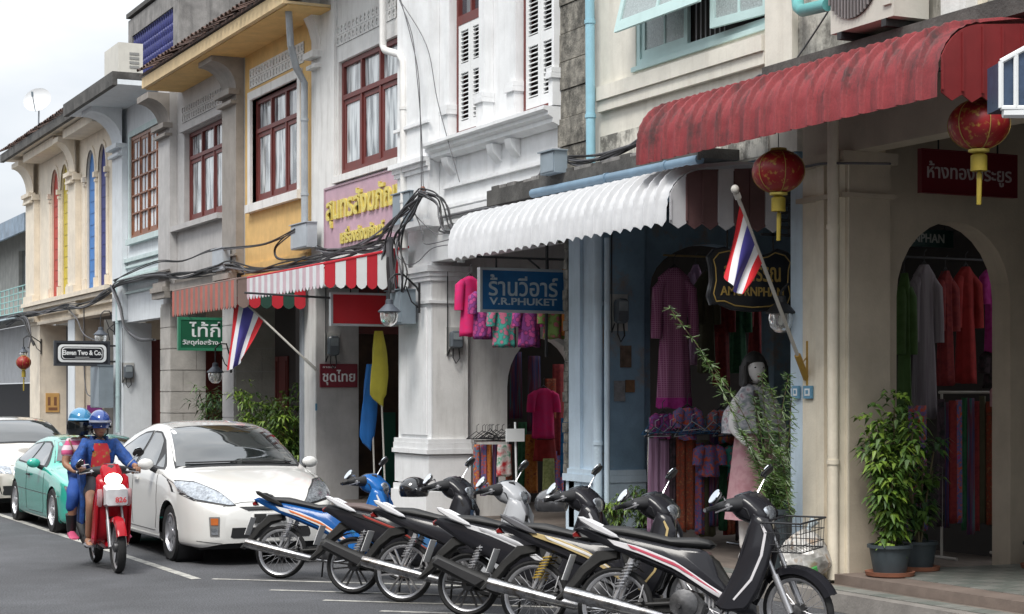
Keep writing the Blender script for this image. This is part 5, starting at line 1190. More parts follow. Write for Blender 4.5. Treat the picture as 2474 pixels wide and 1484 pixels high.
    # exhaust
    if scooter:
        m=MB(); m.tube([(.42,-.15,.22),(.3,-.16,.23),(.16,-.165,.29),(-.08,-.165,.38),(-.24,-.16,.45),(-.27,-.16,.46)],[.02,.05,.062,.06,.052,.02],12); e=O('muffler',m,dusty)
        m=MB(); m.slab([(.2,.3),(-.2,.47),(-.25,.43),(.12,.25)],-.232,.006,.008); O('heat_shield',m,blackP,e)
    else:
        m=MB(); m.tube([(.8,-.03,.28),(.76,-.09,.2),(.62,-.15,.17),(.42,-.16,.19)],.014,8); m.tube([(.44,-.16,.19),(.36,-.165,.205),(.1,-.17,.26),(-.28,-.17,.345),(-.325,-.17,.355),(-.33,-.17,.356)],[.016,.036,.047,.05,.044,.018],14); e=O('muffler',m,M('muffler chrome',(.4,.4,.41),rough=.28,metal=1,var=.35,bump=0,scale=14,patch=.25,dirt=(.16,.14,.12)) if chromeM else dusty)
        m=MB(); m.tube([(.2,-.17,.3),(.22,-.12,.42)],.008,6); O('muffler_bracket',m,engM,e)
    # seat
    sb=seatbump
    m=MB(); m.slab([(-.14,.795),(-.08,.83+sb),(.1,.825+sb),(.24,.79),(.4,.755),(.58,.76),(.66,.745),(.7,.71),(.66,.68),(.4,.69),(.1,.745),(-.1,.775)],0,.125,.03)
    m.v=[(x,y*(1 if .0<x<.3 else .86 if x<=0 else max(.5,1-(x-.3)*1.1)),z) for x,y,z in m.v]; O('seat',m,sm,ang=60)
    # tail body
    def tp(x): return .55 if x<-.2 else (.55+(x+.2)*1.5 if x<.1 else 1.0 if x<.5 else max(.62,1-(x-.5)*.9))
    side=[(-.3,.80),(-.24,.825),(-.1,.785),(.15,.745),(.45,.685),(.64,.675),(.70,.60),(.74,.47),(.86,.37),(1.0,.30),(1.0,.24),(.88,.235),(.74,.31),(.58,.42),(.4,.50),(.2,.58),(0,.66),(-.2,.745)]
    if scooter: side=[(-.3,.76),(-.24,.815),(-.1,.785),(.15,.745),(.45,.685),(.6,.64),(.62,.5),(.66,.36),(.95,.30),(1.0,.24),(.88,.22),(.6,.24),(.4,.36),(.2,.47),(0,.58),(-.2,.7)]
    m=MB(); m.slab(resample(side,46),0,.135,.025); m.v=[(x,y*tp(x),z) for x,y,z in m.v]; O('body_cover',m,bm_,ang=45)
    # tunnel under the rider
    m=MB(); m.slab([(.6,.68),(.72,.6),(.8,.47),(.9,.45),(1.0,.62),(1.04,.8),(1.1,.78),(1.05,.5),(.95,.33),(.7,.36),(.55,.5)],0,.07,.02); O('frame_cover',m,M('frame %s'%(inner,),inner,rough=.4,var=.1) if inner else dusty)
    if stripe:
        for k,(cc,ol) in enumerate(stripe):
            sm_=M('decal %s'%(cc,),cc,rough=.3,var=.1,bump=0,coat=.5)
            for s in (1,-1):
                m=MB(); m.slab(resample(ol,30),s*(.137+.0015*k),.003,.003); m.v=[(x,y*tp(x),z) for x,y,z in m.v]; O('decal',m,sm_)
    for s in (1,-1):
        m=MB(); m.slab([(-.26,.885),(-.22,.885),(-.1,.83),(.02,.765),(.04,.74),(-.02,.745),(-.14,.79),(-.24,.85)],.128*s,.013,.01); O('grab_rail',m,grb)
    m=MB(); m.slab([(-.29,.79),(-.318,.77),(-.31,.74),(-.26,.745)],0,.045,.01); tl_=O('tail_lamp',m,M('red lens',(.2,.012,.012),rough=.2,var=0,bump=0,coat=.5))
    if mudflap:
        m=MB(); m.slab([(.02,.66),(-.14,.65),(-.26,.53),(-.36,.39),(-.43,.305),(-.40,.295),(-.3,.37),(-.2,.49),(-.1,.57),(.02,.6)],0,.05,.012); f_=O('rear_mudguard',m,dusty)
        m=MB(); m.add([(-.37,-.085,.44),(-.37,.085,.44),(-.31,.085,.62),(-.31,-.085,.62),(-.375,-.085,.442),(-.375,.085,.442),(-.315,.085,.622),(-.315,-.085,.622)],[(0,1,2,3),(7,6,5,4),(0,4,5,1),(1,5,6,2),(2,6,7,3),(3,7,4,0)]); O('number_plate',m,M('number plate white'),f_)
    m=MB(); K=14; m.ring([[(  (r+d)*math.cos(a)*1.0,y,r+(r+d)*math.sin(a)) for y in (-.055,-.05,.05,.055)] for d,a in [(.035,PI*(.28+.5*k/K)) for k in range(K+1)]],closed=False,cap=False)
    O('rear_fender',m,dusty)
    # leg shield and steering head
    m=MB(); m.slab(resample([(1.0,.98),(1.07,.93),(1.1,.82),(1.08,.62),(1.03,.46),(.98,.33),(.9,.3),(.93,.46),(.97,.62),(.98,.8)],26),0,.13 if not lit else .19,.035); O('front_cover',m,sh,ang=45)
    for s in (1,-1):
        m=MB(); m.slab(resample([(.97,.93),(1.07,.9),(1.13,.78),(1.09,.58),(1.03,.42),(.95,.27),(.78,.25),(.72,.30),(.80,.42),(.87,.58),(.92,.76)],30),(.165 if not scooter else .19)*s,.02,.018)
        m.v=[(x,y*(1-.25*max(0,(z-.7))/.3),z) for x,y,z in m.v]; O('leg_shield',m,sh,ang=45)
        if stripe and len(stripe)>1:
            m=MB(); m.slab([(1.04,.86),(1.075,.8),(1.05,.64),(.98,.47),(.86,.33),(.85,.34),(.965,.48),(1.03,.64),(1.055,.79),(1.03,.85)],.187*s,.003,.002); O('decal',m,M('decal %s'%(stripe[0][0],)))
    # forks, fender
    for s in (1,-1):
        m=mbT(True); m.tube([(1.03,.085*s,.82),(1.16,.085*s,.5)],.016,10); m.tube([(1.15,.085*s,.53),(WB-.012,.085*s,r)],.024,10); O('fork',m,silver)
    m=mbT(True); K=16; rings=[]
    for k in range(K+1):
        a=PI*(.14+.62*k/K); d=.04; wd=.06 if k<K-1 else .04
        rings.append([(WB+(r+d+e)*math.cos(a),y,r+(r+d+e)*math.sin(a)) for y,e in ((-wd,-.045),(-wd*.85,-.005),(0,.01),(wd*.85,-.005),(wd,-.045))])
    m.ring(rings,closed=False,cap=False); O('front_fender',m,fe,ang=60)
    # handlebar cowl
    m=mbT(True); m.slab(resample([(.8,.99),(.85,1.055),(.93,1.08),(1.0,1.04),(1.1,.95),(1.09,.88),(1.0,.87),(.88,.91)],24),0,.125,.035); m.v=[tuple(v) for v in m.v]; O('handlebar_cowl',m,sh if shield else bm_,ang=50)
    m=mbT(True); m.add(*(lambda q:(q.v,q.f))(MB()._ball((1.075 if not lit else 1.09,0,.93),.075,16,10,.45,1.15 if not lit else 1.35,.85))); O('headlamp',m,M('lit headlamp',(1,.9,.7),rough=.3,emit=9,var=0,bump=0) if lit else lampG)
    m=mbT(True); m.tube([(.80,.34,1.0),(.84,.22,1.01),(.92,.08,1.0),(.92,-.08,1.0),(.84,-.22,1.01),(.80,-.34,1.0)],.011,8); hb_=O('handlebar',m,silver)
    m=mbT(True); m.tube([(.815,.27,1.005),(.86,.17,1.01),(.92,.07,1.01),(.94,0,1.01),(.92,-.07,1.01),(.86,-.17,1.01),(.815,-.27,1.005)],[.024,.045,.06,.065,.06,.045,.024],12); O('bar_cover',m,blackP,hb_)
    m=mbT(True); m.slab([(.84,1.06),(.9,1.085),(.93,1.07),(.87,1.045)],0,.07,.006); O('dial',m,M('dial glass',(.05,.06,.07),rough=.1,var=0,bump=0),hb_)
    for s in (1,-1):
        m=mbT(True); m.tube([(.80,.36*s,1.0),(.833,.235*s,1.009)],.018,10); g_=O('grip',m,blackP)
        m=mbT(True); m.tube([(.9,.17*s,1.01),(.89,.24*s,1.0),(.87,.35*s,.985)],.006,6); m.tube([(.86,.165*s,1.03),(.88,.22*s,1.0)],.022,8); O('brake_lever',m,silver,g_)
        m=mbT(True); m.tube([(.80,.362*s,1.0),(.798,.375*s,1.0)],.014,8); O('bar_end',m,chrome,g_)
        if mir:
            m=mbT(True); m.tube([(.86,.2*s,1.03),(.87,.24*s,1.08),(.88,.33*s,1.12+.05*s)],.006,6); st2=O('mirror',m,chrome)
            MT=Matrix.Translation((.87,.345*s,1.14+.05*s))@Matrix.Rotation(R(50 if s<0 else 8),4,'Z')@Matrix.Rotation(R(40),4,'Y'); m=MB(); m.T=Tm@MT; m.add(*(lambda q:(q.v,q.f))(MB()._ball((.01,0,0),.064,16,8,.22,1.15,.8))); O('mirror_head',m,blackP,st2)
            m=MB(); m.T=Tm@MT; m.lathe([(.058,-.006),(.056,-.012),(.002,-.012)],c=(0,0,0),n=18,axis='x',cap=False); O('mirror_glass',m,M('mirror glass',(.85,.88,.92),rough=.03,metal=1,var=0,bump=0),st2)
    m=mbT(True); m.tube([(.9,.05,1.0),(1.02,.1,.92),(1.08,.1,.7),(1.12,.09,.5)],.005,5); m.tube([(.88,-.1,1.02),(.98,-.13,.98),(1.04,-.1,.8)],.005,5); O('brake_cable',m,blackP)
    # stand
    m=MB(); m.tube([(.42,.1,.22),(.36,.26,.0)],.01,6); O('side_stand',m,dusty)
    if screen:
        m=mbT(True); m.slab([(1.0,1.05),(1.03,1.06),(.96,1.3),(.94,1.3)],0,.1,.008); O('fly_screen',m,M('screen',screen,rough=.2,var=0,bump=0))
    if basket:
        m=mbT(True); x0,x1,b0,b1=1.13,1.40,.70,.90; hy=.15
        def rect(z,e,rr_): m.tube([(x0-e,-hy-e,z),(x1+e,-hy-e,z),(x1+e,hy+e,z),(x0-e,hy+e,z)],rr_,5,loop=True)
        rect(b1,.02,.007); rect((b0+b1)/2+.03,.012,.003); rect((b0+b1)/2-.05,.006,.003); rect(b0,0,.005)
        for k in range(9):
            for (xa,ya,xb_,yb_) in ((x0+(x1-x0)*k/8,-hy,x0+(x1-x0)*k/8,-hy),(x0+(x1-x0)*k/8,hy,x0+(x1-x0)*k/8,hy),(x0,-hy+2*hy*k/8,x0,-hy+2*hy*k/8),(x1,-hy+2*hy*k/8,x1,-hy+2*hy*k/8)):
                cx_=(x0+x1)/2; e=1.1; m.tube([(xa,ya,b0),(cx_+(xb_-cx_)*e,yb_*e,b1)],.0022,4,cap=False)
            m.tube([(x0+(x1-x0)*k/8,-hy,b0),(x0+(x1-x0)*k/8,hy,b0)],.0022,4,cap=False)
        O('basket',m,iron)
    return root,Tm
silverS=(.38,.39,.41)
def strp(c1,c2=None,lift=0):
    s=[(c1,[(-.05,.735+lift),(.2,.68+lift),(.45,.585+lift),(.7,.42+lift),(.9,.31),(.93,.29),(.9,.275),(.7,.37+lift),(.45,.53+lift),(.2,.63+lift),(0,.69+lift)])]
    if c2: s.append((c2,[(.1,.70+lift),(.45,.575+lift),(.75,.38+lift),(.75,.37+lift),(.45,.55+lift),(.1,.68+lift)]))
    return s
BH=-40
def gpt(px,py):
    d=FP*EYE/(py-VY); r_=(px-CX)/FP*d; return (d*st+r_*ct,d*ct-r_*st,0)
bike('blue motorcycle with white and orange side stripes, farthest of the parked row',gpt(677,1398),R(BH+4),body=(.012,.09,.3),shield=(.015,.12,.38),stripe=strp((.75,.75,.76),(.75,.2,.06)),grab=(.02,.02,.02),steer=-18,tail=1,inner=(.02,.14,.3),sc=.95)
bike('black scooter with red pinstripes and a sideways black muffler beside the blue motorcycle',gpt(853,1435),R(BH+2),scooter=True,spoke=False,stripe=strp((.03,.03,.032),(.35,.05,.04),.02),seatc=(.11,.075,.07),grab=(.75,.75,.78),steer=-22,sc=.98,inner=(.05,.16,.36))
bike('black motorcycle with a gold tinted rear wheel and long chrome muffler, third from the left',gpt(972,1456),R(BH),shield=silverS,spoke=False,hub=(.3,.18,.1),grab=(.75,.75,.78),steer=-20,sc=.98)
bike('black scooter with silver side panels, fourth of the parked row',gpt(1129,1490),R(BH),scooter=True,spoke=False,stripe=strp((.65,.65,.67),(.4,.4,.42),.03),grab=(.8,.8,.82),steer=-22,sc=.98)
bike('black motorcycle with gold shock spring and brass stripe, second nearest the camera',gpt(1288,1524),R(BH-1),stripe=strp((.55,.42,.2),(.75,.74,.72),.03),grab=(.14,.14,.15),steer=-24,springc=(.45,.3,.05),sc=.98,shield=(.02,.02,.024))
bike('nearest black motorcycle with pink and silver stripes and wire basket on the front',gpt(1484,1558),R(BH-1),stripe=strp((.68,.66,.68),(.5,.08,.12)),grab=(.7,.7,.72),basket=True,steer=-26,sc=1.02)
# helmets hung on the mirrors / resting
def helmet(label,c,paint,scale=1,rz=0,visor=None,name='helmet',parent=None):
    o=thing(name,label,'helmet',c,rz) if parent is None else None
    m=MB(); rings=[]
    for i in range(11):
        a=PI*(.0+.66*i/10); rr_=max(.001,math.sin(a))*.135; z=math.cos(a)*.13
        rings.append([(rr_*1.12*math.cos(2*PI*k/20),rr_*.95*math.sin(2*PI*k/20),z) for k in range(20)])
    m.ring(rings,cap=False); inner=[[(x*.9,y*.9,z*.9-.004) for x,y,z in r_] for r_ in rings]; m.ring([rings[-1],inner[-1]],cap=False); m.ring(inner[::-1],cap=False)
    m.v=[(x*scale,y*scale,z*scale) for x,y,z in m.v]
    if parent is None: obj('shell',m,paint,o,local=True)
    return o,m
helmet('black open helmet resting beside the brown seated scooter',(gpt(1000,1398)[0],gpt(1000,1398)[1],.86),M('black helmet paint',(.012,.012,.014),rough=.15,coat=1,var=0,bump=0))
helmet('dark grey helmet hanging between the silver and black motorcycles',(gpt(1332,1462)[0],gpt(1332,1462)[1],.86),M('grey helmet paint',(.07,.07,.075),rough=.2,coat=1,var=.2,bump=0))
# ============================================================ PEOPLE
def skin(pts,edges,root,sub=2):
    """continuous surface grown round a skeleton: pts name->(x,y,z,r)"""
    names=list(pts); idx={n:i for i,n in enumerate(names)}
    me=bpy.data.meshes.new('s'); me.from_pydata([pts[n][:3] for n in names],[(idx[a],idx[b]) for a,b in edges],[])
    o=bpy.data.objects.new('s',me); col.objects.link(o); m=o.modifiers.new('k','SKIN'); m.use_smooth_shade=True
    for n in names:
        r_=pts[n][3]; r_=r_ if isinstance(r_,tuple) else (r_,r_); v=me.skin_vertices[0].data[idx[n]]; v.radius=r_; v.use_root=(n==root)
    s=o.modifiers.new('u','SUBSURF'); s.levels=sub; s.render_levels=sub
    dg=bpy.context.evaluated_depsgraph_get(); dg.update(); e=o.evaluated_get(dg).to_mesh()
    mb=MB(); mb.add([tuple(v.co) for v in e.vertices],[tuple(p.vertices) for p in e.polygons]); bpy.data.objects.remove(o); bpy.data.meshes.remove(me); return mb
skinM=M('skin brown',(.36,.19,.12),rough=.55,var=.08,bump=0); eyeM=M('dark eye',(.02,.015,.012),rough=.2,var=0,bump=0); hairM=M('black hair',(.015,.013,.012),rough=.5,var=.1)
def head(mb,c,s=1.0):
    x,y,z=c
    rings=[]
    for i in range(15):
        a=PI*i/14; zz=-math.cos(a); rr_=math.sin(a)
        w_=.078*rr_*(1-.16*max(0,-zz)) ; d=.098*rr_
        ring=[]
        for k in range(24):
            b=2*PI*k/24; px_=math.cos(b)*d; py_=math.sin(b)*w_
            f=max(0,math.cos(b))**6
            px_+=f*(.024*math.exp(-((zz+.12)/.14)**2)+.008*math.exp(-((zz+.55)/.1)**2)-.006*math.exp(-((zz-.14)/.12)**2)+.006*math.exp(-((zz+.8)/.12)**2))
            ring.append((x+px_*s+.002,y+py_*s,z+zz*.118*s))
        rings.append([(max(-9,p[0]),p[1],p[2]) for p in ring])
    rings[0]=[(x,y+.0001*k,rings[0][0][2]) for k in range(24)]
    mb.ring(rings)
    for q in (1,-1): mb._ball((x-.005,y+.08*q*s,z-.015),.022*s,8,6,.6,.4,1.2)
def hand_on_grip(mb,g,s,r=.022):
    """fist round a grip that runs along y"""
    x,y,z=g
    mb._ball((x-.012,y,z+.026),.036,12,8,.95,1.15,.5)
    for k in range(4):
        yy=y+(-.033+k*.022); L_=(.9,1,.96,.8)[k]
        mb.tube([(x-.02,yy,z+.034),(x+.018*L_,yy,z+.034),(x+.034*L_,yy,z+.012),(x+.026*L_,yy,z-.014),(x+.004,yy,z-.026*L_)],[.0105,.0105,.01,.009,.007],7)
    mb.tube([(x-.03,y-.03*s,z+.02),(x-.028,y-.045*s,z-.0),(x-.006,y-.05*s,z-.022),(x+.012,y-.045*s,z-.024)],[.013,.012,.011,.008],7)
def foot(mb,c,yaw=0,L_=.24):
    x,y,z=c; rings=[]
    for t,w_,h_ in ((0,.03,.05),(.12,.036,.075),(.35,.036,.07),(.6,.044,.045),(.85,.046,.03),(1,.028,.016)):
        rings.append([(x-.05+t*L_,y+w_*math.cos(2*PI*k/12),z+h_/2+h_/2*math.sin(2*PI*k/12)) for k in range(12)])
    mb.ring(rings)
rear=Vector((4.388,19.40,0)); HD=R(-93)
sc_root,_=bike('red scooter with lit headlight ridden by two people towards the camera',tuple(rear),HD,lean=1,body=(.32,.008,.015),shield=(.36,.01,.018),stripe=None,scooter=True,spoke=False,steer=0,lit=True,mudflap=False,grab=(.1,.1,.1),group=None,name='scooter',cat='motorcycle',fenderc=(.36,.01,.018),hub=None)
sc_root.scale=(1,.86,1)
# front carrier with white panel and leg shield flare
m=MB(); m.slab([(1.1,.88),(1.3,.84),(1.28,.68),(1.1,.66)],0,.125,.02); o=obj('front_box',m,M('white box plastic',(.72,.73,.75),rough=.4,var=.12,scale=9),sc_root,local=True)
def ftext2(s,mat,parent,x,yc,zc,w_,h_): return ftext(s,mat,parent,x,yc,zc,w_,h_)
ftext2('826',M('red figures',(.6,.03,.04),rough=.5,var=0,bump=0),sc_root,1.302,.04,.735,.13,.055)
for s in (1,-1):
    m=MB(); m.slab([(1.14,.84),(1.16,.76),(1.1,.66),(1.07,.70)],.17*s,.03,.01); obj('indicator',m,M('clear pink lens',(.6,.35,.36),rough=.15,var=.2,bump=0,coat=.6),sc_root,local=True)
from mathutils import noise as mnoise
def wr(m,a,f):
    m.v=[tuple(Vector(v)+mnoise.noise_vector(Vector((v[0]*f,v[1]*f,v[2]*f*.6)))*a) for v in m.v]; return m
def place(label,loc,rz): return thing('person',label,'person',loc,rz)
def M4(rz,loc): return Matrix.Translation(loc)@Matrix.Rotation(rz,4,'Z')
# rider
rider=place('person in blue jacket and red shirt with dark blue helmet riding the red scooter',tuple(rear),HD)
J=dict(hip=(.30,-.03,.86,(.14,.12)),waist=(.32,-.03,.98,(.125,.10)),chest=(.37,-.03,1.16,(.15,.105)),neck0=(.385,-.035,1.29,(.075,.065)),neck=(.40,-.035,1.345,(.045,.045)),
 shL=(.385,.15,1.26,.062),shR=(.385,-.21,1.26,.062),elL=(.53,.30,1.06,.045),elR=(.53,-.35,1.06,.045),wrL=(.755,.32,1.045,.028),wrR=(.755,-.33,1.04,.028),
 hL=(.36,.09,.84,.09),hR=(.36,-.13,.84,.09),knL=(.72,.17,.70,.062),knR=(.70,-.20,.68,.062),anL=(.58,.19,.30,.036),anR=(.54,-.20,.30,.036))
E0=[('hip','waist'),('waist','chest'),('chest','neck0'),('neck0','neck'),('chest','shL'),('chest','shR'),('shL','elL'),('shR','elR'),('elL','wrL'),('elR','wrR'),('hip','hL'),('hip','hR'),('hL','knL'),('hR','knR'),('knL','anL'),('knR','anR')]
b=skin(J,E0,'hip'); head(b,(.425,-.04,1.455)); hand_on_grip(b,(.79,.315,1.0),1); hand_on_grip(b,(.79,-.315,1.0),-1); foot(b,(.58,.19,.235)); foot(b,(.54,-.20,.235))
obj('body',b,skinM,rider,local=True,ang=180)
jk=M('blue jacket cloth',(.015,.075,.3),rough=.75,var=.45,scale=14,bump=.8,obj=True)
def grow(J,ns,d): return {n:(*J[n][:3],tuple(q+d for q in (J[n][3] if isinstance(J[n][3],tuple) else (J[n][3],)*2))) for n in ns}
Jk=grow(J,['waist','chest','shL','shR','elL','elR'],.022); Jk['hip']=(.30,-.03,.84,(.165,.14)); Jk['cufL']=(.70,.318,1.048,.042); Jk['cufR']=(.70,-.332,1.043,.042); Jk['neck0']=(.38,-.035,1.29,(.075,.07))
m=skin(Jk,[('hip','waist'),('waist','chest'),('chest','neck0'),('chest','shL'),('chest','shR'),('shL','elL'),('shR','elR'),('elL','cufL'),('elR','cufR')],'hip'); jko=obj('jacket',wr(m,.011,16),jk,rider,local=True,ang=180)
m=MB(); m.tube([(.40,.045,1.30),(.34,.06,1.33),(.31,-.03,1.335),(.34,-.12,1.33),(.40,-.115,1.30),(.47,-.13,1.2)],[.022,.026,.028,.026,.022,.014],8); obj('collar',m,jk,rider,local=True)
# jacket tail hanging at the rider's right and collar
m=MB(); m.slab([(.1,1.0),(.42,1.0),(.48,.86),(.44,.62),(.40,.44),(.16,.44),(.08,.7)],-.235,.03,.02); obj('jacket_tail',wr(m,.01,14),jk,rider,local=True)
# red shirt front
m=MB(); bvj=BVHTree.FromPolygons([v.co for v in jko.data.vertices],[tuple(p.vertices) for p in jko.data.polygons])
ol=resample([(-.115,1.28),(.045,1.28),(.075,1.12),(.085,.93),(-.155,.93),(-.145,1.12)],30); rg=[]
for k in range(6):
    s_=max(.001,1-k/5); ring=[]
    for a,z_ in ol:
        yy,zz=-.035+(a+.035)*s_,1.08+(z_-1.08)*s_; h=bvj.ray_cast(Vector((2,yy,zz)),Vector((-1,0,0))); ring.append(tuple((h[0] if h[0] else Vector((.5,yy,zz)))+Vector((.008,0,0))))
    rg.append(ring)
m.ring(rg,cap=False); obj('shirt',m,fabric('red shirt print',(.55,.03,.04),(.5,.04,.05),(.35,.25,.05),scale=22,kind='noise'),rider,local=True)
sh_=grow(J,['hip','hL','hR'],.022); sh_['kL']=(.62,.15,.735,.085); sh_['kR']=(.6,-.18,.72,.085)
m=skin(sh_,[('hip','hL'),('hip','hR'),('hL','kL'),('hR','kR')],'hip'); obj('shorts',m,M('dark shorts',(.03,.03,.04),rough=.8,obj=True),rider,local=True,ang=180)
for s,c in ((1,(.58,.19,.225)),(-1,(.54,-.20,.225))):
    m=MB(); m.slab([(c[0]-.06,c[2]),(c[0]+.2,c[2]),(c[0]+.205,c[2]+.018),(c[0]-.06,c[2]+.02)],c[1],.047,.006); m.tube([(c[0]+.04,c[1]-.045,c[2]+.03),(c[0]+.12,c[1],c[2]+.062),(c[0]+.04,c[1]+.045,c[2]+.03)],.007,6); obj('sandal',m,M('grey sandal',(.3,.3,.33),rough=.6),rider,local=True)
def face(o,c):
    for q in (1,-1):
        m=MB(); m._ball((c[0]+.083,c[1]+.03*q,c[2]+.012),.011,10,6,.6,1.2,.7); obj('eye',m,eyeM,o,local=True)
    m=MB(); m.tube([(c[0]+.088,c[1]-.022,c[2]-.062),(c[0]+.095,c[1],c[2]-.06),(c[0]+.088,c[1]+.022,c[2]-.062)],.0045,6); obj('mouth',m,M('lips',(.25,.08,.07),rough=.5,var=0,bump=0),o,local=True)
face(rider,(.425,-.04,1.455))
def worn_helmet(o,c,mat,vis=True,full=False,peak=None):
    _,m=helmet('x',(0,0,0),mat,1.0,parent=o); m.v=[(x+c[0],y+c[1],z+c[2]) for x,y,z in m.v]; h=obj('helmet',m,mat,o,local=True,ang=60)
    m=MB(); n=14; rings=[]
    for k in range(n+1):
        a=-PI*.42+PI*.84*k/n; rings.append([(c[0]+.148*math.cos(a),c[1]+.131*math.sin(a),c[2]+.02),(c[0]+(.20)*math.cos(a),c[1]+.14*math.sin(a),c[2]+.0),(c[0]+(.197)*math.cos(a),c[1]+.138*math.sin(a),c[2]-.008),(c[0]+.148*math.cos(a),c[1]+.128*math.sin(a),c[2]+.008)])
    m.ring(rings,closed=True); obj('peak',m,peak or mat,h,local=True)
    m=MB(); m.tube([(c[0]+.142*math.cos(a),c[1]+.132*math.sin(a),c[2]-.05+.0*abs(a)) for a in [PI*.3+PI*1.4*k/20 for k in range(21)]],.014,6); obj('rim_trim',m,blackP,h,local=True)
    m=MB(); m.tube([(c[0]+.0,c[1]-.1,c[2]-.04),(c[0]+.03,c[1]-.085,c[2]-.12),(c[0]+.06,c[1],c[2]-.17),(c[0]+.03,c[1]+.085,c[2]-.12),(c[0],c[1]+.1,c[2]-.04)],.009,6); obj('chin_strap',m,blackP,h,local=True); return h
worn_helmet(rider,(.415,-.04,1.50),M('dark blue helmet',(.01,.05,.25),rough=.12,var=0,bump=0,coat=1),peak=M('helmet peak grey',(.12,.13,.18),rough=.2,var=0,bump=0))
# passenger
rider.scale=(1,.88,1)
pas=place('person in pink striped top and light blue helmet sitting behind the rider',tuple(rear),HD)
K=dict(hip=(-.04,-.08,.90,(.14,.12)),waist=(-.03,-.10,1.02,(.12,.10)),chest=(.02,-.12,1.18,(.14,.10)),neck0=(.03,-.15,1.31,(.07,.06)),neck=(.035,-.165,1.36,(.043,.043)),
 shL=(.03,.04,1.28,.055),shR=(.02,-.28,1.27,.055),elL=(.05,.14,1.06,.042),elR=(.06,-.34,1.05,.042),wrL=(.2,.12,.98,.027),wrR=(.22,-.24,.97,.027),
 hL=(.02,.06,.88,.09),hR=(.02,-.2,.88,.09),knL=(.38,.22,.76,.062),knR=(.36,-.30,.74,.062),anL=(.27,.24,.36,.036),anR=(.25,-.30,.36,.036))
b=skin(K,E0,'hip'); head(b,(.065,-.175,1.475)); 
for s,c in ((1,(.23,.1,.97)),(-1,(.25,-.2,.965))):
    b._ball(c,.036,10,8,1.1,.7,1)
    for k in range(4): b.tube([(c[0]+.02,c[1],c[2]+.02-k*.016),(c[0]+.05,c[1]-.02*s,c[2]+.02-k*.016),(c[0]+.06,c[1]-.045*s,c[2]+.018-k*.016)],[.01,.009,.007],6)
    b.tube([(c[0],c[1],c[2]+.03),(c[0]+.03,c[1]-.02*s,c[2]+.045)],[.011,.008],6)
foot(b,(.27,.24,.295)); foot(b,(.25,-.30,.295)); obj('body',b,skinM,pas,local=True,ang=180)
m=skin({**grow(K,['hip','waist','chest','shL','shR'],.02),'neck0':K['neck0'],'eL':(.045,.11,1.12,.06),'eR':(.05,-.33,1.12,.06)},[('hip','waist'),('waist','chest'),('chest','neck0'),('chest','shL'),('chest','shR'),('shL','eL'),('shR','eR')],'hip')
def hstripe(name,c1,c2,sc):
    m=bpy.data.materials.new(name); m.use_nodes=True; t=m.node_tree; b=t.nodes['Principled BSDF']; b.inputs['Roughness'].default_value=.8
    g=N(t,'ShaderNodeTexCoord'); v=N(t,'ShaderNodeTexWave'); v.bands_direction='Z'; v.inputs['Scale'].default_value=sc; v.inputs['Distortion'].default_value=1; t.links.new(g.outputs['Object'],v.inputs[0])
    rp=N(t,'ShaderNodeValToRGB'); rp.color_ramp.elements[0].position=.45; rp.color_ramp.elements[0].color=(*c1,1); rp.color_ramp.elements[1].position=.5; rp.color_ramp.elements[1].color=(*c2,1); t.links.new(v.outputs[0],rp.inputs[0]); t.links.new(rp.outputs[0],b.inputs['Base Color']); return m
obj('striped_top',wr(m,.008,18),hstripe('pink stripes',(.6,.1,.24),(.75,.62,.68),3.2),pas,local=True,ang=180)
m=skin({**grow(K,['hip','hL','hR','knL','knR'],.012),'cL':(.33,.235,.58,.062),'cR':(.3,-.31,.56,.062)},[('hip','hL'),('hip','hR'),('hL','knL'),('hR','knR'),('knL','cL'),('knR','cR')],'hip'); obj('trousers',wr(m,.009,15),M('blue trousers',(.015,.07,.3),rough=.8,var=.15,obj=True),pas,local=True,ang=180)
for s,a,k_ in ((1,'anL',(.33,.235,.56,.05)),(-1,'anR',(.3,-.31,.54,.05))):
    m=MB(); m.tube([k_[:3],K[a][:3]],[.06,.046],10); obj('legging',m,blackP,pas,local=True)
    f=MB(); foot(f,(K[a][0],K[a][1],.29),L_=.26); f.v=[((x-K[a][0])*1.12+K[a][0],(y-K[a][1])*1.15+K[a][1],(z-.29)*1.15+.285) for x,y,z in f.v]; obj('shoe',f,M('pink shoe',(.55,.08,.18),rough=.6,var=.2,obj=True),pas,local=True)
face(pas,(.065,-.175,1.475)); hh=worn_helmet(pas,(.055,-.175,1.52),M('light blue helmet',(.03,.2,.38),rough=.1,var=0,bump=0,coat=1))
m=MB(); n=16; rings=[]
for k in range(n+1):
    a=-PI*.45+PI*.9*k/n; rings.append([(.055+.155*math.cos(a),-.175+.138*math.sin(a),1.51),(.055+.175*math.cos(a),-.175+.15*math.sin(a),1.43),(.055+.15*math.cos(a),-.175+.13*math.sin(a),1.36)])
m.ring(rings,closed=False,cap=False); obj('visor',m,M('dark visor',(.01,.012,.014),rough=.05,var=0,bump=0,coat=1),hh,local=True)
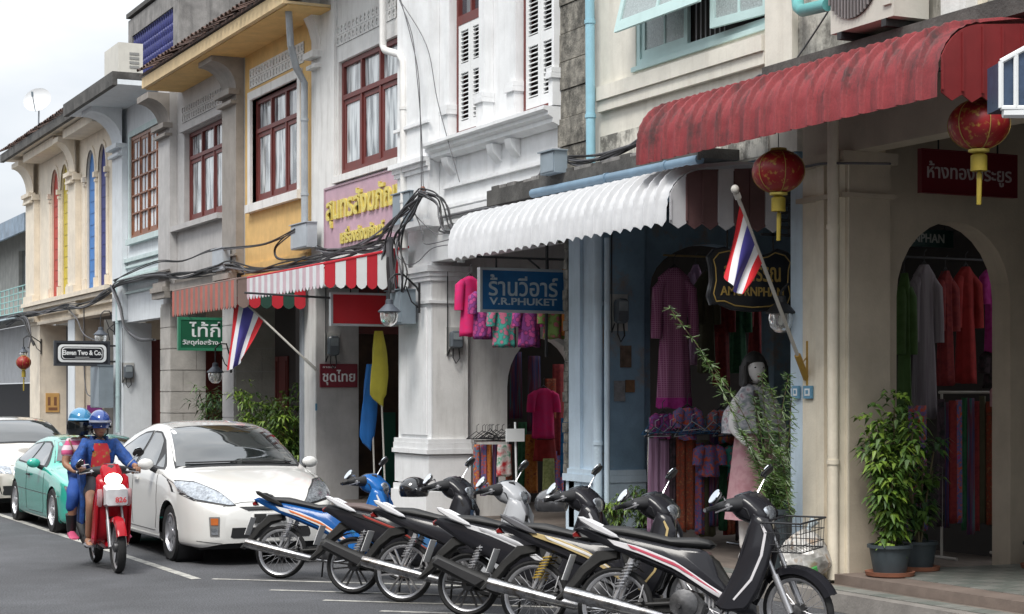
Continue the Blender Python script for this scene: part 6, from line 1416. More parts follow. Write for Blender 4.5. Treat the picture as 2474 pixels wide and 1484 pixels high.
# ============================================================ LANTERNS, LAMPS, FLAGS
lanR=M('red lantern silk',(.5,.015,.02),rough=.45,var=.12,bump=.1,scale=8,emit=0); 
lanP=fabric('lantern silk with gold print',(.27,.01,.014),(.26,.012,.014),(.38,.2,.04),scale=24,kind='noise',rough=.45)
ywT=M('yellow tassel',(.36,.27,.03),rough=.6,var=.2)
def lantern(label,c,r,rh,tl=.5):
    o=thing('paper_lantern',label,'lantern',c); K=24
    m=MB(); rings=[]
    for i in range(15):
        a=.18+(PI-.36)*i/14; rings.append([(c[0]+r*math.sin(a)*(1-.015*(k%2))*math.cos(2*PI*k/K),c[1]+r*math.sin(a)*(1-.015*(k%2))*math.sin(2*PI*k/K),c[2]-math.cos(a)*rh) for k in range(K)])
    m.ring(rings); obj('silk_globe',m,lanP,o,ang=60)
    for k in range(0,K,4):
        m=MB(); m.tube([(c[0]+(r+.003)*math.sin(a)*math.cos(2*PI*k/K+.2),c[1]+(r+.003)*math.sin(a)*math.sin(2*PI*k/K+.2),c[2]-math.cos(a)*(rh+.003)) for a in [.18+(PI-.36)*i/14 for i in range(15)]],.0035,5); obj('gold_rib',m,goldD,o)
    m=MB(); m.lathe([(r*.3,rh*.97),(r*.32,rh*1.0),(r*.3,rh*1.08)],c=c,n=16); obj('top_ring',m,goldD,o)
    m=MB(); m.lathe([(r*.34,-rh*.98),(r*.34,-rh*1.08),(r*.2,-rh*1.12)],c=c,n=16); obj('bottom_ring',m,gold,o)
    b=c[2]-rh*1.12; w_=r*.27
    m=MB(); m.lathe([(w_*.5,0),(w_,-.02),(w_,-.13*tl*2)],c=(c[0],c[1],b),n=12); obj('tassel_head',m,ywT,o)
    m=MB(); m.tube([(c[0],c[1],b-.26*tl),(c[0]+.005,c[1],b-.3*tl),(c[0],c[1],b-.75*tl)],[.006,.02,.017],8); obj('tassel',m,ywT,o)
    m=MB(); m.tube([(c[0],c[1],c[2]+rh),(c[0],c[1],c[2]+rh+.35)],.004,5); obj('cord',m,iron,o); return o
def at(px,py,d):
    r_=(px-CX)/FP*d; return (d*st+r_*ct,d*ct-r_*st,EYE+(VY-py)*d/FP)
lantern('large red lantern with gold print hanging at the right edge under the red awning',at(2364,301,13.2),.222,.185)
lantern('red lantern with gold flowers hanging above the flag by the blue shop',at(1880,415,15.2),.222,.18)
lantern('small far red lantern hanging by the corrugated shutter',at(57,876,46),.19,.17,.7)
glassC=M('clear lamp glass',(.75,.75,.72),rough=.08,var=0,bump=0,trans=.75); lampS=M('slate lamp metal',(.1,.115,.14),rough=.5,metal=.3,var=.1,bump=0); bulb=M('lamp bulb white',(.8,.8,.75),rough=.4,var=0,bump=0)
def wall_lamp(label,c,wallx,s=1.0,up=.28,sm=None):
    """c = centre of the glass jar"""
    o=thing('wall_lamp',label,'wall lamp',c); x,y,z=c
    m=MB(); m.lathe([(.03,.2),(.05,.19),(.055,.13),(.14,.05),(.16,.03),(.15,.015)],c=c,n=18); m.v=[((a-x)*s+x,(b-y)*s+y,(q-z)*s+z) for a,b,q in m.v]; obj('lamp_shade',m,sm or lampS,o)
    m=MB(); m.lathe([(.125,.015),(.13,-.04),(.11,-.12),(.06,-.17),(.01,-.18)],c=c,n=18,cap=False); m.v=[((a-x)*s+x,(b-y)*s+y,(q-z)*s+z) for a,b,q in m.v]; obj('glass_jar',m,glassC,o)
    m=MB(); m.lathe([(.02,.0),(.03,-.03),(.035,-.08),(.02,-.11),(.003,-.115)],c=c,n=12); obj('bulb',m,bulb,o)
    d=1 if wallx>x else -1
    m=MB(); m.tube([(x,y,z+.19*s),(x,y,z+(.19+up)*s),(x+d*.08,y,z+(.27+up)*s),(x+d*.2,y,z+(.27+up)*s),(wallx-d*.05,y,z+(.1+up)*s),(wallx,y,z+up*s)],.014,8); m.tube([(wallx-d*.01,y,z+up*s-.25),(wallx-d*.01,y,z+up*s+.15)],.018,6); m.tube([(wallx,y,z+up*s-.2),(wallx-d*.12,y,z+up*s-.1),(wallx-d*.2,y,z+up*s+.1)],.01,6)
    obj('bracket',m,iron,o)
wall_lamp('slate wall lamp with glass jar in front of the stone pier by the green sign',Q(520,903,30.9),9.36,.95)
wall_lamp('slate wall lamp hanging by the red board beside the grey meter cabinet',at(940,758,24.0),9.35,.95)
wall_lamp('far wall lamp hanging above the black sign',at(243,812,40),9.45,1.0)
wall_lamp('far wall lamp above the small red lantern',at(57,853,47.5),9.5,.8)
wall_lamp('clear glass wall lamp behind the flagpole under the black shaped sign',at(1886,762,16.6),9.9,.9,up=.05,sm=iron)
fR=M('flag red',(.62,.02,.03),rough=.7,var=.06,bump=.05); fW=M('flag white',(.75,.75,.78),rough=.7,var=.05,bump=.05); fB=M('flag blue',(.07,.06,.3),rough=.7,var=.06,bump=.05)
pole=M('pale flag pole',(.5,.48,.44),rough=.5,var=.1); ochP=M('ochre painted iron',(.42,.25,.04),rough=.5,var=.15)
def flag(label,base,top,h0,h1,e0,e1,holder=None,knob=True,n=26,fold=.05):
    """pole from base to top; cloth hoist between fractions h0..h1 of the pole, free edge e0..e1"""
    base=Vector(base);top=Vector(top); o=thing('flag',label,'flag',tuple(base))
    m=MB(); m.tube([base,top],.017,8); obj('pole',m,pole,o)
    if knob: m=MB(); m._ball(tuple(top),.036,12,8,1,1,1.1); m.tube([top-(top-base).normalized()*.04,top-(top-base).normalized()*.09],.03,8); obj('finial',m,pole,o)
    A=base.lerp(top,h1); B=base.lerp(top,h0); E0_=Vector(e0); E1_=Vector(e1); nu=36
    side=Vector((ct,-st,0)); nrm=Vector((st,ct,0))
    m=MB(); rows=[]
    for i in range(nu+1):
        u=i/nu; row=[]
        for j in range(n+1):
            v=j/n; a=A.lerp(B,u); b=E0_.lerp(E1_,u); p=a.lerp(b,v)
            p=p+nrm*(fold*math.sin(u*PI*3.2+v*1.5)*v)+side*(fold*.35*math.sin(u*PI*4+v*4)*v*(1-v*.3)); p.z-=.04*math.sin(PI*u)*v
            row.append(tuple(p))
        rows.append(row)
    vs=[p for r_ in rows for p in r_]; W=n+1; vs2=[(p[0]+nrm.x*.003,p[1]+nrm.y*.003,p[2]) for p in vs]
    cols=[0,1,2,2,1,0]
    for i in range(nu):
        m.cm=cols[int(i/nu*6)]
        fs=[(i*W+j,i*W+j+1,(i+1)*W+j+1,(i+1)*W+j) for j in range(n)]
        for f in fs: m.f.append(f); m.m.append(m.cm)
    m.v=vs; obj('cloth',m,[fR,fW,fB],o,ang=180)
    if holder=='ochre':
        m=MB(); d=(top-base).normalized(); m.tube([base-d*.05,base+d*.22],.03,8); m.tube([base+Vector((.03,0,-.12)),base+Vector((.03,0,.3))],.016,6); m.tube([base+d*.12,base+Vector((.03,0,.16))],.006,5); obj('holder',m,ochP,o)
    else:
        m=MB(); d=(top-base).normalized(); m.tube([base-d*.03,base+d*.22],.024,8); obj('holder',m,pole,o)
    return o
bs=S(1957); flag('Thai tricolour flag hanging on a pole with ochre holder beside the right pier',(FX-.06,bs,Z(905,FX,bs)),P(1775,458,8.32),.62,.93,at(1752,668,15.35),at(1795,712,15.35),'ochre')
bs=S(757,9.4); flag('Thai tricolour flag hanging on a pole in front of the stone piers',(9.42,bs,Z(890,9.42,bs)),P(562,703,8.35),.62,.97,at(548,895,28.6),at(586,868,28.4),None,knob=False,fold=.07)
# furled flags in the doorway
def furled(label,px,yt,yb,d,m_,w_,tilt=0,pb=None):
    c=at(px,yt,d); b=at(px+tilt,yb,d); o=thing('furled_flag',label,'flag',b)
    m=MB(); rings=[]; n=18
    for i in range(17):
        t=i/16; r_=w_*(.25+.75*math.sin(PI*min(1,t*.62+.1)))*(1 if t<.9 else .7); cx_,cy_,cz_=[c[k]*(1-t)+b[k]*t for k in range(3)]
        rings.append([(cx_+r_*(1+.22*math.sin(3*a+t*5))*math.cos(a),cy_+r_*.5*(1+.2*math.sin(4*a))*math.sin(a),cz_-(.06*math.cos(a) if i==16 else 0)) for a in [2*PI*k/n for k in range(n)]])
    m.ring(rings); obj('cloth',m,m_,o)
    m=MB(); e=at(pb or px,1180,d); m.tube([c,e],.013,6); obj('pole',m,pole,o)
furled('yellow furled flag on a white pole in the dark doorway',915,800,975,25.6,M('flag yellow',(.55,.48,.05),rough=.7,var=.12,bump=.1),.12,pb=930)
furled('blue furled flag standing left of the yellow one in the dark doorway',895,880,1080,25.9,M('flag royal blue',(.01,.13,.42),rough=.7,var=.15,bump=.1),.11,tilt=-8,pb=905)
# ============================================================ PIPES, BOXES, AIR CONDITIONERS, DISH
pipeG=M('grey pvc pipe',(.38,.41,.44),rough=.5,var=.15,streak=.2); pipeB=M('light blue pipe',(.3,.55,.66),rough=.45,var=.1); pipeW=M('white pvc pipe',(.72,.71,.69),rough=.5,var=.1); pipeT=M('teal pipe',(.12,.42,.42),rough=.45,var=.15); slateB=M('slate blue conduit',(.16,.25,.34),rough=.5,var=.15)
def pipe(label,pts,r,m_,clips=True,name='pipe'):
    o=thing(name,label,'pipe',pts[-1]); m=MB(); m.tube(pts,r,12); obj('tube',m,m_,o)
    if clips:
        for a,b in zip(pts,pts[1:]):
            L_=math.dist(a,b)
            if L_>1.2:
                for t in (.25,.75): 
                    c=Vector(a).lerp(Vector(b),t); d=(Vector(b)-Vector(a)).normalized(); m=MB(); m.tube([c-d*.02,c+d*.02],r*1.18,12); obj('collar',m,m_,o)
    return o
pipe('grey downpipe bending down the yellow wall to the junction box',[P(697,28,8.95),P(702,110,9.0),P(716,165,9.2),P(735,200,9.36),P(736,560,9.36)],.055,pipeG)
pipe('light blue downpipe beside the mouldy masonry pier',[P(1424,-60,9.33),P(1427,395,9.33)],.052,pipeB)
pipe('blue painted pipe on the blue pier behind the scooters',[P(1444,565,9.36),P(1444,1240,9.36)],.05,bluB)
pipe('second thinner blue pipe in the recess of the blue wall',[P(1466,575,9.42),P(1466,1250,9.42)],.03,bluB,clips=False)
pipe('white elbowed pipe crossing above the red framed window',[P(924,-60,9.25),P(925,112,9.25),P(930,122,9.25),P(965,132,9.28),P(974,150,9.3),P(976,600,9.3)],.05,pipeW)
pipe('slim white pipe down the white corner beside the pink sign',[P(968,150,9.38),P(968,620,9.38)],.03,pipeW,clips=False)
pipe('teal elbow pipe high on the cream wall by the air conditioner',[P(1926,0,9.4),P(1928,18,9.3),P(1938,26,9.2),P(2000,12,9.05)],.055,pipeT,clips=False)
pipe('slate blue conduit running along the top of the white awning',[P(1287,468,8.9),P(1400,445,8.9),P(1690,385,8.95)],.05,slateB)
pipe('pale blue conduit pipe at the corner of the far cream house',[P(284,690,9.38),P(284,1045,9.38)],.045,M('pale teal conduit',(.42,.55,.56),rough=.5))
pipe('beige downpipe between mouldings of the right pier',[P(2012,265,9.34),P(2012,1400,9.34)],.05,crmA)
boxG=M('grey cabinet steel',(.24,.29,.33),rough=.5,var=.1,streak=.1); boxL=M('light grey cabinet',(.4,.44,.48),rough=.5,var=.12)
def box(label,px0,px1,y0,y1,X,dp,m_,door=True,name='junction_box',cat='electrical box',plane='s'):
    if plane=='x':
        a,b=S(px1,X),S(px0,X); zt,zb=Z(y0,X,b),Z(y1,X,b); o=thing(name,label,cat,(X,(a+b)/2,zb)); m=MB(); m.box(X-dp,X,a,b,zb,zt); obj('case',m,m_,o,smooth=False)
        m=MB(); m.box(X-dp-.012,X-dp-.001,a+.02,b-.02,zb+.02,zt-.02); obj('door',m,m_,o,smooth=False)
        m=MB(); m.box(X-dp-.03,X,a-.02,b+.02,zt+.001,zt+.015); obj('lid',m,m_,o,smooth=False)
    return o
box('slate grey meter cabinet on the white pier below the cable bundle',966,1004,706,786,9.36,.2,boxG,plane='x')
box('small pale junction box at the foot of the grey downpipe',726,766,548,606,9.38,.16,boxL,plane='x')
box('pale junction box on the grey pilaster between cables',529,556,606,658,9.3,.12,boxL,plane='x')
box('grey junction box behind the cable bundle beside the pink sign',965,1008,474,560,9.38,.1,boxG,plane='x')
box('grey junction box on the parapet above the white awning',1335,1370,374,426,8.95,.15,boxG,plane='x')
box('tall grey steel cabinet beside the far pale pipe',252,274,885,985,9.3,.3,boxG,plane='x')
def meter(label,y,px0,px1,yt,yb):
    X0,X1=XA(px0,y),XA(px1,y); z1,z0=Z(yt,X0,y),Z(yb,X0,y); o=thing('electric_meter',label,'electric meter',((X0+X1)/2,y,z0)); w_=X1-X0; h_=z1-z0
    m=MB(); m.box(X0-.03,X1+.03,y-.02,y-.001,z0-.08,z1+.05); obj('backboard',m,M('pale backboard',(.5,.5,.48),rough=.7),o,smooth=False)
    m=MB(); m.slab(resample([(X0,z0+.1*h_),(X0,z1-.1*h_),(X0+.2*w_,z1),(X1-.2*w_,z1),(X1,z1-.1*h_),(X1,z0+.1*h_),(X1-.2*w_,z0),(X0+.2*w_,z0)],20),y-.07,.048,.02); obj('casing',m,M('meter grey',(.12,.14,.16),rough=.3,var=.15,coat=.4),o)
    m=MB(); m.box(X0+.15*w_,X1-.15*w_,y-.124,y-.119,z0+.5*h_,z1-.12*h_); obj('dial',m,M('meter dial',(.3,.34,.36),rough=.2,var=.2),o,smooth=False)
    m=MB(); m.tube([(X0+.3*w_,y-.05,z0),(X0+.25*w_,y-.06,z0-.12),(X0+.5*w_,y-.06,z0-.2),(X0+.8*w_,y-.06,z0-.13),(X0+.75*w_,y-.05,z0)],.009,6); m.tube([(X0+.1*w_,y-.03,z0),(X0-.02,y-.03,z0-.1),(X0-.02,y-.03,z1+.8)],.008,6); obj('wires',m,iron,o)
meter('electric meter on the white pier beside the pink dress',yv0-.0,1082,1112,800,842)
meter('electric meter above the maroon Thai plate',yc_0-.0,788,815,812,860)
meter('electric meter on the shaded blue wall behind the flag shop',yb0-.0,1478,1508,722,782)
meter('electric meter on the stained white pier by the red far door',yf0-.0,297,320,882,915)
meter('dark electric meter with hanging wires on the far cream pier',yg0-.0,222,243,902,948)
acM=M('air conditioner casing',(.6,.58,.52),rough=.5,var=.08,streak=.15)
def ac(label,x0,x1,y0,y1,z0,z1,front='x',grille=None):
    o=thing('air_conditioner',label,'air conditioner',((x0+x1)/2,(y0+y1)/2,z0)); m=MB(); m.box(x0,x1,y0,y1,z0,z1); obj('casing',m,acM,o,smooth=False)
    if front=='x':
        cy,cz,r_=y0+(y1-y0)*.62,(z0+z1)/2,min((z1-z0),(y1-y0))*.44
        m=MB(); m.lathe([(r_,-.012),(r_,-.002),(.01,-.002)],c=(x0,cy,cz),n=32,axis='x',cap=False); obj('fan_recess',m,M('fan recess',(.06,.055,.055),rough=.7),o)
        for k in range(17):
            t=(k-8)/8.5; hh=math.sqrt(max(0,1-t*t))*r_; m=MB(); m.box(x0-.03,x0-.015,cy+t*r_-.007,cy+t*r_+.007,cz-hh,cz+hh); obj('grille_bar',m,M('grille bar grey',(.22,.2,.2),rough=.5),o,smooth=False)
        m=MB(); m.box(x0-.02,x0-.001,y0+.02,y0+(y1-y0)*.14,z0+.1,z1-.1); obj('side_panel',m,acM,o,smooth=False)
    else:
        for k in range(4): m=MB(); m.box(x0+.45*(x1-x0),x1-.08,y0-.012,y0-.001,z0+.12+k*.09,z0+.17+k*.09); obj('vent_slot',m,M('vent slot',(.25,.25,.24)),o,smooth=False)
    for yy in (y0+.1,y1-.15): m=MB(); m.box(x0,x1,yy,yy+.06,z0-.06,z0-.001); obj('foot',m,blackP,o,smooth=False)
ac('air conditioner outdoor unit standing on the concrete ledge above the red awning',9.0,9.35,S(2158,9.0),S(2006,9.0),4.8,5.7)
c0=(9.1,39.2,8.35); ac('cream air conditioner unit on the roof edge at the far left',8.75,9.25,S(292,8.8),S(258,8.8),8.3,8.93,front='y')
o=thing('satellite_dish','white satellite dish on a thin mast on the far cream roof','satellite dish',at(93,305,47)); c=Vector(at(93,247,47)); dr=Vector((-.45,-.75,.45)).normalized()
q=dr.to_track_quat('Z','Y').to_matrix().to_4x4(); m=MB(); m.T=Matrix.Translation(c)@q; m.lathe([(.005,0),(.15,.015),(.27,.05),(.36,.1),(.365,.105),(.36,.095),(.27,.04),(.15,.005),(.004,-.01)],n=28,cap=False); obj('reflector',m,M('dish white',(.62,.63,.64),rough=.5,var=.04,bump=0),o)
m=MB(); m.T=Matrix.Translation(c)@q; m.tube([(0,-.35,.08),(0,-.1,.45)],.012,6); m.tube([(0,-.14,.42),(0,-.04,.5)],.03,8); obj('feed_arm',m,boxG,o)
m=MB(); m.tube([at(93,310,47),tuple(c-dr*.05)],.02,8); obj('mast',m,boxL,o)
o=thing('shade_lamp','white framed hanging light box at the right edge of the picture','light box',at(2470,260,12.2))
a,b=at(2416,150,12.2),at(2560,262,12.2)
m=MB(); m.ring([[(a[0],a[1],a[2]),(b[0],b[1],a[2]+.22),(b[0],b[1],b[2]),(a[0],a[1],b[2])],[(a[0]+.1,a[1]+.25,a[2]),(b[0]+.1,b[1]+.25,a[2]+.22),(b[0]+.1,b[1]+.25,b[2]),(a[0]+.1,a[1]+.25,b[2])]]); obj('case',m,M('light box dark blue',(.04,.07,.13),rough=.3,var=.3,scale=6),o,smooth=False)
m=MB(); A,B_,C_,D_=[Vector(v) for v in ((a[0],a[1],a[2]),(b[0],b[1],a[2]+.22),(b[0],b[1],b[2]),(a[0],a[1],b[2]))]; f=Vector((-st,-ct,0))*.012
for u,v in ((A,B_),(D_,C_),(A,D_),(A.lerp(B_,.25),D_.lerp(C_,.25)),(A.lerp(B_,.5),D_.lerp(C_,.5))): m.tube([u+f,v+f],.018,6)
m.tube([D_+Vector((.02,0,-.03)),C_+Vector((0,0,-.03))],.035,6); obj('frame',m,letW,o)
m=MB(); m.tube([B_,B_+Vector((.3,0,.7))],.012,6); obj('hanger',m,iron,o)
# tube lamp under the ceiling of the right arcade
o=thing('tube_light','unlit tube light under the ceiling above the right arch','tube light',at(2200,310,15.2)); m=MB(); a=P(2135,322,9.9); m.box(9.75,9.87,S(2293,9.8),S(2135,9.8),a[2]-.01,a[2]+.06); obj('batten',m,M('batten white',(.5,.5,.48)),o,smooth=False)
m=MB(); m.tube([(9.81,S(2290,9.8),a[2]-.04),(9.81,S(2140,9.8),a[2]-.04)],.018,8); obj('tube',m,M('unlit tube',(.65,.65,.63),rough=.3),o)
# ============================================================ CABLES
cab=M('black cable sheath',(.018,.018,.02),rough=.6,var=.2,bump=0); cabG=M('grey cable sheath',(.1,.1,.11),rough=.6,var=.2,bump=0)
def smooth(pts,n=6):
    pts=[Vector(p) for p in pts]; out=[]
    for i in range(len(pts)-1):
        p0=pts[max(i-1,0)];p1=pts[i];p2=pts[i+1];p3=pts[min(i+2,len(pts)-1)]
        for k in range(n):
            u=k/n; out.append(.5*((2*p1)+(p2-p0)*u+(2*p0-5*p1+4*p2-p3)*u*u+(-p0+3*p1-3*p2+p3)*u**3))
    out.append(pts[-1]); return out
def cable(label,px,X,r,n=1,m_=None,jit=0.03,name='cable',group=None):
    o=thing(name,label,'cable',P(*px[0],X),0,group)
    for k in range(n):
        pts=[Vector(P(a,b,X))+Vector((rnd.uniform(-jit,jit),0,rnd.uniform(-jit,jit)))*(1 if n>1 else 0) for a,b in px]
        m=MB(); m.tube(smooth(pts),r*rnd.uniform(.8,1.1),6); obj('strand',m,m_ or (cab if k%3 else cabG),o)
    return o
cable('thick bundle of black cables running below the upper floors to the striped awning',[(-10,772),(72,758),(110,752),(160,742),(205,738),(255,708),(292,682),(380,664),(440,664),(528,652),(560,640),(610,655),(690,642),(760,630),(830,612),(900,600),(938,590)],9.22,.015,9,jit=.07)
cable('slack cable from the grey pilaster up to the box on the yellow wall',[(275,680),(300,664),(378,634),(440,632),(505,606),(560,600),(640,590),(712,556)],9.2,.012,3,jit=.025)
cable('looped cable hanging on the yellow wall beside the downpipe',[(712,556),(680,580),(664,602),(670,625),(705,628),(735,622)],9.3,.013,2,jit=.02)
cable('cable swag below the pink sign',[(770,600),(800,612),(845,600),(900,585),(935,548),(985,500),(1018,468)],9.15,.015,6,jit=.06)
for k,(pts,lb) in enumerate([([(1020,464),(985,495),(955,535),(935,575),(928,620)],'outer cable of the tangle on the white pier, curving to the awning corner'),([(1022,464),(1000,520),(962,560),(950,610),(952,690)],'cable dropping straight from the tangle to the wall lamp'),([(1020,468),(975,540),(962,600),(975,650),(968,700)],'cable looping through the tangle to the grey cabinet'),
   ([(1022,462),(1055,470),(1078,500),(1086,545),(1104,556)],'arched cable from the tangle to the white awning corner'),([(1018,466),(1050,485),(1062,530),(1070,552),(1108,562)],'inner arched cable beside the white awning corner'),([(985,500),(1030,548),(1060,566),(1100,556)],'thin cable crossing the carved capital'),
   ([(960,620),(985,640),(1010,632),(1045,600),(1100,590)],'slack cable hanging under the carved capital'),([(1000,510),(1020,560),(1028,590),(1100,575)],'thin grey cable slanting over the white capital')]):
    cable(lb,pts,9.05 if k<5 else 9.12,.012 if k<5 else .007,3 if k<5 else 1,jit=.05)

cable('thick black riser cable beside the striped awning',[(943,575),(943,640),(945,705)],9.1,.05,3,jit=.02)
cable('cable on the white wall from the tangle to the parapet box',[(1060,528),(1130,512),(1240,492),(1262,480),(1312,440)],9.3,.011,1)
cable('bundle of cables sagging from the parapet box to the red awning',[(1308,440),(1316,408),(1335,382),(1400,394),(1480,372),(1545,338)],9.0,.013,5,jit=.06)
cable('second cable sag in front of the mouldy pier',[(1330,384),(1380,378),(1460,372),(1548,345)],9.05,.012,2,jit=.02)
cable('cable tangle on the red awning top beside the cream wall',[(1760,238),(1775,205),(1800,215),(1845,190),(1870,200),(1880,185)],9.2,.016,3,jit=.06)
cable('thin stay wire crossing the cream wall by the teal pipe',[(2000,28),(1960,90),(1908,165)],9.3,.008,1)
cable('dark cable strung under the red awning past the lantern',[(1690,403),(1760,428),(1830,428),(1900,408),(1950,402),(2000,395),(2150,396)],9.35,.012,1)
cable('pair of thin wires down the white corner pilaster',[(965,-10),(990,80),(1010,180),(1020,310),(1022,455)],9.2,.006,2,m_=cabG,jit=.03)
cable('thin wire fanning from the roof to the shuttered window',[(965,0),(1030,110),(1058,250),(1110,440)],9.25,.006,1,m_=cabG)
cable('black cable hanging along the far cream arcade',[(160,742),(185,770),(205,810),(255,830)],9.2,.016,1)
cable('thick cable drop at the far corner beside the pale pipe',[(270,690),(290,740),(300,790),(330,818),(372,822)],9.2,.02,2,jit=.03)
cable('cable drop from the bundle to the dark far meter',[(203,745),(203,880),(210,950),(232,955)],9.3,.014,1)
cable('cable clump at the left edge by the far lantern',[(20,785),(60,770),(72,800),(76,835)],9.2,.03,3,jit=.08)
o=thing('cable_post','terminal insulator on the corner pilaster at the head of the cable tangle','insulator',P(1021,466,9.1)); m=MB(); m.lathe([(.02,-.05),(.04,-.03),(.025,0),(.04,.03),(.02,.06)],c=P(1021,462,9.1),n=12); obj('body',m,M('brown porcelain',(.2,.08,.05),rough=.3),o)
# ============================================================ CLOTHES FOR SALE
hang=M('coat hanger',(.03,.03,.035),rough=.5)
def garment(label,px,yt,yb,wpx,y,m_,kind='dress',hem=None,group=None,wave=5,rack=False,tilt=0,name=None,parts=True):
    X=XA(px,y); d=dep(X,y); zt=Z(yt,X,y); zb=Z(yb,X,y); w_=wpx*d/FP/2; o=thing(name or kind,label,{'dress':'dress','shirt':'shirt','cloth':'cloth','skirt':'skirt'}[kind],(X,y,zb),0,group)
    H=zt-zb; m=MB(); rings=[]; n=40; K=14; ph=rnd.uniform(0,6)
    for i in range(K+1):
        t=i/K
        if kind in('dress','shirt'):
            prof=[(0,.28),(.03,.5),(.07,.95),(.18,.86),(.38,.74),(.6,.86),(1,1.0)] if kind=='dress' else [(0,.3),(.04,.55),(.1,.98),(.3,.9),(.7,.86),(1,.9)]
        else: prof=[(0,.85),(.3,.9),(1,1)]
        a=w_*crom(prof,t); b=(.05+.05*t) if kind!='cloth' else .03
        amp=.012+.10*t*w_*1.2
        rings.append([(X+tilt*t*.1+(a+amp*.35*math.sin(wave*2*q+ph))*math.cos(q),y+(b+amp*.5*math.sin(wave*q+ph))*math.sin(q),zt-H*t+ (.012*math.sin(wave*q+ph) if i==K else 0)) for q in [2*PI*k/n for k in range(n)]])
    m.ring(rings); body=obj('fabric',m,m_,o,ang=180)
    if kind in('dress','shirt') and parts:
        for s in (1,-1):
            m=MB(); L_=(.30 if kind=='dress' else .2)*min(1.6,H)+.1
            m.tube([(X+s*w_*.62,y,zt-.09*H),(X+s*w_*1.0,y-.01,zt-.14*H-.02),(X+s*w_*1.12,y-.02,zt-.14*H-L_*.6),(X+s*w_*1.14,y-.02,zt-.14*H-L_)],[.045,.065,.06,.06],10); obj('sleeve',m,m_,o)
        m=MB(); m.tube([(X-w_*.6,y,zt-.06*H+.01),(X,y,zt+.035),(X+w_*.6,y,zt-.06*H+.01)],.01,6); m.tube([(X,y,zt+.035),(X,y,zt+.12),(X+.03,y,zt+.15)],.005,5); obj('hanger',m,hang,o)
    if hem:
        m=MB(); m.ring([[( (p[0]-X)*1.02+X,(p[1]-y)*1.05+y,p[2]+dz) for p in r_] for r_,dz in ((rings[-1],-.002),(rings[-2],0))],cap=False); obj('hem_band',m,hem,o,ang=180)
    return o
F=fabric
fm={}
def fab(n,*a,**k): fm[n]=F('cloth '+n,*a,**k); return fm[n]
fab('checked',(.25,.06,.16),(.42,.19,.31),scale=22,kind='check'); fab('magenta',(.35,.02,.2),(.42,.04,.26),scale=20,kind='noise'); fab('pink',(.62,.01,.12),(.55,.02,.14),scale=12,kind='noise')
fab('teal floral',(.45,.12,.2),(.02,.2,.17),(.05,.3,.25),scale=16); fab('purple floral',(.4,.05,.2),(.10,.015,.09),(.2,.04,.2),scale=18); fab('green floral',(.4,.1,.12),(.12,.2,.04),(.2,.3,.08),scale=16)
fab('rust',(.3,.05,.02),(.16,.05,.03),(.35,.12,.05),scale=30,kind='noise'); fab('mauve stripe',(.2,.1,.17),(.3,.18,.28),kind='vstripe',scale=40); fab('olive',(.06,.06,.03),(.075,.07,.04),kind='noise',scale=8); fab('bottle',(.01,.07,.03),(.02,.1,.04),kind='noise',scale=20)
fab('red',(.2,.008,.008),(.26,.014,.014),kind='noise',scale=10); fab('dark red',(.14,.01,.015),(.2,.02,.02),kind='noise',scale=22); fab('lilac white',(.14,.12,.14),(.2,.18,.2),kind='vstripe',scale=26); fab('green',(.03,.07,.012),(.04,.09,.02),kind='noise',scale=10)  # right arch cloths: the arch's shade is put into these colours
fab('orange brown',(.3,.08,.01),(.42,.16,.03),(.2,.04,.02),kind='noise',scale=22); fab('blue',(.01,.1,.3),(.02,.18,.42),kind='noise',scale=12); fab('light green',(.24,.28,.1),(.35,.38,.16),kind='noise',scale=24); fab('red white',(.55,.03,.04),(.7,.68,.65),(.03,.3,.15),scale=9,kind='noise')
fab('navy mix',(.02,.03,.1),(.12,.02,.04),(.03,.1,.12),kind='vstripe',scale=30); fab('multi',(.5,.08,.03),(.04,.12,.3),(.35,.05,.16),kind='noise',scale=26); fab('multi2',(.03,.2,.3),(.4,.05,.04),(.45,.25,.05),kind='noise',scale=24); fab('black mix',(.01,.01,.012),(.05,.03,.04),kind='noise',scale=15); fab('skin pink',(.5,.25,.28),(.6,.35,.38),kind='noise',scale=10)
# -- white shop (under the blue sign)
garment('bright pink short dress hanging left of the blue hanging sign',1134,668,812,52,20.9,fm['pink'],wave=3)
garment('dark purple flowered top hanging under the left corner of the blue sign',1166,700,818,52,20.6,fm['purple floral'],'shirt')
garment('teal flowered top hanging below the blue sign',1218,735,838,66,20.3,fm['teal floral'],'shirt')
garment('purple and red flowered top hanging below the middle of the blue sign',1278,735,838,64,20.1,fm['purple floral'],'shirt')
garment('green flowered top hanging below the right end of the blue sign',1338,735,818,62,19.9,fm['green floral'],'shirt')
garment('narrow orange cloth hanging at the right edge of the blue sign',1366,650,810,20,19.8,fm['orange brown'],'cloth')
sv=22.9
garment('shiny pink blouse hanging inside the small white arch',1312,938,1058,62,sv,fm['pink'],'shirt')
garment('red skirt below the pink blouse inside the small white arch',1316,1062,1112,60,sv,fm['red'],'skirt')
garment('orange brown long cloth hanging at the left of the small white arch',1283,1050,1190,34,sv+.1,fm['orange brown'],'cloth')
garment('light green patterned cloth at the bottom of the small white arch',1325,1108,1215,34,sv-.15,fm['light green'],'cloth')
garment('bright blue cloth beside the mouldy pier edge in the small white arch',1366,1010,1150,28,sv-.1,fm['blue'],'cloth')
garment('orange red scarf hanging behind the pink blouse',1332,915,1010,40,sv+.3,fm['rust'],'cloth')
garment('navy garment hanging in the dark at the left side of the small white arch',1246,850,1010,34,sv+.4,fm['navy mix'],'cloth')
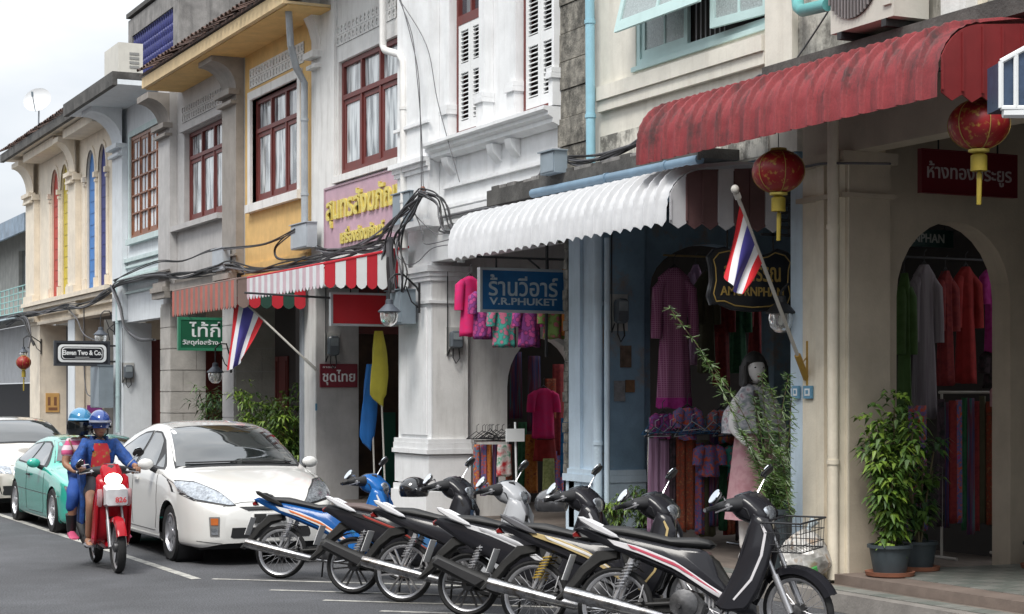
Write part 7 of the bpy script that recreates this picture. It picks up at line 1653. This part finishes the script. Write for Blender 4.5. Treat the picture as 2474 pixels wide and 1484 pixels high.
def rack(label,pa,pb,yr,y,feet=True,zf=.15,m_=None):
    X0,X1=XA(pa,y),XA(pb,y); z=Z(yr,X0,y); o=thing('clothes_rack',label,'clothes rack',((X0+X1)/2,y,zf)); m=MB(); m.tube([(X0,y,z),(X1,y,z)],.014,8); obj('rail',m,m_ or chrome,o)
    for x in (X0+.03,X1-.03): m=MB(); m.tube([(x,y,z),(x,y,zf+.03)],.013,8); m.tube([(x,y-.22,zf+.02),(x,y+.22,zf+.02)],.015,8); obj('upright',m,m_ or chrome,o)
    return X0,X1,z
rack('low chrome clothes rack with bright cloths beside the white pier',1143,1232,1066,21.6)
for k,(n_,lb) in enumerate([('multi2','blue and orange patterned trousers first on the low rack by the white pier'),('multi','red and blue patterned trousers second on the low rack by the white pier'),('orange brown','orange patterned cloth third on the low rack by the white pier'),('navy mix','purple blue striped cloth fourth on the low rack by the white pier'),('red white','red, white and green cloth at the front of the low rack by the white pier'),('rust','rust patterned cloth last on the low rack by the white pier')]):
    garment(lb,(1152,1168,1182,1196,1217,1229)[k],1074,(1192,1196,1190,1192,1150,1188)[k],(19,17,16,16,38,16)[k],21.6+(.0 if k!=4 else -.12),fm[n_],'cloth',wave=3)
for k in range(9):
    X=XA(1146+k*9.5,21.6); z=Z(1066,X,21.6); 
o=thing('hanger_bundle','bunch of black coat hangers piled on top of the low rack','coat hangers',(XA(1185,21.6),21.6,Z(1062,9.9,21.6)))
for k in range(12):
    X=XA(1150+k*6.5,21.6); z=Z(1060,X,21.6); yy=21.6+rnd.uniform(-.12,.05); m=MB(); m.tube([(X-.15,yy,z),(X,yy+.02,z+.1+rnd.uniform(-.03,.03)),(X+.15,yy,z+rnd.uniform(-.02,.04)),(X-.15,yy,z)],.006,5); m.tube([(X,yy,z+.1),(X,yy,z+.17),(X+.03,yy,z+.19)],.004,5); obj('hanger',m,hang,o)
o=thing('price_card_stand','blank white card on a white pole above the low rack','card stand',(XA(1254,20.8),20.8,.15)); X=XA(1243,20.8)
m=MB(); m.box(XA(1222,20.8),XA(1266,20.8),20.79,20.81,Z(1067,X,20.8),Z(1036,X,20.8)); obj('card',m,letW,o,smooth=False)
m=MB(); m.tube([(X+.02,20.83,Z(1020,X,20.8)),(X+.05,20.83,.2)],.014,8); m.tube([(X-.15,20.83,.17),(X+.25,20.83,.17)],.015,6); obj('pole',m,letW,o)
# -- blue shop
sb_=17.1
garment('long checked mauve tunic with magenta hem hanging in the blue arch',1628,648,985,92,sb_,fm['checked'],hem=fm['magenta'],wave=6)
m_=M('brass rail',(.3,.22,.1),rough=.4,metal=.5); o=thing('hanging_rail','thin rail across the top of the blue arch','rail',(XA(1650,17.3),17.3,Z(622,10.8,17.3))); m=MB(); m.tube([(XA(1602,17.2),17.2,Z(622,10.8,17.2)),(XA(1760,17.2),17.2,Z(622,10.8,17.2))],.012,6); obj('rod',m,m_,o)
for k,(n_,px,yt,yb,w_,lb) in enumerate([('olive',1706,655,900,44,'olive dress hanging behind the checked tunic'),('dark red',1742,665,930,44,'dark red dress hanging behind the black shaped sign'),('bottle',1782,690,900,44,'dark green dress hanging deep in the blue arch'),('dark red',1826,700,860,40,'maroon dress hanging behind the pale faced mannequin'),('mauve stripe',1680,640,880,30,'mauve striped dress half hidden by the checked tunic')]):
    garment(lb,px,yt,yb,w_,17.9+.1*k,fm[n_],wave=4)
rack('chrome clothes rack packed with long dresses inside the blue arch',1560,1790,1040,16.7)
cl=[('mauve stripe','mauve striped long skirt at the left end of the blue shop rack',1578,34),('mauve stripe','second mauve striped skirt on the blue shop rack',1604,30),('rust','rust patterned long dress on the blue shop rack',1644,30),('rust','second rust patterned dress on the blue shop rack, right of the first',1668,30),('olive','plain olive long skirt in the middle of the blue shop rack',1708,44),('bottle','dark green long dress on the blue shop rack beside the olive skirt',1746,22),('rust','narrow rust dress at the right of the blue shop rack',1766,20),('black mix','black garment at the right end of the blue shop rack',1788,24),('black mix','black garment between mauve skirt and rust dress',1624,18)]
for k,(n_,lb,px,w_) in enumerate(cl): garment(lb,px,1055+rnd.randint(-6,10),1285+rnd.randint(-15,20),w_,16.7,fm[n_],'cloth',wave=4)
garment('short red flowered top in front of the blue shop rack',1712,1075,1150,60,16.55,fm['multi'],'shirt')
o=thing('hanger_bundle','cluster of blue and white coat hangers along the blue shop rack','coat hangers',(XA(1680,16.6),16.6,Z(1040,10.8,16.6)))
for k in range(34):
    X=XA(1570+k*6.3,16.6); z=Z(1042,X,16.6)+rnd.uniform(-.02,.05); yy=16.6+rnd.uniform(-.15,.1); m=MB(); a=rnd.uniform(.08,.16); m.tube([(X-a,yy,z-.04),(X,yy+.03,z+.06),(X+a,yy,z-.03+rnd.uniform(-.02,.02)),(X-a,yy,z-.04)],.006,5,cap=False); m.tube([(X,yy+.03,z+.06),(X,yy+.03,z+.12),(X+.03,yy,z+.14)],.004,5); obj('hanger',m,[hang,M('hanger blue',(.03,.12,.25),rough=.4),M('hanger pale',(.4,.42,.45),rough=.4)][k%3],o)
for k,(n_,lb,px,yt,yb,w_,kd) in enumerate([('multi','red and blue patterned blouse hung above the blue shop rack',1660,985,1062,52,'shirt'),('multi2','orange and blue patterned blouse hung above the blue shop rack near the fern',1742,990,1070,48,'shirt'),('purple floral','purple flowered blouse hung at the left above the blue shop rack',1600,1000,1060,44,'shirt'),('navy mix','navy striped long dress behind the olive skirt',1724,1040,1270,24,'cloth'),('multi','red patterned long skirt in the second row of the blue shop rack',1690,1070,1290,26,'cloth'),('dark red','dark red long dress in the second row of the blue shop rack',1758,1050,1290,26,'cloth'),('teal floral','teal flowered blouse hanging low by the fern planter',1775,1075,1160,40,'shirt')]):
    garment(lb,px,yt,yb,w_,16.62+.06*(k%3),fm[n_],kd,wave=4)
for k,(n_,lb,px,yt,yb,w_) in enumerate([('navy mix','navy dress deep in the small white arch behind the pink blouse',1290,860,1040,36),('dark red','dark red dress deep at the right of the small white arch',1348,880,1100,34),('multi','multicoloured skirt hanging at the lower right of the small white arch',1348,1090,1200,30),('bottle','dark green cloth hanging at the left of the small white arch',1262,1020,1190,26)]):
    garment(lb,px,yt,yb,w_,23.2,fm[n_],'cloth',wave=4)
# mannequin
def mannequin():
    s=15.2; X=XA(1822,s); z=Z(893,X,s); o=thing('mannequin','white faced mannequin with black bobbed wig and pale shawl among the ferns','mannequin',(X,s,.15),math.atan2(-ct,-st)+.25)
    b=skin(dict(hip=(0,0,.92,(.13,.10)),waist=(0,0,1.08,(.10,.08)),chest=(0,0,1.26,(.13,.09)),nk=(0,0,1.42,(.05,.05)),nk2=(0,0,1.5,(.04,.04)),sL=(0,.17,1.37,.05),sR=(0,-.17,1.37,.05),eL=(.05,.24,1.1,.038),eR=(.1,-.24,1.12,.038),wL=(.16,.2,.92,.024),wR=(.26,-.16,.98,.024),hL=(0,.09,.88,.09),hR=(0,-.09,.88,.09),kL=(.02,.1,.5,.06),kR=(.02,-.1,.5,.06),aL=(0,.1,.09,.035),aR=(0,-.1,.09,.035)),
      [('hip','waist'),('waist','chest'),('chest','nk'),('nk','nk2'),('chest','sL'),('chest','sR'),('sL','eL'),('sR','eR'),('eL','wL'),('eR','wR'),('hip','hL'),('hip','hR'),('hL','kL'),('hR','kR'),('kL','aL'),('kR','aR')],'hip')
    head(b,(.02,0,1.62)); foot(b,(0,.1,.0)); foot(b,(0,-.1,.0))
    for c in ((.17,.2,.89),(.28,-.15,.96)):
        b._ball(c,.03,10,8,1.2,.6,1)
        for k in range(5): b.tube([(c[0]+.02,c[1],c[2]+.02-k*.012),(c[0]+.06,c[1],c[2]-.02-k*.014),(c[0]+.075,c[1],c[2]-.045-k*.012)],[.009,.008,.006],6)
    k=(z-.15)/1.62
    def sc(mb_): mb_.v=[(x*k,y*k,zz*k) for x,y,zz in mb_.v]; return mb_
    obj('body',sc(b),M('mannequin skin',(.85,.82,.8),rough=.35,var=.05,bump=0),o,local=True,ang=180)
    m=MB(); rings=[]
    for i in range(9):
        t=i/8; a=.02+t*PI*.62; r_=.135*math.sin(a)**.8; rings.append([(-.01+r_*1.0*math.cos(q)*(1 if not(abs(math.atan2(math.sin(q),math.cos(q)))<.8 and t>.5) else .5)-.0,r_*.88*math.sin(q),1.635+.145*math.cos(a)-.06*t) for q in [2*PI*j/24 for j in range(24)]])
    m.ring(rings); obj('wig',sc(m),hairM,o,local=True)
    for s_ in (1,-1):
        m=MB(); m.slab([(-.08,1.66),(.05,1.66),(.065,1.5),(.0,1.46),(-.09,1.48)],.09*s_,.02,.015); obj('wig_side',sc(m),hairM,o,local=True)
        m=MB(); m._ball((.106,.03*s_,1.635),.011,8,6,.5,1.3,.7); obj('eye',sc(m),eyeM,o,local=True)
    m=MB(); m._ball((.112,0,1.56),.014,8,6,.4,1.4,.6); obj('lips',sc(m),M('mannequin lips',(.3,.03,.05),rough=.4),o,local=True)
    m=MB(); rings=[]
    for i in range(8):
        t=i/7; rx,ry=(.06+.11*t,.08+.2*min(1,t*1.6)); rings.append([(.0+rx*math.cos(q)*(1+.06*math.sin(9*q)),ry*math.sin(q)*(1+.05*math.sin(7*q+2)),1.46-.38*t+.05*abs(math.sin(q))*(1-t)) for q in [2*PI*j/36 for j in range(36)]])
    m.ring(rings,cap=False); obj('shawl',sc(m),F('shawl cloth',(.3,.32,.36),(.7,.68,.7),(.45,.25,.3),kind='noise',scale=16),o,local=True)
    m=MB(); m.tube([(.1,-.03,1.44),(.14,-.02,1.25),(.15,0,1.0),(.16,.02,.85)],[.02,.03,.03,.02],8); obj('neck_scarf',sc(m),F('cloth black mix',(0,0,0),(0,0,0)),o,local=True)
    m=MB(); rings=[]
    for i in range(6):
        t=i/5; rings.append([((.12+.08*t)*math.cos(q)*(1+.05*math.sin(8*q)),(.16+.09*t)*math.sin(q)*(1+.06*math.sin(6*q)),1.1-.75*t) for q in [2*PI*j/36 for j in range(36)]])
    m.ring(rings,cap=False); obj('skirt',sc(m),fm['skin pink'],o,local=True)
mannequin()
# -- right arch shop
sa=14.0
for k,(n_,lb,px,yt,yb,w_,kd) in enumerate([('green','green dress half hidden at the left of the right arch',2184,660,1050,30,'dress'),('lilac white','long lilac white dress in the right arch',2232,640,1010,66,'dress'),('dark red','dark red dress between white and red dresses in the right arch',2283,655,930,40,'dress'),('red','bright red dress in the middle of the right arch',2332,645,925,58,'dress'),('magenta','magenta tunic hanging at the right of the right arch',2404,640,850,66,'shirt'),('black mix','black top hanging below the magenta tunic in the right arch',2398,850,935,56,'shirt')]):
    garment(lb,px,yt,yb,w_,sa+.05*k,fm[n_],kd,wave=4)
o=thing('hanging_rail','dark rail high across the right arch','rail',(11.5,14.1,3)); m=MB(); m.tube([(XA(2165,14.1),14.1,Z(625,11.4,14.1)),(XA(2450,14.1),14.1,Z(625,11.4,14.1))],.012,6); obj('rod',m,hang,o)
rack('pale clothes rack with long dark dresses in the right arch',2268,2435,948,13.75,zf=.23,m_=M('pale rack tube',(.35,.33,.3),rough=.4))
for k in range(11):
    n_=['black mix','navy mix','dark red','multi','bottle','navy mix','dark red','olive','rust','dark red','bottle'][k]
    garment(['black','navy striped','dark red','red and blue patterned','dark green','second navy striped','maroon','olive','rust patterned','third dark red','last green'][k]+' long dress on the rack inside the right arch',2272+k*14.5,965+rnd.randint(-8,10),1290+rnd.randint(-30,10),17+rnd.randint(-2,5),13.75+rnd.uniform(-.03,.03),fm[n_],'cloth',wave=3)
garment('pale pink blouse at the right end of the rack in the right arch',2418,930,1010,34,13.6,fm['skin pink'],'shirt')
garment('dark patterned sarong hanging behind the potted bush',2215,980,1280,60,13.7,fm['multi'],'cloth')
# ============================================================ PLANTS
def leaf_mat(n,a,b):
    if n in _m: return _m[n]
    m=F(n,a,b,kind='noise',scale=7,rough=.45); _m[n]=m; return m
gL=leaf_mat('leaf green',(.035,.085,.015),(.09,.17,.03)); gY=leaf_mat('leaf yellow green',(.10,.19,.02),(.2,.3,.04)); gD=leaf_mat('leaf dark',(.015,.045,.015),(.03,.08,.02)); gF=leaf_mat('fern green',(.03,.08,.015),(.08,.14,.03))
stemM=M('plant stem',(.12,.1,.05),rough=.8); potM=M('dark slate pot',(.045,.06,.07),rough=.6,var=.2); terra=M('terracotta saucer',(.3,.12,.07),rough=.8,var=.2); soil=M('soil',(.04,.03,.02))
def leaves(mb,c,n,ln,wd,spread=.9,droop=.6,dirs=None):
    for _ in range(n):
        a=rnd.uniform(0,2*PI); d=Vector((math.cos(a),math.sin(a),rnd.uniform(-droop,spread*.6))).normalized(); L_=ln*rnd.uniform(.7,1.15); w_=wd*rnd.uniform(.8,1.2)
        s=d.cross(Vector((0,0,1))); s.normalize(); p=Vector(c)+d*.02; mid=p+d*L_*.5+Vector((0,0,.02)); tip=p+d*L_-Vector((0,0,L_*droop*.5)); dn=Vector((0,0,-w_*.25))
        mb.add([tuple(p),tuple(mid+s*w_+dn),tuple(tip),tuple(mid-s*w_+dn),tuple(mid)],[(0,1,4),(1,2,4),(2,3,4),(3,0,4)])
def bush(label,base,h,w_,n,mats,ln=.11,wd=.022,pot=None,saucer=False,name='potted_plant',lean=0,cat='potted plant',stems=7,z0=0):
    o=thing(name,label,cat,base); x,y,z=base; ph=0
    if pot:
        r_,ph=pot; m=MB(); m.lathe([(r_*.72,0),(r_*.95,ph*.9),(r_*1.05,ph*.9),(r_*1.05,ph),(r_*.92,ph),(r_*.9,ph*.92)],c=base,n=24); obj('pot',m,potM,o); m=MB(); m.lathe([(r_*.9,ph*.9),(.01,ph*.91)],c=base,n=20,cap=False); obj('soil',m,soil,o)
        if saucer: m=MB(); m.lathe([(r_*.8,-.0),(r_*1.1,.01),(r_*1.15,.045),(r_*1.08,.045),(r_*.8,.012)],c=(x,y,z-.002),n=24); obj('saucer',m,terra,o)
    mb=MB(); ms=MB()
    tips=[]
    for k in range(stems):
        a=2*PI*k/stems+rnd.uniform(-.3,.3); rr_=w_*rnd.uniform(.35,1); top=Vector((x+rr_*math.cos(a)+lean*h,y+rr_*math.sin(a),z+ph+h*rnd.uniform(.55,1.0)*(1-.25*rr_/w_))); b0=Vector((x+rnd.uniform(-.03,.03),y+rnd.uniform(-.03,.03),z+ph*.9)); mid=b0.lerp(top,.5)+Vector((0,0,.05)); pts=smooth([b0,mid,top],5); ms.tube(pts,[.008]*len(pts),5)
        tips+= [(pts[i],1) for i in range(max(1,int(len(pts)*.2)),len(pts))]
    for _ in range(n):
        p,_q=rnd.choice(tips); c=p+Vector((rnd.gauss(0,w_*.16),rnd.gauss(0,w_*.16),rnd.gauss(0,h*.06))); mb.cm=0 if rnd.random()<.6 else 1
        leaves(mb,c,5,ln,wd)
    obj('stem',ms,stemM,o); f=obj('foliage',mb,mats,o,smooth=False); f['kind']='stuff'; return o
c=at(2137,1398,15.0); zb_=.235; c=(c[0],c[1],zb_)
bush('tall leafy green bush in a dark pot with terracotta saucer beside the right arch',(9.62,12.62,.238),1.45,.23,300,[gL,gY],ln=.12,wd=.022,pot=(.185,.27),saucer=True,stems=10)
bush('darker leafy bush in a second dark pot behind the tall one',(10.15,12.9,.238),1.25,.26,110,[gD,gL],ln=.12,wd=.025,pot=(.16,.26),saucer=True,stems=7)
bush('round brown pot with low plant at the right edge of the right arch',(11.3,12.5,.238),.18,.1,12,[gD,gL],pot=(.24,.24),saucer=True,stems=4)
bush('small green plant at the foot of the blue wall behind the scooters',(XA(1556,16.9),16.9,.15),.55,.22,110,[gL,gF],ln=.09,wd=.012,pot=(.14,.22),stems=7)
bush('low yellow green plant between scooter handlebars by the blue pier',(XA(1490,17.0),17.0,.15),.38,.2,90,[gF,gY],ln=.08,wd=.01,pot=(.12,.2),stems=7)
bush('small green plant at the base of the blue pier edge',(XA(1440,17.4),17.3,.15),.3,.16,60,[gF,gL],ln=.08,wd=.01,pot=(.12,.18),stems=6)
bush('bright yellow green bush behind the roof of the white car',(XA(628,29.0),29.0,.15),1.75,.5,300,[gY,gL],ln=.16,wd=.02,pot=(.25,.35),stems=12)
bush('green bush beside the grey steel post behind the white car',(XA(700,28.2),28.2,.15),1.65,.5,300,[gL,gY],ln=.16,wd=.02,pot=(.25,.35),stems=12)
bush('dark palm in the gap between the two stone piers',(XA(520,33.2),33.2,.15),1.75,.42,120,[gD,gL],ln=.3,wd=.016,pot=(.2,.3),stems=9)
bush('small green sprig growing on the white awning bracket above the blue sign',(XA(1352,18.6),18.6,Z(585,9.3,18.6)),.09,.14,26,[gL,gD],ln=.07,wd=.02,stems=5,name='plant',cat='plant')
# feathery fern hanging and arching in front of the mannequin
def fern(label,base,fr):
    o=thing('fern',label,'fern',base); 
    for pts in fr:
        pl=smooth([Vector(p) for p in pts],9); ms=MB(); ms.tube(pl,.004,5); f=obj('frond',ms,stemM,o); mb=MB()
        for i,p in enumerate(pl[2:]):
            for q in range(17):
                mb.cm=rnd.randint(0,1); a=rnd.uniform(0,2*PI); L_=rnd.uniform(.06,.15)*(1-.5*i/len(pl)); d=Vector((math.cos(a)*.9,math.sin(a)*.6,rnd.uniform(-.9,.5))); s=Vector((.0028,.0,.0028)); e=p+d*L_
                mb.add([tuple(p-s),tuple(p+s),tuple(e+s*.6),tuple(e-s*.6)],[(0,1,2,3)])
        k=obj('needles',mb,[gF,gL],f,smooth=False); k['kind']='stuff'
s=14.3; B0=at(1868,1235,16.2)
fr=[]
for (a,b) in (((1800,1010),(1618,745)),((1790,1040),(1700,860)),((1850,1050),(1840,900)),((1880,1050),(1905,905)),((1900,1100),(1912,960)),((1830,1120),(1790,1040)),((1850,1150),(1812,1230)),((1890,1150),(1908,1240)),((1870,1140),(1850,1010)),((1900,1180),(1880,1080)),((1845,1090),(1820,960)),((1885,1080),(1862,940))):
    fr.append([B0,at(a[0],a[1],16.0),at(b[0],b[1],15.9)])
fern('feathery green fern with one long frond in front of the mannequin',B0,fr)
o=thing('planter','tall dark planter holding the feathery fern','planter',(B0[0],B0[1],.15)); m=MB(); m.lathe([(.13,0),(.17,B0[2]-.17),(.19,B0[2]-.17),(.19,B0[2]-.13),(.16,B0[2]-.13)],c=(B0[0],B0[1],.15),n=20); obj('pot',m,potM,o)
# clear rubbish bag
o=thing('rubbish_bag','clear plastic rubbish bag slumped against the right pier','rubbish bag',(9.05,13.15,.155)); m=MB(); rings=[]
for i in range(13):
    t=i/12; a=PI*t; r_=.25*(math.sin(a)**.6 if 0<t<1 else .02)*(1-.3*t); rings.append([(9.12+r_*math.cos(q)*(1+.12*math.sin(5*q+i)+.06*math.sin(11*q+2*i)),13.15+r_*math.sin(q)*(1+.1*math.sin(4*q+i*1.3)),.158+.46*t+.015*math.sin(7*q+i)) for q in [2*PI*j/30 for j in range(30)]])
m.ring(rings); obj('film',m,F('crumpled plastic',(.3,.29,.27),(.55,.54,.52),(.4,.3,.22),kind='noise',scale=9,rough=.2),o,ang=25)
m=MB(); m.tube([(9.14,13.15,.58),(9.16,13.14,.64),(9.2,13.12,.7)],[.03,.02,.05],8); obj('knot',m,letF,o)
m=MB(); m.slab([(9.0,.2),(9.1,.22),(9.08,.32),(9.02,.3)],12.93,.02,.008); obj('green_wrapper',m,M('green wrapper',(.06,.3,.08),rough=.3),o)
# ============================================================ GROUPS OF ALIKE THINGS
GR={'parked_car':'cars parked along the kerb','paper_lantern':'red paper lanterns hung along the shops','wall_lamp':'street wall lamps on curved brackets','flag':'Thai flags on slanted poles','furled_flag':'furled flags in the doorway','electric_meter':'electric meters on the piers','junction_box':'grey electrical boxes on the facades','cable':'black cables strung along the shopfronts','shophouse':'shophouses along the street','awning':'shop awnings','shop_sign':'shop signs along the arcade','dress':'dresses hung for sale','shirt':'tops hung for sale','cloth':'long cloths and skirts hung for sale','clothes_rack':'clothes racks in the arcade','hanger_bundle':'bunches of coat hangers','potted_plant':'potted plants along the arcade','pipe':'pipes on the facades','helmet':'helmets left on the parked motorcycles','air_conditioner':'air conditioner outdoor units','house_number_plate':'blue house number plates','person':'people riding the scooter','hanging_rail':'rails for hanging clothes','notice':'notices on the blue wall'}
seen={}
for o in list(col.objects):
    if o.parent is None and 'category' in o:
        b=o.name.split('.')[0]
        if b in GR and not o.get('group'): o['group']=GR[b]
        l=o['label']
        if l in seen: print('DUPLICATE LABEL',l)
        seen[l]=1
